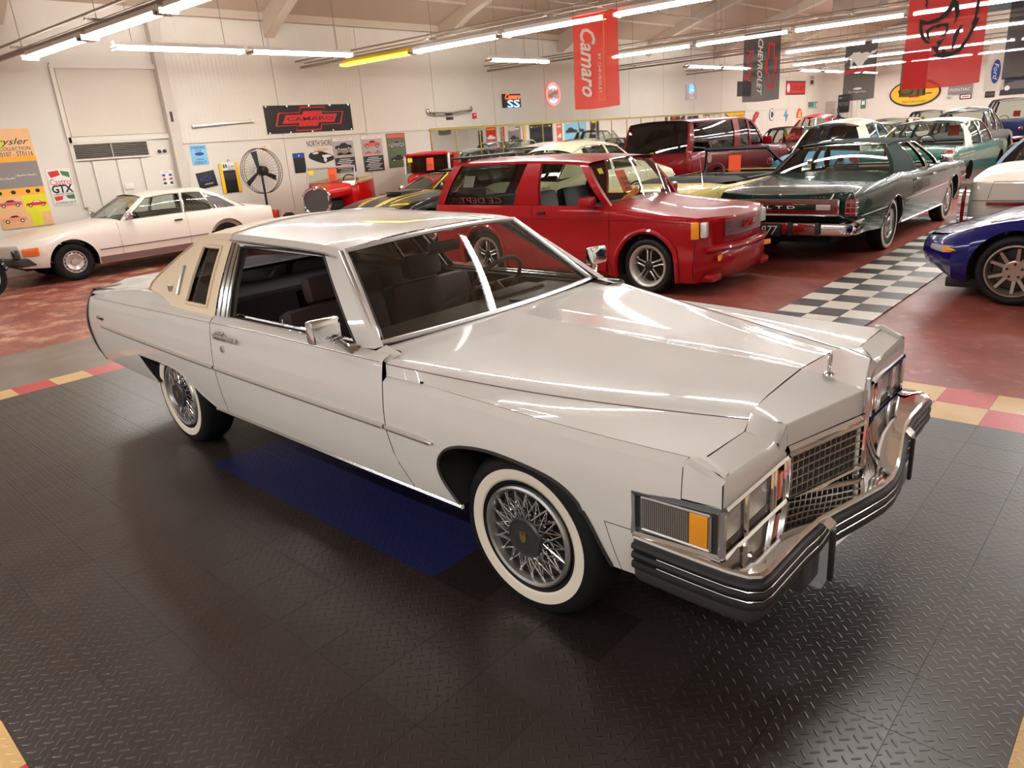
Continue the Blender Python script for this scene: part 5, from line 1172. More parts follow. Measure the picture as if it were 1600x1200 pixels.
# ---------------------------------------------------------------- background cars
def base_p(col, **k):
    p = dict(wb=2.9, xf=.95, xr=-4.1, bow=.12, rbow=.10, R=.335, ar=.40, track=.83, tw=.10, rim=.20, wheel='black', hw=[(-4.2, .84), (-3.6, .89), (-1, .91), (0, .91), (.9, .86)],
        belt=[(-4.15, .84), (-3.5, .93), (-2.6, .95), (-.6, .93), (.2, .89), (.95, .80)], sill=[(-4.2, .40), (-3, .28), (-.4, .26), (.95, .34)], paint=col, cowl=-.65, deckx=-3.0, wst=-1.25, blt=-2.6, roofz=[(-1.2, 1.35), (-1.8, 1.40), (-2.6, 1.37)], rw=.60, rcrown=.05,
        pillars=[((-.68, -.76), (-1.22, -1.30)), ((-1.75, -1.80), (-1.82, -1.87)), ((-2.5, -3.0), (-2.4, -2.64))], fb=(.38, .52, .08, .25, CHROME), rb=(.38, .52, .08, .25, CHROME), trim=CHROME, im=LEATH)
    p.update(k); return p
def lamps(c, z, y, m=None, x=None, r=.055, front=False):
    for s in (-1, 1):
        X = (c.p['xr'] - .03 if not front else c.p['xf'] - .06) if x is None else x
        b = MB().lathe([(r + .015, 0), (r + .018, .03), (r, .045)], 18, axis='x', c=(X, s * y, z), sgn=1 if front else -1).build('lamp_ring', CHROME, c.root)
        MB().lathe([(r, .035), (r * .7, .055), (0, .062)], 18, axis='x', c=(X, s * y, z), sgn=1 if front else -1).build('headlamp' if front else 'tail_lamp', m or (LENS if front else REDL), b)
# red long-cab utility with dark windows
REDV = paint('dark_cherry', rgb(112, 2, 12), .3)
c = Car('tall dark red long utility wagon with blacked-out windows behind the yellow convertible', 'utility_wagon', (-7.75, 17.2, 0), PI / 2, base_p(REDV, wb=3.34, xf=.95, xr=-4.55, R=.37, ar=.44, rim=.22, tw=.12, wheel='black',
    hw=[(-4.6, .92), (-4.3, .97), (-.8, .98), (.3, .97), (.95, .92)], belt=[(-4.6, 1.20), (-.6, 1.20), (-.4, 1.16), (.95, 1.08)], sill=[(-4.6, .45), (.95, .40)], cowl=-.55, deckx=-4.56, deck=False, wst=-1.15, blt=-4.35, roofz=[(-1.2, 1.80), (-1.8, 1.88), (-4.4, 1.87)], rw=.80, rcrown=.05, bi=.02,
    seams=[-.5, -1.45, -2.4], panels=['fender', 'door', 'door', 'quarter_panel'], pillars=[((-.58, -.70), (-1.15, -1.28)), ((-1.42, -1.52), (-1.46, -1.56)), ((-2.02, -2.36), (-2.02, -2.30)), ((-4.38, -4.57), (-4.22, -4.38))], sidem=TINT, blm=TINT, trim=None, rbow=.05, sz=.5,
    tail=[(0, 0), (.3, .01), (.7, .02), (1, -.05)]))
for s in (-1, 1): MB().rbox((-4.56, s * .905, 1.02), (.06, .11, .44), .02).build('tail_lamp', REDL, c.root)
MB().lathe([(.10, 0), (.10, .012), (0, .014)], 20, c=(-3.75, -.975, 1.02), sgn=-1).build('fuel_cap', mat('pink_cap', rgb(196, 150, 146), .4), c.root)
for s in (-1, 1): MB().rbox((-.82, s * 1.08, 1.28), (.12, .22, .2), .03).build('door_mirror', REDV, c.root)
# yellow convertible
YEL = paint('butter_yellow', rgb(226, 204, 120)); NAVY = mat('navy_frame', rgb(22, 24, 44), .35, .3)
c = Car('pale yellow convertible with folded black top between red sport utility and green sedan', 'convertible', (-4.30, 10.75, 0), PI / 2, base_p(YEL, xr=-4.35, roof=False, frame=NAVY, wz=1.34, wst=-1.05, rw=.56, openin=True, deckx=-3.05, belt=[(-4.35, .86), (-3.6, .93), (-2.8, .92), (-.6, .93), (.95, .84)], deckc=[(-4.3, .02), (-3.1, .03)], cexp=5, sh=.42))
mb = MB(); mb.grid([[(x, .80 * u, .945 + dz * (1 - u ** 6) + .012 * math.sin(9 * u + x * 7)) for u in frange(-1, 1, 18)] for x, dz in ((-3.1, -.01), (-3.0, .06), (-2.7, .075), (-2.35, .05), (-2.25, -.03))]); mb.build('folded_top', mat('black_canvas', rgb(30, 29, 30), .8, var=.2), c.root)
MB().tube([(-1.05 + .05 * (1 - u * u), .58 * u, 1.35) for u in frange(-1, 1, 8)], .035, 8).build('header_rail', NAVY, c.root)
card(c.root, 'orange_card', TAGO, (-1.25, -.08, 1.12), (0, -1, 0), (0, 0, 1), .22, .27)
MB().tube([(-3.55, -.72, .93), (-3.45, -.60, 1.38)], [.006, .002], 5).build('antenna', CHROME, c.root)
for s in (-1, 1): MB().tube([(x, s * .80, .955 + 0 * x) for x in (-2.3, -1.2, -.6)], .012, 6).build('door_top_trim', BLACK, c.root)
# sage green forties coupe
SAGE = paint('sage', rgb(204, 204, 172))
c = Car('pale sage green rounded forties coupe behind the red sport utility', 'vintage_coupe', (-7.35, 11.0, 0), PI / 2, base_p(SAGE, xf=.80, xr=-4.0, bow=.30, rbow=.35, belt=[(-4.1, .86), (-3.4, 1.02), (-2.4, 1.10), (-.6, 1.10), (.2, 1.0), (.8, .86)], hw=[(-4.1, .74), (-3.4, .84), (-2.6, .86), (-1, .84), (0, .86), (.8, .74)],
    cowl=-.75, deckx=-3.45, wst=-1.25, blt=-2.75, roofz=[(-1.2, 1.52), (-1.8, 1.60), (-2.3, 1.59), (-2.8, 1.46)], rw=.56, rcrown=.07, pillars=[((-.78, -.88), (-1.22, -1.32)), ((-1.7, -1.78), (-1.72, -1.80)), ((-2.6, -3.4), (-2.45, -2.78))], blm=TINT, sidem=SMOKE, hoodc=[(.8, .10), (.2, .15), (-.7, .10)], deckc=[(-4.0, .02), (-3.4, .06)], cexp=2, rbw=.12, sz=.34))
lamps(c, .80, .62, None, .62, .075, True)
# black muscle car with gold stripes
BLK = paint('gloss_black', rgb(18, 18, 20)); GOLD = mat('gold_stripe', rgb(226, 190, 60), .35, coat=1.0)
c = Car('black muscle car with gold hood stripes nosing out behind the red sport utility', 'muscle_car', (-9.15, 6.0, 0), -PI / 2, base_p(BLK, xf=1.0, bow=.22, belt=[(-4.15, .84), (-3.5, .93), (-2.6, .95), (-.6, .93), (.2, .88), (1.0, .70)], hoodc=[(1.0, .01), (.5, .05), (-.65, .07)], cexp=3, roofz=[(-1.2, 1.24), (-1.8, 1.28), (-2.6, 1.24)], wst=-1.35))
for s in (-1, 1):
    for y0, wd in ((.20, .16), (.46, .05)):
        rows = []
        for x in frange(-.62, .95, 14):
            e = c.hw(x) - c.inset(1.0); row = []
            for q in (0, 1):
                y = s * (y0 + wd * q); u = y / e; row.append((x - (.22 * abs(u) ** 2.4 * max(0, 1 - (1.0 - x) / .74)), y, c.zt(x) + cr([(1.0, .01), (.5, .05), (-.65, .07)], x) * (1 - abs(u) ** 3) + .004))
            rows.append(row)
        MB().grid(rows).build('hood_stripe', GOLD, c.root)
    MB().tube([c.side(-.72, -1.26, t, s, .012) for t in frange(0, 1, 6)], .016, 6).build('pillar_trim', BRIGHT, c.root)
card(c.root, 'yellow_strip', TAGY, (-1.0, .15, 1.12), (0, 1, .6), (-.6, -.2, .5), .55, .09); card(c.root, 'price_card', TAGY, (-1.22, .44, 1.18), (0, 1, 0), (-.5, 0, .5), .12, .09)
MB().rbox((-.2, 0, .99), (.5, .46, .08), .03).build('hood_scoop', BLK, c.root)
lamps(c, .62, .66, None, .86, .08, True)
# teal and cream fifties hardtop
TEAL = mat('paint_teal', rgb(30, 96, 88), .25, .1, .5, .02, spec=.2); CREAMR = paint('cream_roof', rgb(224, 214, 194))
c = Car('teal fifties hardtop with cream roof and round red tail lamps seen past the green sedan', 'hardtop', (-2.80, 18.5, 0), PI / 2, base_p(TEAL, arr=.36, wb=3.1, xf=1.0, xr=-4.6, hw=[(-4.7, .90), (-4.2, .95), (-1, .96), (0, .96), (1, .92)], belt=[(-4.65, .92), (-4.2, 1.0), (-3.4, .99), (-2.6, .97), (-.6, .97), (1, .92)], cowl=-.7, deckx=-3.3, wst=-1.0, blt=-2.75, roofz=[(-1.0, 1.44), (-1.8, 1.49), (-2.8, 1.45)], rw=.66, roofm=CREAMR, cpm=CREAMR, rcrown=.06,
    pillars=[((-.72, -.78), (-1.0, -1.06)), ((-1.85, -1.9), (-1.9, -1.95)), ((-2.75, -3.3), (-2.7, -2.8))], deckc=[(-4.6, -.04), (-4.0, .03), (-3.2, .04)], cexp=3, rbow=.05, blm=GLASS))
lamps(c, .90, .88, mat('round_red', rgb(190, 50, 50), .2, coat=1.0), None, .075)
for k in range(4):
    for s in (-1, 1): MB().tube([(-2.9 - .06 * k, s * .968, .86 - .07 * k), (-4.2, s * .962, .86 - .07 * k)], .009, 5).build('side_strake', CHROME, c.root)
card(c.root, 'red_tag', RED_T, (-1.6, -.25, 1.25), (0, -1, 0), (0, 0, 1), .22, .22)
# blue and cream fifties car
SKY = paint('sky_blue', rgb(104, 160, 196))
c = Car('sky blue fifties car with rounded cream roof beyond the green sedan roof', 'hardtop', (-4.95, 18.9, 0), PI / 2, base_p(SKY, wb=3.0, xf=.95, xr=-4.4, deckx=-3.2, wst=-1.1, blt=-2.8, roofz=[(-1.1, 1.50), (-1.8, 1.57), (-2.8, 1.50)], rw=.60, roofm=CREAMR, cpm=CREAMR, rcrown=.09, blm=TINT, trim=None, pillars=[((-.68, -.76), (-1.1, -1.18)), ((-1.75, -1.8), (-1.8, -1.85)), ((-2.5, -3.2), (-2.4, -2.84))]))
lamps(c, .86, .80, None, None, .06)
# the far rows: each with its own colour and place
TR2 = dict(trim=BRIGHT)
for nm, lb, x, y, col, rf, kw in (
    ('station_wagon', 'red-roofed wagon with cream tailgate at right behind the teal hardtop', -.85, 24.2, 'wagon_cream', 'wagon_red', dict(blt=-4.0, deckx=-4.05, deck=False, roofz=[(-1.2, 1.50), (-4.0, 1.52)], rw=.68, pillars=[((-.68, -.76), (-1.22, -1.30)), ((-1.75, -1.80), (-1.82, -1.87)), ((-3.8, -4.1), (-3.8, -4.02))])),
    ('sedan', 'dark teal rounded sedan roof rising behind the cream-roofed teal hardtop', -4.0, 27.0, 'dark_teal', None, dict(roofz=[(-1.2, 1.52), (-1.9, 1.62), (-2.7, 1.52)], rcrown=.09)),
    ('coupe', 'black-roofed car just left of the teal hardtop in the far rows', -5.9, 24.6, 'far_black', None, dict()),
    ('coupe', 'white-roofed car behind the black-roofed car in the far rows', -7.0, 30.5, 'far_white', None, dict(roofz=[(-1.2, 1.42), (-2.6, 1.45)])),
    ('vintage_coupe', 'bright red rounded vintage coupe near the left wall in the far rows', -11.1, 33.5, 'far_red', None, dict(roofz=[(-1.2, 1.62), (-1.9, 1.74), (-2.7, 1.60)], rcrown=.10, belt=[(-4.1, .9), (-2.6, 1.12), (-.6, 1.12), (.95, .95)], trim=None)),
    ('coupe', 'black car with white roof sides right of the far red vintage coupe', -8.9, 31.5, 'far_black2', 'far_white2', dict()),
    ('convertible_top_car', 'dark car with chrome roof edge just beyond the red utility wagon', -8.95, 25.6, 'far_maroon', 'far_blackroof', dict(roofz=[(-1.2, 1.40), (-2.6, 1.45)])),
    ('utility_wagon', 'navy blue tall wagon roof at the far right back', -4.2, 35.5, 'far_navy', None, dict(belt=[(-4.15, 1.1), (.95, 1.0)], roofz=[(-1.2, 1.78), (-2.6, 1.84)])),
    ('sedan', 'cream-roofed sedan at the far right back beside the navy wagon', -1.9, 31.5, 'far_cream', None, dict(roofz=[(-1.2, 1.58), (-2.6, 1.66)])),
    ('coupe', 'low black car with yellow window card far behind the blue and cream car', -7.6, 37.5, 'far_black3', None, dict(roofz=[(-1.2, 1.52), (-2.6, 1.6)])),
    ('sedan', 'white-roofed old sedan beside the left wall mirror behind the black muscle car', -10.9, 14.5, 'old_white', None, dict(roofz=[(-1.2, 1.5), (-1.9, 1.56), (-2.7, 1.46)], rcrown=.08)),
    ('sedan', 'pale grey-green chromed sedan parked closest to the wall mirror', -13.1, 16.5, 'mist_green', None, dict(roofz=[(-1.2, 1.46), (-1.9, 1.52), (-2.7, 1.44)]))):
    cols = dict(wagon_cream=rgb(222, 206, 180), wagon_red=rgb(168, 44, 50), dark_teal=rgb(44, 58, 66), far_black=rgb(28, 27, 30), far_white=rgb(224, 218, 208), far_red=rgb(204, 32, 48), far_black2=rgb(24, 24, 26), far_white2=rgb(226, 222, 214), far_maroon=rgb(70, 24, 34), far_blackroof=rgb(36, 34, 38), far_navy=rgb(24, 34, 78), far_cream=rgb(222, 210, 190), far_black3=rgb(22, 22, 24), old_white=rgb(228, 222, 210), mist_green=rgb(178, 194, 186))
    pp = base_p(paint(nm + '_' + col, cols[col])); pp.update(kw)
    if rf: pp['roofm'] = pp['cpm'] = paint(rf, cols[rf])
    c = Car(lb, nm if nm != 'convertible_top_car' else 'coupe', (x, y, 0), PI / 2, pp); lamps(c, .78, .72, None, None, .05)
    if col in ('wagon_cream', 'far_maroon', 'far_red', 'far_navy'): card(c.root, 'red_tag', RED_T, (-2.0, -.2, 1.28), (0, -1, 0), (0, 0, 1), .24, .22)
    if col in ('far_maroon', 'far_black3', 'far_red'): card(c.root, 'yellow_card', TAGY, (-2.0, .25, 1.26), (0, -1, .5), (0, .4, 1), .12, .24)
# ---------------------------------------------------------------- hot rods
HRED = paint('hot_red', rgb(196, 10, 14))
def loft(name, st, m, root, n=24, e=4.0, **k):
    rows = []
    for x, w, z0, z1 in st:
        zc, h = (z0 + z1) / 2, (z1 - z0) / 2
        row = []
        for i in range(n):
            t = 2 * PI * i / n; ct, s_ = math.cos(t), math.sin(t); row.append((x, w * math.copysign(abs(ct) ** (2 / e), ct), zc + h * math.copysign(abs(s_) ** (2 / e), s_)))
        rows.append(row)
    mb = MB().grid(rows, closed=True); o0 = len(st) - 1
    mb.f.append(tuple(range(n))); mb.f.append(tuple(o0 * n + i for i in range(n)))
    return mb.build(name, m, root, **k)
def hotrod(label, loc, yaw, closed):
    r = thing('hot_rod', label, 'car', loc, yaw)
    W_ = .60
    sh = [(0.06, .27), (0.06, .30)]
    mb = MB(); ring = [(.04 + .0, .30 * math.cos(t) * (1 if math.sin(t) > -.2 else .92), .80 + .29 * math.sin(t) * (1 if math.sin(t) > 0 else .95)) for t in frange(0, 2 * PI, 36)[:-1]]
    ring = [(.05, math.copysign(min(abs(p[1]) * 1.12, .285), p[1]), p[2]) for p in ring]
    mb.tube(ring, .035, 8, closed=True); mb.build('grille_shell', CHROME if not closed else HRED, r)
    mb = MB(); n = len(ring); mb.add(ring + [(.0, p[1], p[2]) for p in ring], [tuple(range(n))]); mb.build('grille_mesh', mat('grille_grey', rgb(84, 80, 78), .4, .6, var=.2, scale=60), r)
    MB().rbox((.085, 0, 1.055), (.02, .07, .03), .01).build('radiator_badge', CHROME if not closed else HRED, r)
    loft('hood', [(.02, .26, .80, 1.08), (-.4, .36, .80, 1.10), (-.85, .50, .80, 1.12)], HRED, r, e=3.2)
    loft('engine_block', [(-.1, .22, .5, .8), (-.8, .3, .5, .8)], DARK, r)
    tub = [(-.85, .52, .52, 1.12), (-1.1, .58, .5, 1.13), (-1.6, W_, .5, 1.13), (-2.2, W_, .5, 1.12), (-2.6, .52, .52, 1.08)]
    if not closed:
        loft('body_tub', tub[:2] + [(-1.12, .58, .5, 1.05)] , HRED, r, e=5)
        mb = MB()
        for sd in (-1, 1): mb.grid([[(x, sd * w, z) for z in (.5, .65, .8, .95, 1.09)] + [(x, sd * (w - .05), 1.11)] for x, w in ((-1.1, .585), (-1.5, .61), (-2.0, .61), (-2.4, .56), (-2.6, .48))])
        mb.grid([[(-2.6 - .06 * (1 - (y / .48) ** 2), y, z) for z in (.5, .8, 1.0, 1.09)] for y in frange(-.48, .48, 6)]); mb.build('body_side', HRED, r)
        TT = mat('tan_trim', rgb(196, 172, 136), .6); ringt = [(-1.2, -.57, 1.11), (-1.6, -.59, 1.12), (-2.1, -.59, 1.13), (-2.45, -.52, 1.14), (-2.6, -.3, 1.14), (-2.64, 0, 1.14), (-2.6, .3, 1.14), (-2.45, .52, 1.14), (-2.1, .59, 1.13), (-1.6, .59, 1.12), (-1.2, .57, 1.11)]
        MB().tube(ringt, .045, 8).build('cockpit_rim', TT, r); seat(r, -1.95, 0, 1.0, TT, h=.5, base=.45)
        steering(r, -1.45, .3, 1.12, BLACK, .17)
        z0, z1 = 1.12, 1.46
        MB().tube([(-1.0, -.56, z0), (-1.06, -.56, z1), (-1.06, .56, z1), (-1.0, .56, z0)], .024, 8).build('windscreen_frame', SATIN, r); MB().tube([(-1.0, -.56, z0 + .02), (-1.0, .56, z0 + .02)], .015, 6).build('windscreen_foot', CHROME, r)
        g = MB().grid([[(-1.0, -.55, z0), (-1.0, .55, z0)], [(-1.06, -.55, z1), (-1.06, .55, z1)]]).build('windscreen', GLASS, r)
        card(r, 'price_card', TAGY, (-1.0, -.45, 1.38), (0, 1, 0), (-.2, 0, 1), .12, .1); card(r, 'orange_card', TAGO, (-1.0, .05, 1.30), (0, 1, 0), (-.2, 0, 1), .2, .27); text('card_letters', 'PLEASE\nDO NOT\nTOUCH', BLACK_P, r, (-.99, .05, 1.29), (0, 1, 0), (-.2, 0, 1), .03, width=.16)
        card(r, 'info_sheet', PAPER, (-.93, .42, 1.10), (0, 1, 0), (-.7, 0, .7), .3, .14)
    else:
        loft('body_tub', tub, HRED, r, e=5)
        rows = []
        for x, z, w in ((-.98, 1.56, .52), (-1.05, 1.60, .55), (-1.6, 1.63, .57), (-2.2, 1.61, .56), (-2.45, 1.50, .52), (-2.55, 1.30, .52), (-2.6, 1.08, .52)): rows.append([(x, u * w, z - .06 * abs(u) ** 4 - (.05 if abs(u) == 1 else 0)) for u in frange(-1, 1, 14)])
        MB().grid(rows).build('roof', HRED, r)
        MB().rbox((-.98, 0, 1.57), (.10, 1.10, .07), .025).build('sun_visor', HRED, r)
        for s in (-1, 1):
            for xb, xt in ((-.90, -.98), (-1.75, -1.75)): MB().tube([(xb, s * .56, 1.12), (xt, s * .55, 1.56)], .035, 8).build('roof_pillar', HRED if xb < -1 else mat('pillar_chrome', rgb(200, 190, 186), .3, .5), r)
            MB().box((-2.2, s * .55, 1.33), (.8, .05, .46)).build('cab_side', HRED, r)
            MB().grid([[(-.95, s * .55, 1.14), (-1.7, s * .55, 1.14)], [(-1.0, s * .54, 1.54), (-1.7, s * .54, 1.54)]]).build('side_window', GLASS, r)
        MB().grid([[(-.9, -.53, 1.13), (-.9, .53, 1.13)], [(-.98, -.52, 1.55), (-.98, .52, 1.55)]]).build('windscreen', SMOKE, r)
        card(r, 'price_card', TAGY, (-.93, -.42, 1.45), (0, 1, 0), (-.2, 0, 1), .12, .1); card(r, 'orange_card', TAGO, (-.93, .08, 1.33), (0, 1, 0), (-.2, 0, 1), .18, .3); text('card_letters', 'PLEASE\nDO NOT\nTOUCH', BLACK_P, r, (-.92, .08, 1.32), (0, 1, 0), (-.2, 0, 1), .03, width=.15)
        seat(r, -1.8, 0, .95, LEATH, h=.6, base=.45)
    for s in (-1, 1):
        for x, R, hw_ in ((0, .31, .075), (-2.45, .36, .10)): wheel(r, x, s * (.78 if x == 0 else .84), s, R, hw_, .19, 'black')
        if closed: MB().sphere((.12, s * .46, .86), .085, sc=(1.1, 1, 1)).build('headlamp', CHROME, r)
    MB().tube([(0, -.7, .32), (0, .7, .32)], .03, 8).build('front_axle', BLACK, r); MB().tube([(-2.45, -.75, .36), (-2.45, .75, .36)], .04, 8).build('rear_axle', BLACK, r)
    MB().box((-1.2, 0, .46), (2.6, .6, .08)).build('chassis', BLACK, r, smooth=False)
    return r
hotrod('bright red open roadster hot rod with chrome grille shell and framed windscreen', (-12.2, 6.3, 0), deg(-54), False)
hotrod('bright red closed-cab hot rod with visor roof and orange window card', (-12.0, 9.1, 0), deg(-52), True)
# motorcycle cut by the left edge
def motorcycle():
    r = thing('motorcycle', 'dark motorcycle of which only the front wheel and bar end show at the left edge', 'motorcycle', (-11.9, -.06, 0), deg(86))
    for x, R in ((0, .33), (-1.5, .33)):
        t = put('wheel', MB().lathe([(.24, -.05), (.31, -.06), (R, -.02), (R, .02), (.31, .06), (.24, .05), (.24, -.05)], 40).mesh('tyre', TYRE), r, (x, 0, R)); g = MB()
        for k in range(12): a = 2 * PI * k / 12; g.tube([(.03 * math.cos(a), 0, .03 * math.sin(a)), (.25 * math.cos(a), 0, .25 * math.sin(a))], .008, 5)
        g.lathe([(.225, -.03), (.245, -.035), (.245, .035), (.225, .03)], 32); g.build('rim', mat('pale_rim', rgb(210, 200, 180), .35, .4), t)
    for s in (-1, 1): MB().tube([(0, s * .09, .33), (-.30, s * .10, 1.0)], .022, 8).build('fork_leg', CHROME, r)
    MB().tube([(-.42, -.40, 1.06), (-.32, -.18, 1.03), (-.30, 0, 1.0), (-.32, .18, 1.03), (-.42, .40, 1.06)], .014, 8).build('handlebar', CHROME, r)
    MB().lathe([(.02, -.08), (.09, -.04), (.10, .04), (.09, .06), (0, .08)], 20, axis='x', c=(-.12, 0, .92)).build('headlamp', CHROME, r)
    loft('fuel_tank', [(-.45, .06, .82, .95), (-.6, .15, .76, 1.0), (-.95, .11, .76, .96), (-1.05, .05, .8, .9)], BLK, r, e=2.4)
    MB().rbox((-1.3, 0, .80), (.6, .24, .09), .04).build('saddle', LEATH, r); loft('engine_block', [(-.5, .16, .32, .7), (-1.1, .16, .32, .7)], mat('engine_grey', rgb(96, 94, 94), .4, .6), r, e=5)
    MB().tube([(.25 * math.cos(t) * 1.4 - .0, 0, .33 + .25 * math.sin(t) * 1.42) for t in frange(.2, 2.6, 12)], .05, 6).build('mudguard', BLK, r)
    MB().tube([(-.28, 0, .95), (-.6, 0, .70), (-1.5, 0, .5)], .03, 8).build('frame', BLK, r); MB().tube([(-1.5, -.12, .33), (-1.2, -.12, .7)], .02, 6).build('rear_shock', CHROME, r)
    MB().tube([(-1.15, -.12, .33), (-1.17, -.26, .01)], .012, 6).build('side_stand', BLACK, r)
motorcycle()
# ---------------------------------------------------------------- banners hung from the rails
F_RED = cloth('flag_orange_red', rgb(255, 52, 26), .12); F_BLK = cloth('flag_black', rgb(40, 38, 42)); F_DRED = cloth('flag_red', rgb(244, 14, 22), .12); F_WHT = cloth('flag_white', rgb(226, 218, 204), .2); F_BLK2 = cloth('flag_black_plain', rgb(36, 38, 46))
def banner(label, x0, x1, y, z0, z1, m, amp=.012):
    w, h = x1 - x0, z1 - z0
    rows = []
    for i in range(17):
        v = i / 16; rows.append([(lerp(-w / 2, w / 2, u), amp * math.sin(9 * u + 3 * v + y) * (0.3 + v) , -h * v - .02 * math.sin(PI * u) * v + .012 * abs(u - .5) * (1 - v)) for u in frange(0, 1, 16)])
    o = MB().grid(rows).build('hanging_banner', m); o.location = ((x0 + x1) / 2, y, z1); tag(o, label, 'banner', 'banners hanging from the light rails')
    mb = MB()
    for u in (-.48, .48): mb.tube([(u * w, 0, -.005), (u * w, 0, 3.72 - z1 + .01)], .004, 5)
    MB().tube([(-.5 * w, 0, 0), (.5 * w, 0, 0)], .008, 6).build('top_hem', m, o)
    for u in (-.48, .48): MB().tube([(u * w, 0, -.005), (u * w, .0, 3.835 - z1)], .004, 5).build('tie_cord', GREYT, o)
    return o
def shape(o, name, pts, m, off=-.026, t=.003): return MB().poly([(x, off, z) for x, z in pts], (0, -t, 0)).build(name, m, o, smooth=False)
b = banner('orange red hanging banner with white script car name reading downward', -6.65, -5.72, 8.26, 2.20, 3.66, F_RED)
text('banner_script', 'Camaro', WHITE_P, b, (-.13, -.026, -.74), (0, 0, -1), (1, 0, 0), .30, width=1.08, shear=.45, bold=.02)
text('banner_letters', 'BY CHEVROLET', WHITE_P, b, (.10, -.026, -.93), (0, 0, -1), (1, 0, 0), .055, width=.62)
shape(b, 'yellow_line', [(.185, -.02), (.215, -.02), (.20, -1.36), (.06, -1.36), (.06, -1.20), (.075, -1.20), (.075, -1.345), (.185, -1.345)], mat('yellow_orange_print', rgb(246, 140, 30), .6))
b = banner('black hanging banner with red outlined bow tie and white maker lettering', -6.58, -5.70, 14.66, 2.21, 3.66, F_BLK)
text('banner_letters', 'CHEVROLET', WHITE_P, b, (-.02, -.026, -.73), (0, 0, -1), (1, 0, 0), .115, width=1.2, shear=.3, bold=.02)
text('banner_script', 'Racing', RED_T, b, (-.26, -.026, -.68), (0, 0, -1), (1, 0, 0), .17, width=.70, shear=.4)
bt = lambda k, cx, cz, s: [(cx + a * s * k, cz + b_ * s) for a, b_ in ((-.42, 1.0), (.42, .9), (.42, .33), (.75, .28), (.75, -.28), (.42, -.33), (.42, -1.0), (-.42, -.9), (-.42, -.33), (-.75, -.28), (-.75, .28), (-.42, .33))]
o_, i_ = bt(.36, .24, -.72, .50), bt(.26, .24, -.72, .44); mb = MB(); n = len(o_); mb.add([(x, -.027, z) for x, z in o_] + [(x, -.027, z) for x, z in i_], [(k, (k + 1) % n, n + (k + 1) % n, n + k) for k in range(n)]); mb.build('bow_tie_outline', RED_T, b, smooth=False)
b = banner('black hanging banner with white running horse over a red line', -6.23, -5.38, 20.32, 2.13, 3.62, F_BLK)
HORSE = [(-.40, -.50), (-.36, -.40), (-.30, -.33), (-.24, -.30), (-.20, -.24), (-.12, -.25), (-.04, -.24), (.02, -.29), (.10, -.27), (.18, -.27), (.25, -.31), (.30, -.26), (.38, -.25), (.42, -.21), (.40, -.29), (.31, -.33), (.24, -.35), (.22, -.42), (.12, -.50), (.08, -.58), (-.02, -.62), (-.10, -.66), (-.08, -.58), (-.13, -.52), (-.18, -.47), (-.22, -.56), (-.16, -.61), (-.25, -.60), (-.27, -.48), (-.25, -.40), (-.31, -.42), (-.36, -.47)]
shape(b, 'running_horse', HORSE, WHITE_P); shape(b, 'red_line', [(-.40, -.70), (.40, -.66), (.40, -.74), (-.40, -.79)], RED_T)
text('banner_letters', 'The Original Since', WHITE_P, b, (-.02, -.026, -1.28), (1, 0, 0), (0, 0, 1), .05, width=.48); shape(b, 'oval_mark', [(-.02 + .12 * math.cos(t), -1.20 + .03 * math.sin(t)) for t in frange(0, 2 * PI, 16)[:-1]], WHITE_P)
b = banner('bright red hanging banner with black horned head emblem nearest on the right', -1.45, -.55, 8.66, 2.05, 3.60, F_DRED, .016)
def dem(pts):
    out = []
    for x, y in pts:
        l, r = 180 - 85 * y / 985, 1065 - 200 * y / 935; out.append(((x - l) / (r - l) * .90 - .45, -1.55 + (955 - y) / 885))
    return out
for nm, pts in (('horn_brow', [(305, 220), (395, 255), (520, 228), (620, 145), (680, 30), (735, 120), (735, 210), (670, 335), (692, 225), (678, 150), (600, 228), (500, 275), (400, 288), (325, 280)]), ('face_edge', [(303, 222), (328, 280), (345, 380), (370, 440), (420, 492), (365, 482), (318, 420), (298, 330)]),
    ('eye', [(368, 350), (440, 312), (520, 298), (612, 300), (612, 365), (580, 425), (515, 445), (575, 395), (588, 335), (540, 320), (500, 342), (470, 322), (440, 340), (405, 365), (410, 460), (385, 430)]),
    ('jaw', [(890, -20), (912, 50), (972, 40), (935, 190), (906, 288), (932, 295), (880, 390), (800, 512), (720, 612), (640, 648), (540, 662), (420, 622), (478, 610), (425, 520), (492, 530), (480, 480), (535, 470), (585, 425), (505, 540), (492, 598), (540, 592), (552, 545), (570, 595), (640, 602), (720, 560), (800, 462), (862, 352), (842, 350), (880, 290), (905, 200), (900, 180), (942, 84), (905, 80), (868, 132), (892, 60)]), ('cheek', [(655, 450), (682, 395), (760, 325), (705, 445), (655, 555), (640, 600), (628, 592)]), ('ear', [(360, 0), (400, -40), (392, 40), (385, 130), (362, 70), (380, 60), (368, 30)])):
    shape(b, nm, dem(pts), BLACK_P, -.034)
b = banner('plain black hanging banner cut by the right edge of the photo', -.32, .58, 8.73, 2.06, 3.60, F_BLK2, .02)
b = banner('small white hanging banner with upright blue oval name badge', -3.96, -3.40, 26.68, 2.14, 3.64, F_WHT)
mb = MB(); mb.poly([(.02 + .125 * math.cos(t) , -.030, -.93 + .36 * math.sin(t)) for t in frange(0, 2 * PI, 32)[:-1]], (0, -.004, 0)); mb.build('blue_oval', BLUE_P, b, smooth=False); text('oval_script', 'Ford', WHITE_P, b, (.02, -.036, -.93), (0, 0, -1), (1, 0, 0), .13, width=.5, shear=.3)
b = banner('narrow black hanging banner half hidden behind the bright red one', -6.44, -5.62, 26.46, 2.17, 3.64, F_BLK)
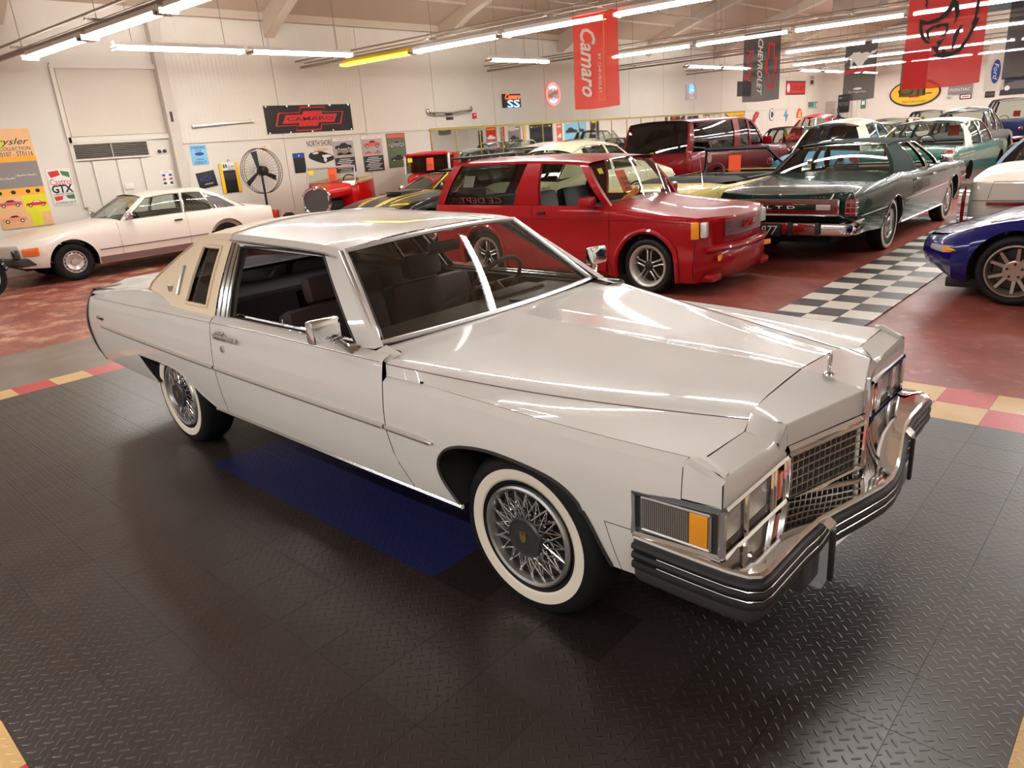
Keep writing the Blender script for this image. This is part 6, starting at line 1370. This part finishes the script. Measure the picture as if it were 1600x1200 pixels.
# ---------------------------------------------------------------- things on the left wall (right = +y, up = +z)
YV, ZV = (0, 1, 0), (0, 0, 1)
def wsign(name, label, cat, y0, y1, z0, z1, m, t=.02, x=-14.412, group=None, r=0.0, tilt=0.0):
    w, h = y1 - y0, z1 - z0; o = MB().rbox((t / 2, 0, 0), (t, w, h), max(.002, r)).build(name, m); o.location = (x, (y0 + y1) / 2, (z0 + z1) / 2); o.rotation_euler = (tilt, 0, 0); tag(o, label, cat, group); o['_t'] = t; return o
def wt(o, body, m, y, z, h, width=None, name='letters', **k): return text(name, body, m, o, (o['_t'] + .001, y, z), YV, ZV, h, width=width, depth=.002, **k)
def wp(o, name, m, pts, d=.003, x=None): return MB().poly([((o['_t'] if x is None else x), y, z) for y, z in pts], (d, 0, 0)).build(name, m, o, smooth=False)
def wr(o, name, m, y0, y1, z0, z1, d=.002): return wp(o, name, m, [(y0, z0), (y1, z0), (y1, z1), (y0, z1)], d)
def disc(cy, cz, ry, rz, n=28): return [(cy + ry * math.cos(2 * PI * k / n), cz + rz * math.sin(2 * PI * k / n)) for k in range(n)]
def carprint(o, m, cy, cz, w, flip=1, glassm=None, d=.004):
    s = w * flip; P = lambda q: [(cy + a * s, cz + b * w) for a, b in q]
    wp(o, 'printed_car', m, P([(-.5, -.10), (-.5, .0), (-.44, .04), (-.22, .06), (-.10, .16), (.14, .17), (.28, .07), (.47, .05), (.5, -.02), (.49, -.10)]), d)
    wp(o, 'printed_window', glassm or BLACK_P, P([(-.16, .065), (-.08, .14), (.12, .145), (.22, .07)]), d + .001)
    for a in (-.30, .30): wp(o, 'printed_wheel', BLACK_P, disc(cy + a * s, cz - .10 * w, .085 * w, .085 * w, 14), d + .001); wp(o, 'printed_hub', WHITE_P, disc(cy + a * s, cz - .10 * w, .045 * w, .045 * w, 12), d + .002)
PEACH = mat('peach_print', rgb(240, 190, 140), .6); GOLDP = mat('gold_print', rgb(246, 176, 60), .6); LIME = mat('lime_print', rgb(226, 220, 40), .6); GREYP = mat('grey_print', rgb(140, 132, 130), .6); PINK = mat('coral_print', rgb(224, 96, 84), .6); DKP = mat('charcoal_print', rgb(44, 40, 42), .6)
o = wsign('poster', 'tall orange collage poster of vintage cars at the left edge of the wall', 'poster', .98, 1.83, .86, 2.61, PEACH, x=-14.45)
wr(o, 'yellow_block', LIME, -.38, -.05, .55, .86); wr(o, 'grey_block', GREYP, -.42, .42, -.16, .30); wr(o, 'gold_block', GOLDP, -.42, .42, .30, .40); wr(o, 'gold_block', GOLDP, -.42, .42, -.30, -.16); wr(o, 'lime_block', LIME, .02, .42, -.62, -.30); wr(o, 'lime_block', LIME, .08, .26, -.86, -.62)
wt(o, 'Chrysler', BLACK_P, .0, .66, .11, .75, shear=.4); wt(o, 'COLLECTION', DKP, .12, .53, .06, .5); wt(o, 'ST0107 - ST0116', BLACK_P, .08, .44, .08, .62)
for y in (-.3, -.12, .06, .24): carprint(o, mat('print_car_grey', rgb(196, 186, 180), .6), y + .03, .02 + .04 * (y > 0), .17)
carprint(o, PINK, -.20, -.42, .38); carprint(o, mat('print_salmon', rgb(238, 150, 120), .6), -.2, -.70, .40); carprint(o, RED_T, .22, -.46, .34, glassm=WHITE_P)
for y in (-.32, -.10, .14, .30): wp(o, 'round_mark', BLACK_P, disc(y, -.23, .04, .035, 12))
o = wsign('metal_sign', 'white metal motor oil sign with red green script left of the vent bay', 'sign', 1.92, 2.34, 1.19, 1.86, WHITE_P, x=-14.45, r=.01)
wp(o, 'red_streak', RED_T, [(-.18, .29), (.0, .31), (.02, .22), (-.15, .18)]); wp(o, 'green_streak', mat('green_print', rgb(60, 120, 80), .6), [(.03, .30), (.18, .27), (.18, .16), (.05, .22)]); wt(o, 'Castrol', RED_T, 0, .10, .11, .38); wt(o, 'GTX', BLACK_P, 0, -.03, .14, .37, bold=.03); wt(o, 'SUPER MULTI-GRADE', BLACK_P, .0, -.13, .035, .36); wp(o, 'red_streak', RED_T, [(-.18, -.17), (-.02, -.16), (-.04, -.23), (-.16, -.25)]); wp(o, 'green_streak', MATS['green_print'], [(.02, -.16), (.18, -.15), (.18, -.24), (.06, -.22)]); wt(o, 'AUTHORIZED DEALER', BLACK_P, 0, -.29, .04, .37)
o = wsign('notice_sheet', 'white paper sheet with small symbols at the foot of the column', 'notice', 4.02, 4.30, 1.36, 1.67, PAPER, t=.006, x=-14.416)
for k, (y, z) in enumerate([(a, b_) for a in (-.07, .07) for b_ in (.06, -.02, -.10)]): wr(o, 'printed_symbol', (BLUE_P, RED_T, DKP)[k % 3], y - .03, y + .03, z - .02, z + .025)
wt(o, 'NOTICE', RED_T, 0, .125, .02, .1)
SKYP = mat('sky_blue_sign', rgb(132, 194, 226), .5)
o = wsign('parking_sign', 'light blue upright parking sign with dark blue oval badge', 'sign', 4.77, 5.13, 1.73, 2.14, SKYP, x=-14.43, r=.006)
wt(o, 'PARKING', BLUE_P, 0, .15, .06, .30); wt(o, 'FOR', BLUE_P, 0, .085, .04, .12); wp(o, 'blue_oval', BLUE_P, disc(0, .02, .10, .035)); wt(o, 'Ford', WHITE_P, 0, .02, .035, .10, shear=.3); wt(o, 'FANS', BLUE_P, 0, -.09, .04, .16); wt(o, 'ONLY', BLUE_P, 0, -.155, .06, .26)
o = wsign('mud_flap', 'black tilted rubber flap with blue bow tie outline below the parking sign', 'mat', 4.80, 5.22, 1.24, 1.58, RUBBER, x=-14.43, tilt=.12)
q = [(-.13, .06), (-.04, .06), (-.04, .09), (.04, .09), (.04, .06), (.13, .06), (.10, .0), (.04, .0), (.04, -.03), (-.04, -.03), (-.04, .0), (-.16, .0)]; q2 = [(a * .8, .03 + (b_ - .03) * .65) for a, b_ in q]; n = 12; mb = MB(); mb.add([(.022, a, b_) for a, b_ in q] + [(.022, a, b_) for a, b_ in q2], [(k, (k + 1) % n, n + (k + 1) % n, n + k) for k in range(n)]); mb.build('bow_tie_outline', BLUE_P, o, smooth=False); wt(o, 'CHEVROLET', PAPER, .02, -.09, .03, .2)
o = wsign('floor_mat_pack', 'black and yellow floor mat pack hanging on a hook beside the fan', 'mat', 5.33, 5.77, 1.08, 1.72, BLACK, t=.03, x=-14.43, r=.012)
for s in (-1, 1): MB().rbox((.03, s * .185, 0), (.02, .075, .64), .01).build('yellow_edge', mat('pack_yellow', rgb(244, 192, 20), .5), o)
MB().rbox((.035, 0, .25), (.012, .30, .17), .005).build('pack_label', PAPER, o); MB().rbox((.033, 0, .03), (.012, .28, .16), .004).build('grey_patch', DKP, o)
for y in (-.11, -.06): MB().box((.043, y, .26), (.004, .03, .08)).build('printed_symbol', DKP, o)
text('pack_letters', 'FLOOR\nMATS', BLUE_P, o, (.043, .06, .24), YV, ZV, .035, width=.15); MB().tube([(.03, 0, .32), (.03, 0, .37), (.03, .03, .40), (.03, .05, .37)], .006, 6).build('hook', BLACK, o)
o = wsign('paper_notice', 'faint small paper with red for sale words above the fan', 'notice', 6.36, 6.68, 1.87, 2.08, mat('cream_paper', rgb(232, 224, 206), .6), t=.004, x=-14.427); wt(o, 'FOR\nSALE', PINK, 0, .04, .05, .12)
o = tag(MB().rbox((0, 0, 0), (.04, 1.45, .07), .015).build('trim_strip', STEEL), 'long dull chrome trim strip mounted on the wall left of the black red-emblem banner', 'trim strip'); o.location = (-14.39, 5.62, 2.545); o.rotation_euler = (.05, 0, 0)
for y in (-.7, .7): MB().rbox((.0, y, 0), (.05, .04, .085), .01).build('end_cap', BRIGHT, o)
# black wall banner with the red bow tie
o = wsign('wall_banner', 'wide black cloth banner with red outlined bow tie and model name on the wall', 'banner', 6.66, 9.08, 2.28, 2.90, mat('banner_cloth', rgb(38, 36, 38), .7, var=.2, scale=2), t=.015)
def bow(sy, sz, sk=.10): return [(a * sy + b_ * sk, b_ * sz) for a, b_ in ((-1, -.55), (-.38, -.55), (-.38, -1), (.38, -1), (.38, -.55), (1, -.55), (1, .55), (.38, .55), (.38, 1), (-.38, 1), (-.38, .55), (-1, .55))]
a, b_ = bow(.92, .27), bow(.88, .245); n = 12; mb = MB(); mb.add([(.018, *p) for p in a] + [(.018, *p) for p in b_], [(k, (k + 1) % n, n + (k + 1) % n, n + k) for k in range(n)]); mb.build('bow_tie_outline', RED_T, o, smooth=False); wp(o, 'bow_tie', RED_T, bow(.72, .17)); text('banner_letters', 'CAMARO', DKP, o, (.021, 0, 0), YV, ZV, .085, width=1.30, depth=.002, bold=.01)
for y in (-1.15, -.6, 0, .6, 1.15):
    for z in (.29, -.29): MB().lathe([(.02, 0), (.02, .006), (0, .006)], 10, axis='x', c=(.014, y, z)).build('eyelet', BRIGHT, o)
# painted wall mural and posters
o = thing('wall_mural', 'painted wall lettering with a dark vintage car drawing left of the posters', 'mural', (-14.426, 8.03, 1.9))
text('mural_letters', 'NORTH SHORE', DKP, o, (.002, 0, .115), YV, ZV, .14, width=.72, depth=.003); text('mural_script', 'Classics', mat('gold_script', rgb(226, 150, 50), .6), o, (.002, .02, -.02), YV, ZV, .10, width=.36, depth=.003, shear=.35)
MB().poly([(.002, y, z) for y, z in ((-.35, -.14), (-.30, -.10), (-.12, -.07), (.02, -.075), (.16, -.12), (.34, -.19), (.37, -.25), (.34, -.30), (.06, -.37), (-.10, -.33), (-.30, -.25), (-.36, -.20))], (.004, 0, 0)).build('drawn_car', BLACK_P, o, smooth=False)
MB().poly([(.007, y, z) for y, z in ((.02, -.17), (.20, -.16), (.33, -.20), (.18, -.23), (.04, -.22))], (.002, 0, 0)).build('drawn_highlight', WHITE_P, o, smooth=False); MB().poly([(.007, y, z) for y, z in disc(.10, -.27, .045, .07, 16)], (.003, 0, 0)).build('drawn_wheel', WHITE_P, o, smooth=False); MB().poly([(.007, y, z) for y, z in ((-.26, -.105), (-.10, -.08), (-.06, -.12), (-.2, -.14))], (.002, 0, 0)).build('drawn_window', WHITE_P, o, smooth=False)
o = wsign('phone_sign', 'black rounded panel with blue top shaped like a phone under the mural', 'sign', 7.23, 7.55, 1.36, 1.82, BLACK_P, x=-14.43, r=.01); wr(o, 'blue_top', BLUE_P, -.15, .15, .12, .22); wp(o, 'white_dot', WHITE_P, disc(0, .17, .02, .02, 12), .004)
for (y0, y1, z0, z1, cm, lb) in ((8.40, 9.03, 1.26, 2.12, DKP, 'first tall poster right of the mural, dark car above black text panel'), (9.28, 9.95, 1.22, 2.13, PINK, 'second tall poster right of the mural, red car above black text panel')):
    o = wsign('poster', lb, 'poster', y0, y1, z0, z1, mat('poster_grey', rgb(176, 168, 164), .5), t=.012, x=-14.428)
    h = (z1 - z0) / 2; w = (y1 - y0) / 2; wr(o, 'title_strip', WHITE_P, -w + .01, w - .01, h - .09, h - .01); wt(o, 'CLASSIC CAR', PINK, 0, h - .05, .03, w * 1.2); carprint(o, cm, 0, h - .22, w * 1.6)
    wr(o, 'text_panel', DKP, -w + .01, w - .01, -h + .01, -.06)
    if cm is DKP: wp(o, 'engine_picture', GREYP, [(-.22, .0), (.22, .0), (.2, .12), (-.2, .12)], .004); carprint(o, DKP, -.12, .03, .2); carprint(o, DKP, .13, .03, .2)
    else: carprint(o, PINK, -.15, .02, .22); carprint(o, PINK, .15, .02, .22)
    for k in range(8): wr(o, 'text_line', PAPER, -w * (.5 + .3 * ((k * 7) % 3) / 2), w * (.5 + .3 * ((k * 5) % 3) / 2), -.11 - .042 * k, -.095 - .042 * k, .004)
o = wsign('poster', 'third poster behind the red hot rod, dark car on green grass', 'poster', 10.11, 10.75, 1.26, 2.14, mat('poster_green', rgb(92, 104, 76), .6, var=.3, scale=12), t=.012, x=-14.428); wr(o, 'sky_strip', PINK, -.3, .3, .33, .42); carprint(o, GREYP, 0, .16, .55); carprint(o, DKP, .02, -.2, .5)
o = thing('wall_bumper', 'chrome bumper mounted as a trophy on the upper wall', 'bumper', (-14.40, 12.5, 2.62)); MB().tube([(.0, -.84, .09), (.05, -.83, -.01), (.10, -.75, -.03), (.11, 0, -.04), (.10, .75, .02), (.05, .84, .04), (0, .85, .12)], .045, 8).build('bar', CHROME, o)
for y in (-.3, .3): MB().box((.04, y, -.02), (.12, .06, .05)).build('bracket', BLACK, o)
o = wsign('alarm_box', 'small red fire alarm box right of the wall bumper', 'alarm', 13.40, 13.54, 2.42, 2.57, RED_T, t=.05); wr(o, 'white_patch', WHITE_P, -.04, .04, .0, .04)
o = wsign('name_plate', 'small dark script plate under the wall bumper', 'sign', 12.34, 12.62, 2.41, 2.49, DKP, t=.01)
# neon signs (they give off light)
def neon(name, col, s): return mat(name, col, .3, var=0, emit=s)
o = wsign('neon_sign', 'lit neon sign with red script over two blue letters on dark panel', 'neon sign', 14.74, 15.55, 2.69, 3.08, BLACK, t=.05); text('neon_script', 'Camaro', neon('neon_red', (1, .08, .02, 1), 3.2), o, (.06, .02, .12), YV, ZV, .16, width=.68, shear=.4, depth=.02); text('neon_letters', 'SS', neon('neon_blue', (.25, .6, 1, 1), 3.0), o, (.06, .04, -.09), YV, ZV, .21, width=.55, depth=.02)
o = tag(MB().lathe([(.36, 0), (.36, .03), (0, .03)], 36, axis='x').build('neon_clock', mat('neon_board', rgb(236, 200, 190), .5)), 'lit round neon sign with red ring and bow tie emblem', 'neon sign'); o.location = (-14.41, 17.18, 3.05)
MB().tube([(.05, .34 * math.cos(2 * PI * k / 32), .34 * math.sin(2 * PI * k / 32)) for k in range(32)], .022, 6, closed=True).build('neon_ring', neon('neon_pink', (1, .15, .15, 1), 2.2), o)
for a0 in (.8, -2.3): MB().tube([(.05, .24 * math.cos(t), .24 * math.sin(t)) for t in frange(a0 - .0, a0 + 1.55, 8)], .03, 6).build('neon_arc', neon('neon_white', (1, .9, .85, 1), 1.6), o)
MB().poly([(.04, a, b_) for a, b_ in ((-.25, -.1), (-.05, -.1), (-.02, -.04), (.22, .02), (.24, .1), (.05, .08), (.0, .04), (-.22, -.02))], (.01, 0, 0)).build('gold_emblem', mat('gold_emblem', rgb(200, 130, 40), .4), o, smooth=False)
for z in (.17, -.16): MB().rbox((.05, .0, z), (.02, .08, .12), .01).build('blue_tube', neon('neon_violet', (.3, .35, 1, 1), 1.5), o)
o = wsign('neon_sign', 'small lit blue neon sign shaped like a service pump far along the wall', 'neon sign', 25.85, 26.75, 2.75, 3.35, mat('pale_board', rgb(206, 204, 206), .5), t=.03); wp(o, 'blue_body', neon('neon_deep_blue', (.03, .2, 1, 1), 2.6), [(-.22, -.02), (.16, -.02), (.16, .22), (.05, .30), (-.14, .30), (-.22, .2)], .03); wr(o, 'blue_bar', neon('neon_sky', (.2, .55, 1, 1), 2.5), -.1, .08, .05, .1, .04); wp(o, 'red_heart', neon('neon_red2', (1, .1, .1, 1), 1.5), disc(-.05, -.09, .07, .05, 12), .03); wr(o, 'white_bar', PAPER, -.2, .2, -.26, -.16, .02)
# mirror band along the wall
BRASS = mat('brass_frame', rgb(168, 150, 84), .35, .7)
mr = struct(MB().box((0, 0, 0), (.012, 19.6, 1.9)).build('window_1', BLACK, smooth=False)); mr.location = (-14.42, 21.5, 1.22); mr['label'] = 'long band of mirror panes with brass frames along the left wall'
pane = MB().box((.012, 0, 0), (.008, .955, 1.86)).mesh('mirror_pane', MIRR, smooth=False); mull = MB().box((.016, 0, 0), (.02, .035, 1.9)).mesh('mullion', BRASS, smooth=False)
for k in range(20):
    o = put('mirror_pane', pane, mr, (0, -9.8 + .98 * (k + .5), 0), (0, 0, math.radians((-1) ** k * .25)))
for k in range(21): put('mullion', mull, mr, (0, -9.8 + .98 * k, 0))
for z in (.96, -.96): MB().box((.02, 0, z), (.03, 19.7, .06)).build('frame_rail', BRASS, mr, smooth=False)
# far signs
o = wsign('wall_banner', 'red far wall flag with dark model name and white oval', 'banner', 35.9, 38.4, 2.85, 3.52, RED_T, t=.015); wr(o, 'dark_edge', DKP, -1.24, 1.24, .27, .33); wr(o, 'dark_edge', DKP, -1.24, 1.24, -.33, -.27); wp(o, 'white_oval', WHITE_P, disc(-.95, 0, .17, .21), .003); wt(o, 'SHELBY', DKP, .2, 0, .24, 1.8)
o = wsign('wall_banner', 'small black flag peeking out left of the black bow tie banner', 'banner', 30.5, 31.9, 2.84, 3.48, BLACK_P, t=.015); wt(o, 'RACING', PINK, .2, .1, .14, .6)
o = tag(MB().poly([(0, y, z) for y, z in ((-.35, -.28), (-.2, .05), (.05, .22), (.38, .18), (.3, -.02), (.05, -.12), (-.1, -.3))], (.03, 0, 0)).build('cutout_sign', mat('brick_red_print', rgb(176, 48, 50), .6), smooth=False), 'dark red curved cutout emblem on the far lower wall', 'sign'); o.location = (-14.425, 32.5, 1.92); MB().poly([(.03, y, z) for y, z in ((-.1, .0), (.1, .1), (.2, .08), (.0, -.05))], (.004, 0, 0)).build('light_stroke', PINK, o, smooth=False)
o = tag(MB().lathe([(.30, 0), (.30, .03), (0, .03)], 28, axis='x').build('round_sign', GREYP), 'round grey emblem sign on the far lower wall', 'sign'); o.location = (-14.425, 34.35, 1.96); MB().lathe([(.25, .03), (.25, .035), (0, .035)], 24, axis='x').build('inner_disc', PAPER, o); MB().lathe([(.17, .035), (.17, .04), (0, .04)], 5, axis='x').build('centre_mark', DKP, o)
o = tag(MB().poly([(0, y, z) for y, z in ((-.28, -.02), (0, .30), (.05, .05), (.28, .08), (0, -.30), (-.04, -.06))], (.03, 0, 0)).build('cutout_sign', mat('teal_blue_print', rgb(104, 160, 192), .6), smooth=False), 'pale blue jagged diamond emblem on the far lower wall', 'sign'); o.location = (-14.425, 36.1, 1.86); MB().box((.032, 0, 0), (.004, .2, .03)).build('dark_bar', DKP, o)
o = tag(MB().poly([(0, y, z) for y, z in ((-.36, -.24), (-.34, 0), (-.15, .2), (0, .27), (.15, .2), (.34, 0), (.36, -.24))], (.03, 0, 0)).build('cutout_sign', mat('flame_orange', rgb(232, 92, 52), .6), smooth=False), 'orange arched flame emblem on the far lower wall', 'sign'); o.location = (-14.425, 37.8, 1.95); MB().poly([(.03, y, z) for y, z in ((-.18, -.2), (-.05, .1), (0, .02), (.08, .14), (.18, -.2))], (.004, 0, 0)).build('flame', mat('flame_yellow', rgb(246, 200, 120), .6), o, smooth=False)
o = wsign('notice_board', 'small green and blue notice board at the far end of the left wall', 'notice', 38.95, 40.25, 2.15, 2.47, mat('board_green', rgb(90, 120, 100), .6), t=.02); wr(o, 'blue_sheet', SKYP, .05, .35, -.12, .12); wr(o, 'white_sheet', PAPER, .42, .6, -.1, .1)
o = wsign('wall_plaque', 'small grey script plaque high at the far end of the left wall', 'sign', 38.9, 39.6, 3.28, 3.8, mat('plaque_grey', rgb(200, 196, 190), .6), t=.02); wp(o, 'dark_swirl', DKP, disc(0, -.08, .22, .12, 14)); wr(o, 'dark_word', GREYP, -.2, .2, .12, .2)
# signs on the far wall (right = +x, facing -y)
def bsign(name, label, cat, x0, x1, z0, z1, m, t=.03, poly=None):
    w, h = x1 - x0, z1 - z0; mb = MB()
    if poly: mb.poly([(x, 0, z) for x, z in poly(w, h)], (0, -t, 0))
    else: mb.box((0, -t / 2, 0), (w, t, h))
    o = mb.build(name, m, smooth=False); o.location = ((x0 + x1) / 2, 40.978, (z0 + z1) / 2); return tag(o, label, cat)
ell = lambda k: (lambda w, h: [(w / 2 * k * math.cos(t), h / 2 * k * math.sin(t)) for t in frange(0, 2 * PI, 40)[:-1]])
def bt_(o, body, m, x, z, h, width, t=.045): return text('letters', body, m, o, (x, -t, z), (1, 0, 0), (0, 0, 1), h, width=width, depth=.004)
o = bsign('oval_sign', 'big yellow oval oil sign with black rim on the back wall', 'sign', -10.95, -8.55, 1.85, 3.15, BLACK_P, poly=ell(1)); MB().poly([(1.12 * math.cos(t), -.03, .57 * math.sin(t)) for t in frange(0, 2 * PI, 40)[:-1]], (0, -.012, 0)).build('yellow_face', mat('sign_yellow', rgb(240, 184, 20), .5), o, smooth=False); bt_(o, 'OIL', BLACK_P, .0, .12, .42, 1.6); bt_(o, 'Slick Lubrication', DKP, 0, -.40, .11, 1.1); MB().rbox((0, -.045, -.18), (.5, .006, .08), .003).build('red_mark', RED_T, o)
o = bsign('wall_banner', 'grey marque banner with white capitals on the back wall', 'banner', -8.22, -7.16, 2.25, 2.70, GREYP); bt_(o, 'PONTIAC', WHITE_P, 0, .0, .14, .9, .034)
o = bsign('small_sign', 'small white sign with red wings below the grey marque banner', 'sign', -7.68, -7.17, 2.02, 2.24, DKP); MB().box((0, -.032, 0), (.42, .004, .15)).build('white_face', WHITE_P, o, smooth=False); MB().box((0, -.036, 0), (.28, .004, .05)).build('red_wings', RED_T, o, smooth=False)
o = bsign('shield_sign', 'little pale route shield left of the red wing sign', 'sign', -8.27, -8.01, 2.02, 2.26, mat('shield_cream', rgb(214, 212, 180), .6), poly=lambda w, h: [(-w / 2, h * .3), (0, h / 2), (w / 2, h * .3), (w * .45, -h * .2), (0, -h / 2), (-w * .45, -h * .2)]); bt_(o, '66', DKP, 0, 0, .1, .15, .034)
o = bsign('small_sign', 'small black plate with grey letters under the white oval banner', 'sign', -6.6, -6.2, 2.0, 2.28, BLACK_P); bt_(o, 'CLUB', GREYP, 0, 0, .1, .3, .034)
o = bsign('car_poster', 'dark car photograph banner high on the back wall at right', 'poster', -6.0, -4.6, 2.05, 2.82, DKP); MB().poly([(x, -.032, z) for x, z in ((-.6, -.12), (-.55, .1), (-.1, .22), (.25, .2), (.6, .05), (.62, -.15))], (0, -.004, 0)).build('printed_car', mat('print_steel', rgb(96, 88, 90), .5), o, smooth=False); MB().lathe([(.11, 0), (0, .004)], 16, c=(-.42, -.037, -.08), sgn=-1).build('printed_lamp', PAPER, o); MB().lathe([(.13, 0), (0, .004)], 16, c=(.42, -.037, -.15), sgn=-1).build('printed_wheel', RED_T, o)
o = bsign('wall_banner', 'tall dark banner with grey words beside the far grey door', 'banner', -13.55, -12.95, 1.81, 2.72, BLACK_P); bt_(o, 'MOTORS', GREYP, 0, -.02, .2, .5, .034); MB().box((0, -.032, .3), (.5, .004, .1)).build('grey_band', GREYP, o, smooth=False)
o = bsign('exit_panel', 'narrow green panel on the back wall under the running horse banner', 'sign', -12.35, -12.1, 1.95, 2.4, mat('exit_green', rgb(60, 120, 92), .5)); MB().box((0, -.032, .05), (.15, .004, .2)).build('white_patch', PAPER, o, smooth=False)
for k, (x0, x1, z0, z1, m_, lb) in enumerate(((.6, 1.9, 1.1, 2.6, DKP, 'dark car'), (2.3, 3.6, 1.4, 2.7, SKYP, 'sky blue'), (4.0, 5.0, 1.0, 2.5, PINK, 'coral'), (5.4, 6.9, 1.2, 2.6, BLACK_P, 'black'), (7.3, 8.2, 1.5, 2.6, GOLDP, 'gold'), (8.6, 9.9, 1.0, 2.6, GREYP, 'grey'), (10.3, 11.4, 1.3, 2.7, RED_T, 'red'), (11.8, 13.2, 1.1, 2.5, DKP, 'charcoal'))):  # unseen posters added so the wall mirror has something to reflect
    o = bsign('poster', lb + ' wall poster added for the brass-framed mirror band to reflect, %s along the back wall' % ORD[min(k, 6)] if k < 7 else 'charcoal poster nearest the back corner, added for the brass-framed mirror band to reflect', 'poster', x0, x1, z0, z1, m_)
    w = x1 - x0; MB().poly([(a * w, -.031, b_ * w - .1) for a, b_ in ((-.4, -.1), (-.38, .04), (-.15, .08), (-.05, .18), (.18, .17), (.28, .06), (.4, .02), (.4, -.1))], (0, -.004, 0)).build('printed_car', PAPER if k % 2 == 0 else DKP, o, smooth=False)
    MB().box((0, -.032, (z1 - z0) * .38), (w * .8, .004, .1)).build('title_strip', PAPER if k % 3 else YELLOW_P, o, smooth=False)
# ---------------------------------------------------------------- the pedestal fan
def fan(label, loc, yaw, h=1.5, R=.47):
    r = thing('pedestal_fan', label, 'fan', loc, yaw); BL = BLACK
    MB().lathe([(0, .0), (.30, .0), (.30, .03), (.06, .06), (.05, .12), (0, .12)], 28, axis='z').build('base', BL, r); MB().tube([(0, 0, .1), (0, 0, h - .08)], .025, 10).build('post', BL, r)
    MB().lathe([(0, -.14), (.10, -.12), (.11, .02), (.07, .06), (0, .06)], 20, axis='x', c=(-.02, 0, h)).build('motor', BL, r)
    mb = MB()
    for x, rr in ((.06, R), (.0, R), (-.08, R)): mb.tube([(x, rr * math.cos(2 * PI * k / 40), h + rr * math.sin(2 * PI * k / 40)) for k in range(40)], .007, 5, closed=True)
    mb.build('guard_rim', BL, r)
    mb = MB()
    for k in range(44):
        a = 2 * PI * k / 44; c_, s_ = math.cos(a), math.sin(a); mb.tube([(.16, .06 * c_, h + .06 * s_), (.15, R * .7 * c_, h + R * .7 * s_), (.06, R * c_, h + R * s_)], .0022, 4, caps=False); mb.tube([(-.14, .1 * c_, h + .1 * s_), (-.14, R * .7 * c_, h + R * .7 * s_), (-.08, R * c_, h + R * s_)], .0022, 4, caps=False)
    mb.build('guard_wires', BL, r)['kind'] = 'stuff'
    for k in range(3):
        a = 2 * PI * k / 3 + PI / 2 + .12; u = Vector((0, math.cos(a), math.sin(a))); v = Vector((.35, -math.sin(a), math.cos(a))).normalized(); c0 = Vector((.07, 0, h)); pts = [c0 + u * .06 + v * .03, c0 + u * .42 + v * .075, c0 + u * .43 - v * .06, c0 + u * .06 - v * .03]
        MB().poly([tuple(p) for p in pts], (.006, 0, 0)).build('blade', BL, r, smooth=False)
    MB().lathe([(.05, 0), (.045, .05), (0, .06)], 16, axis='x', c=(.06, 0, h)).build('hub', BL, r)
fan('black pedestal fan with three blades and wire guard behind the white grand tourer', (-13.72, 5.95, 0), deg(-62), 1.50, .48)
fan('distant black pedestal fan against the back wall beside the tall dark banner', (-13.1, 39.9, 0), deg(-70), 1.6, .45)
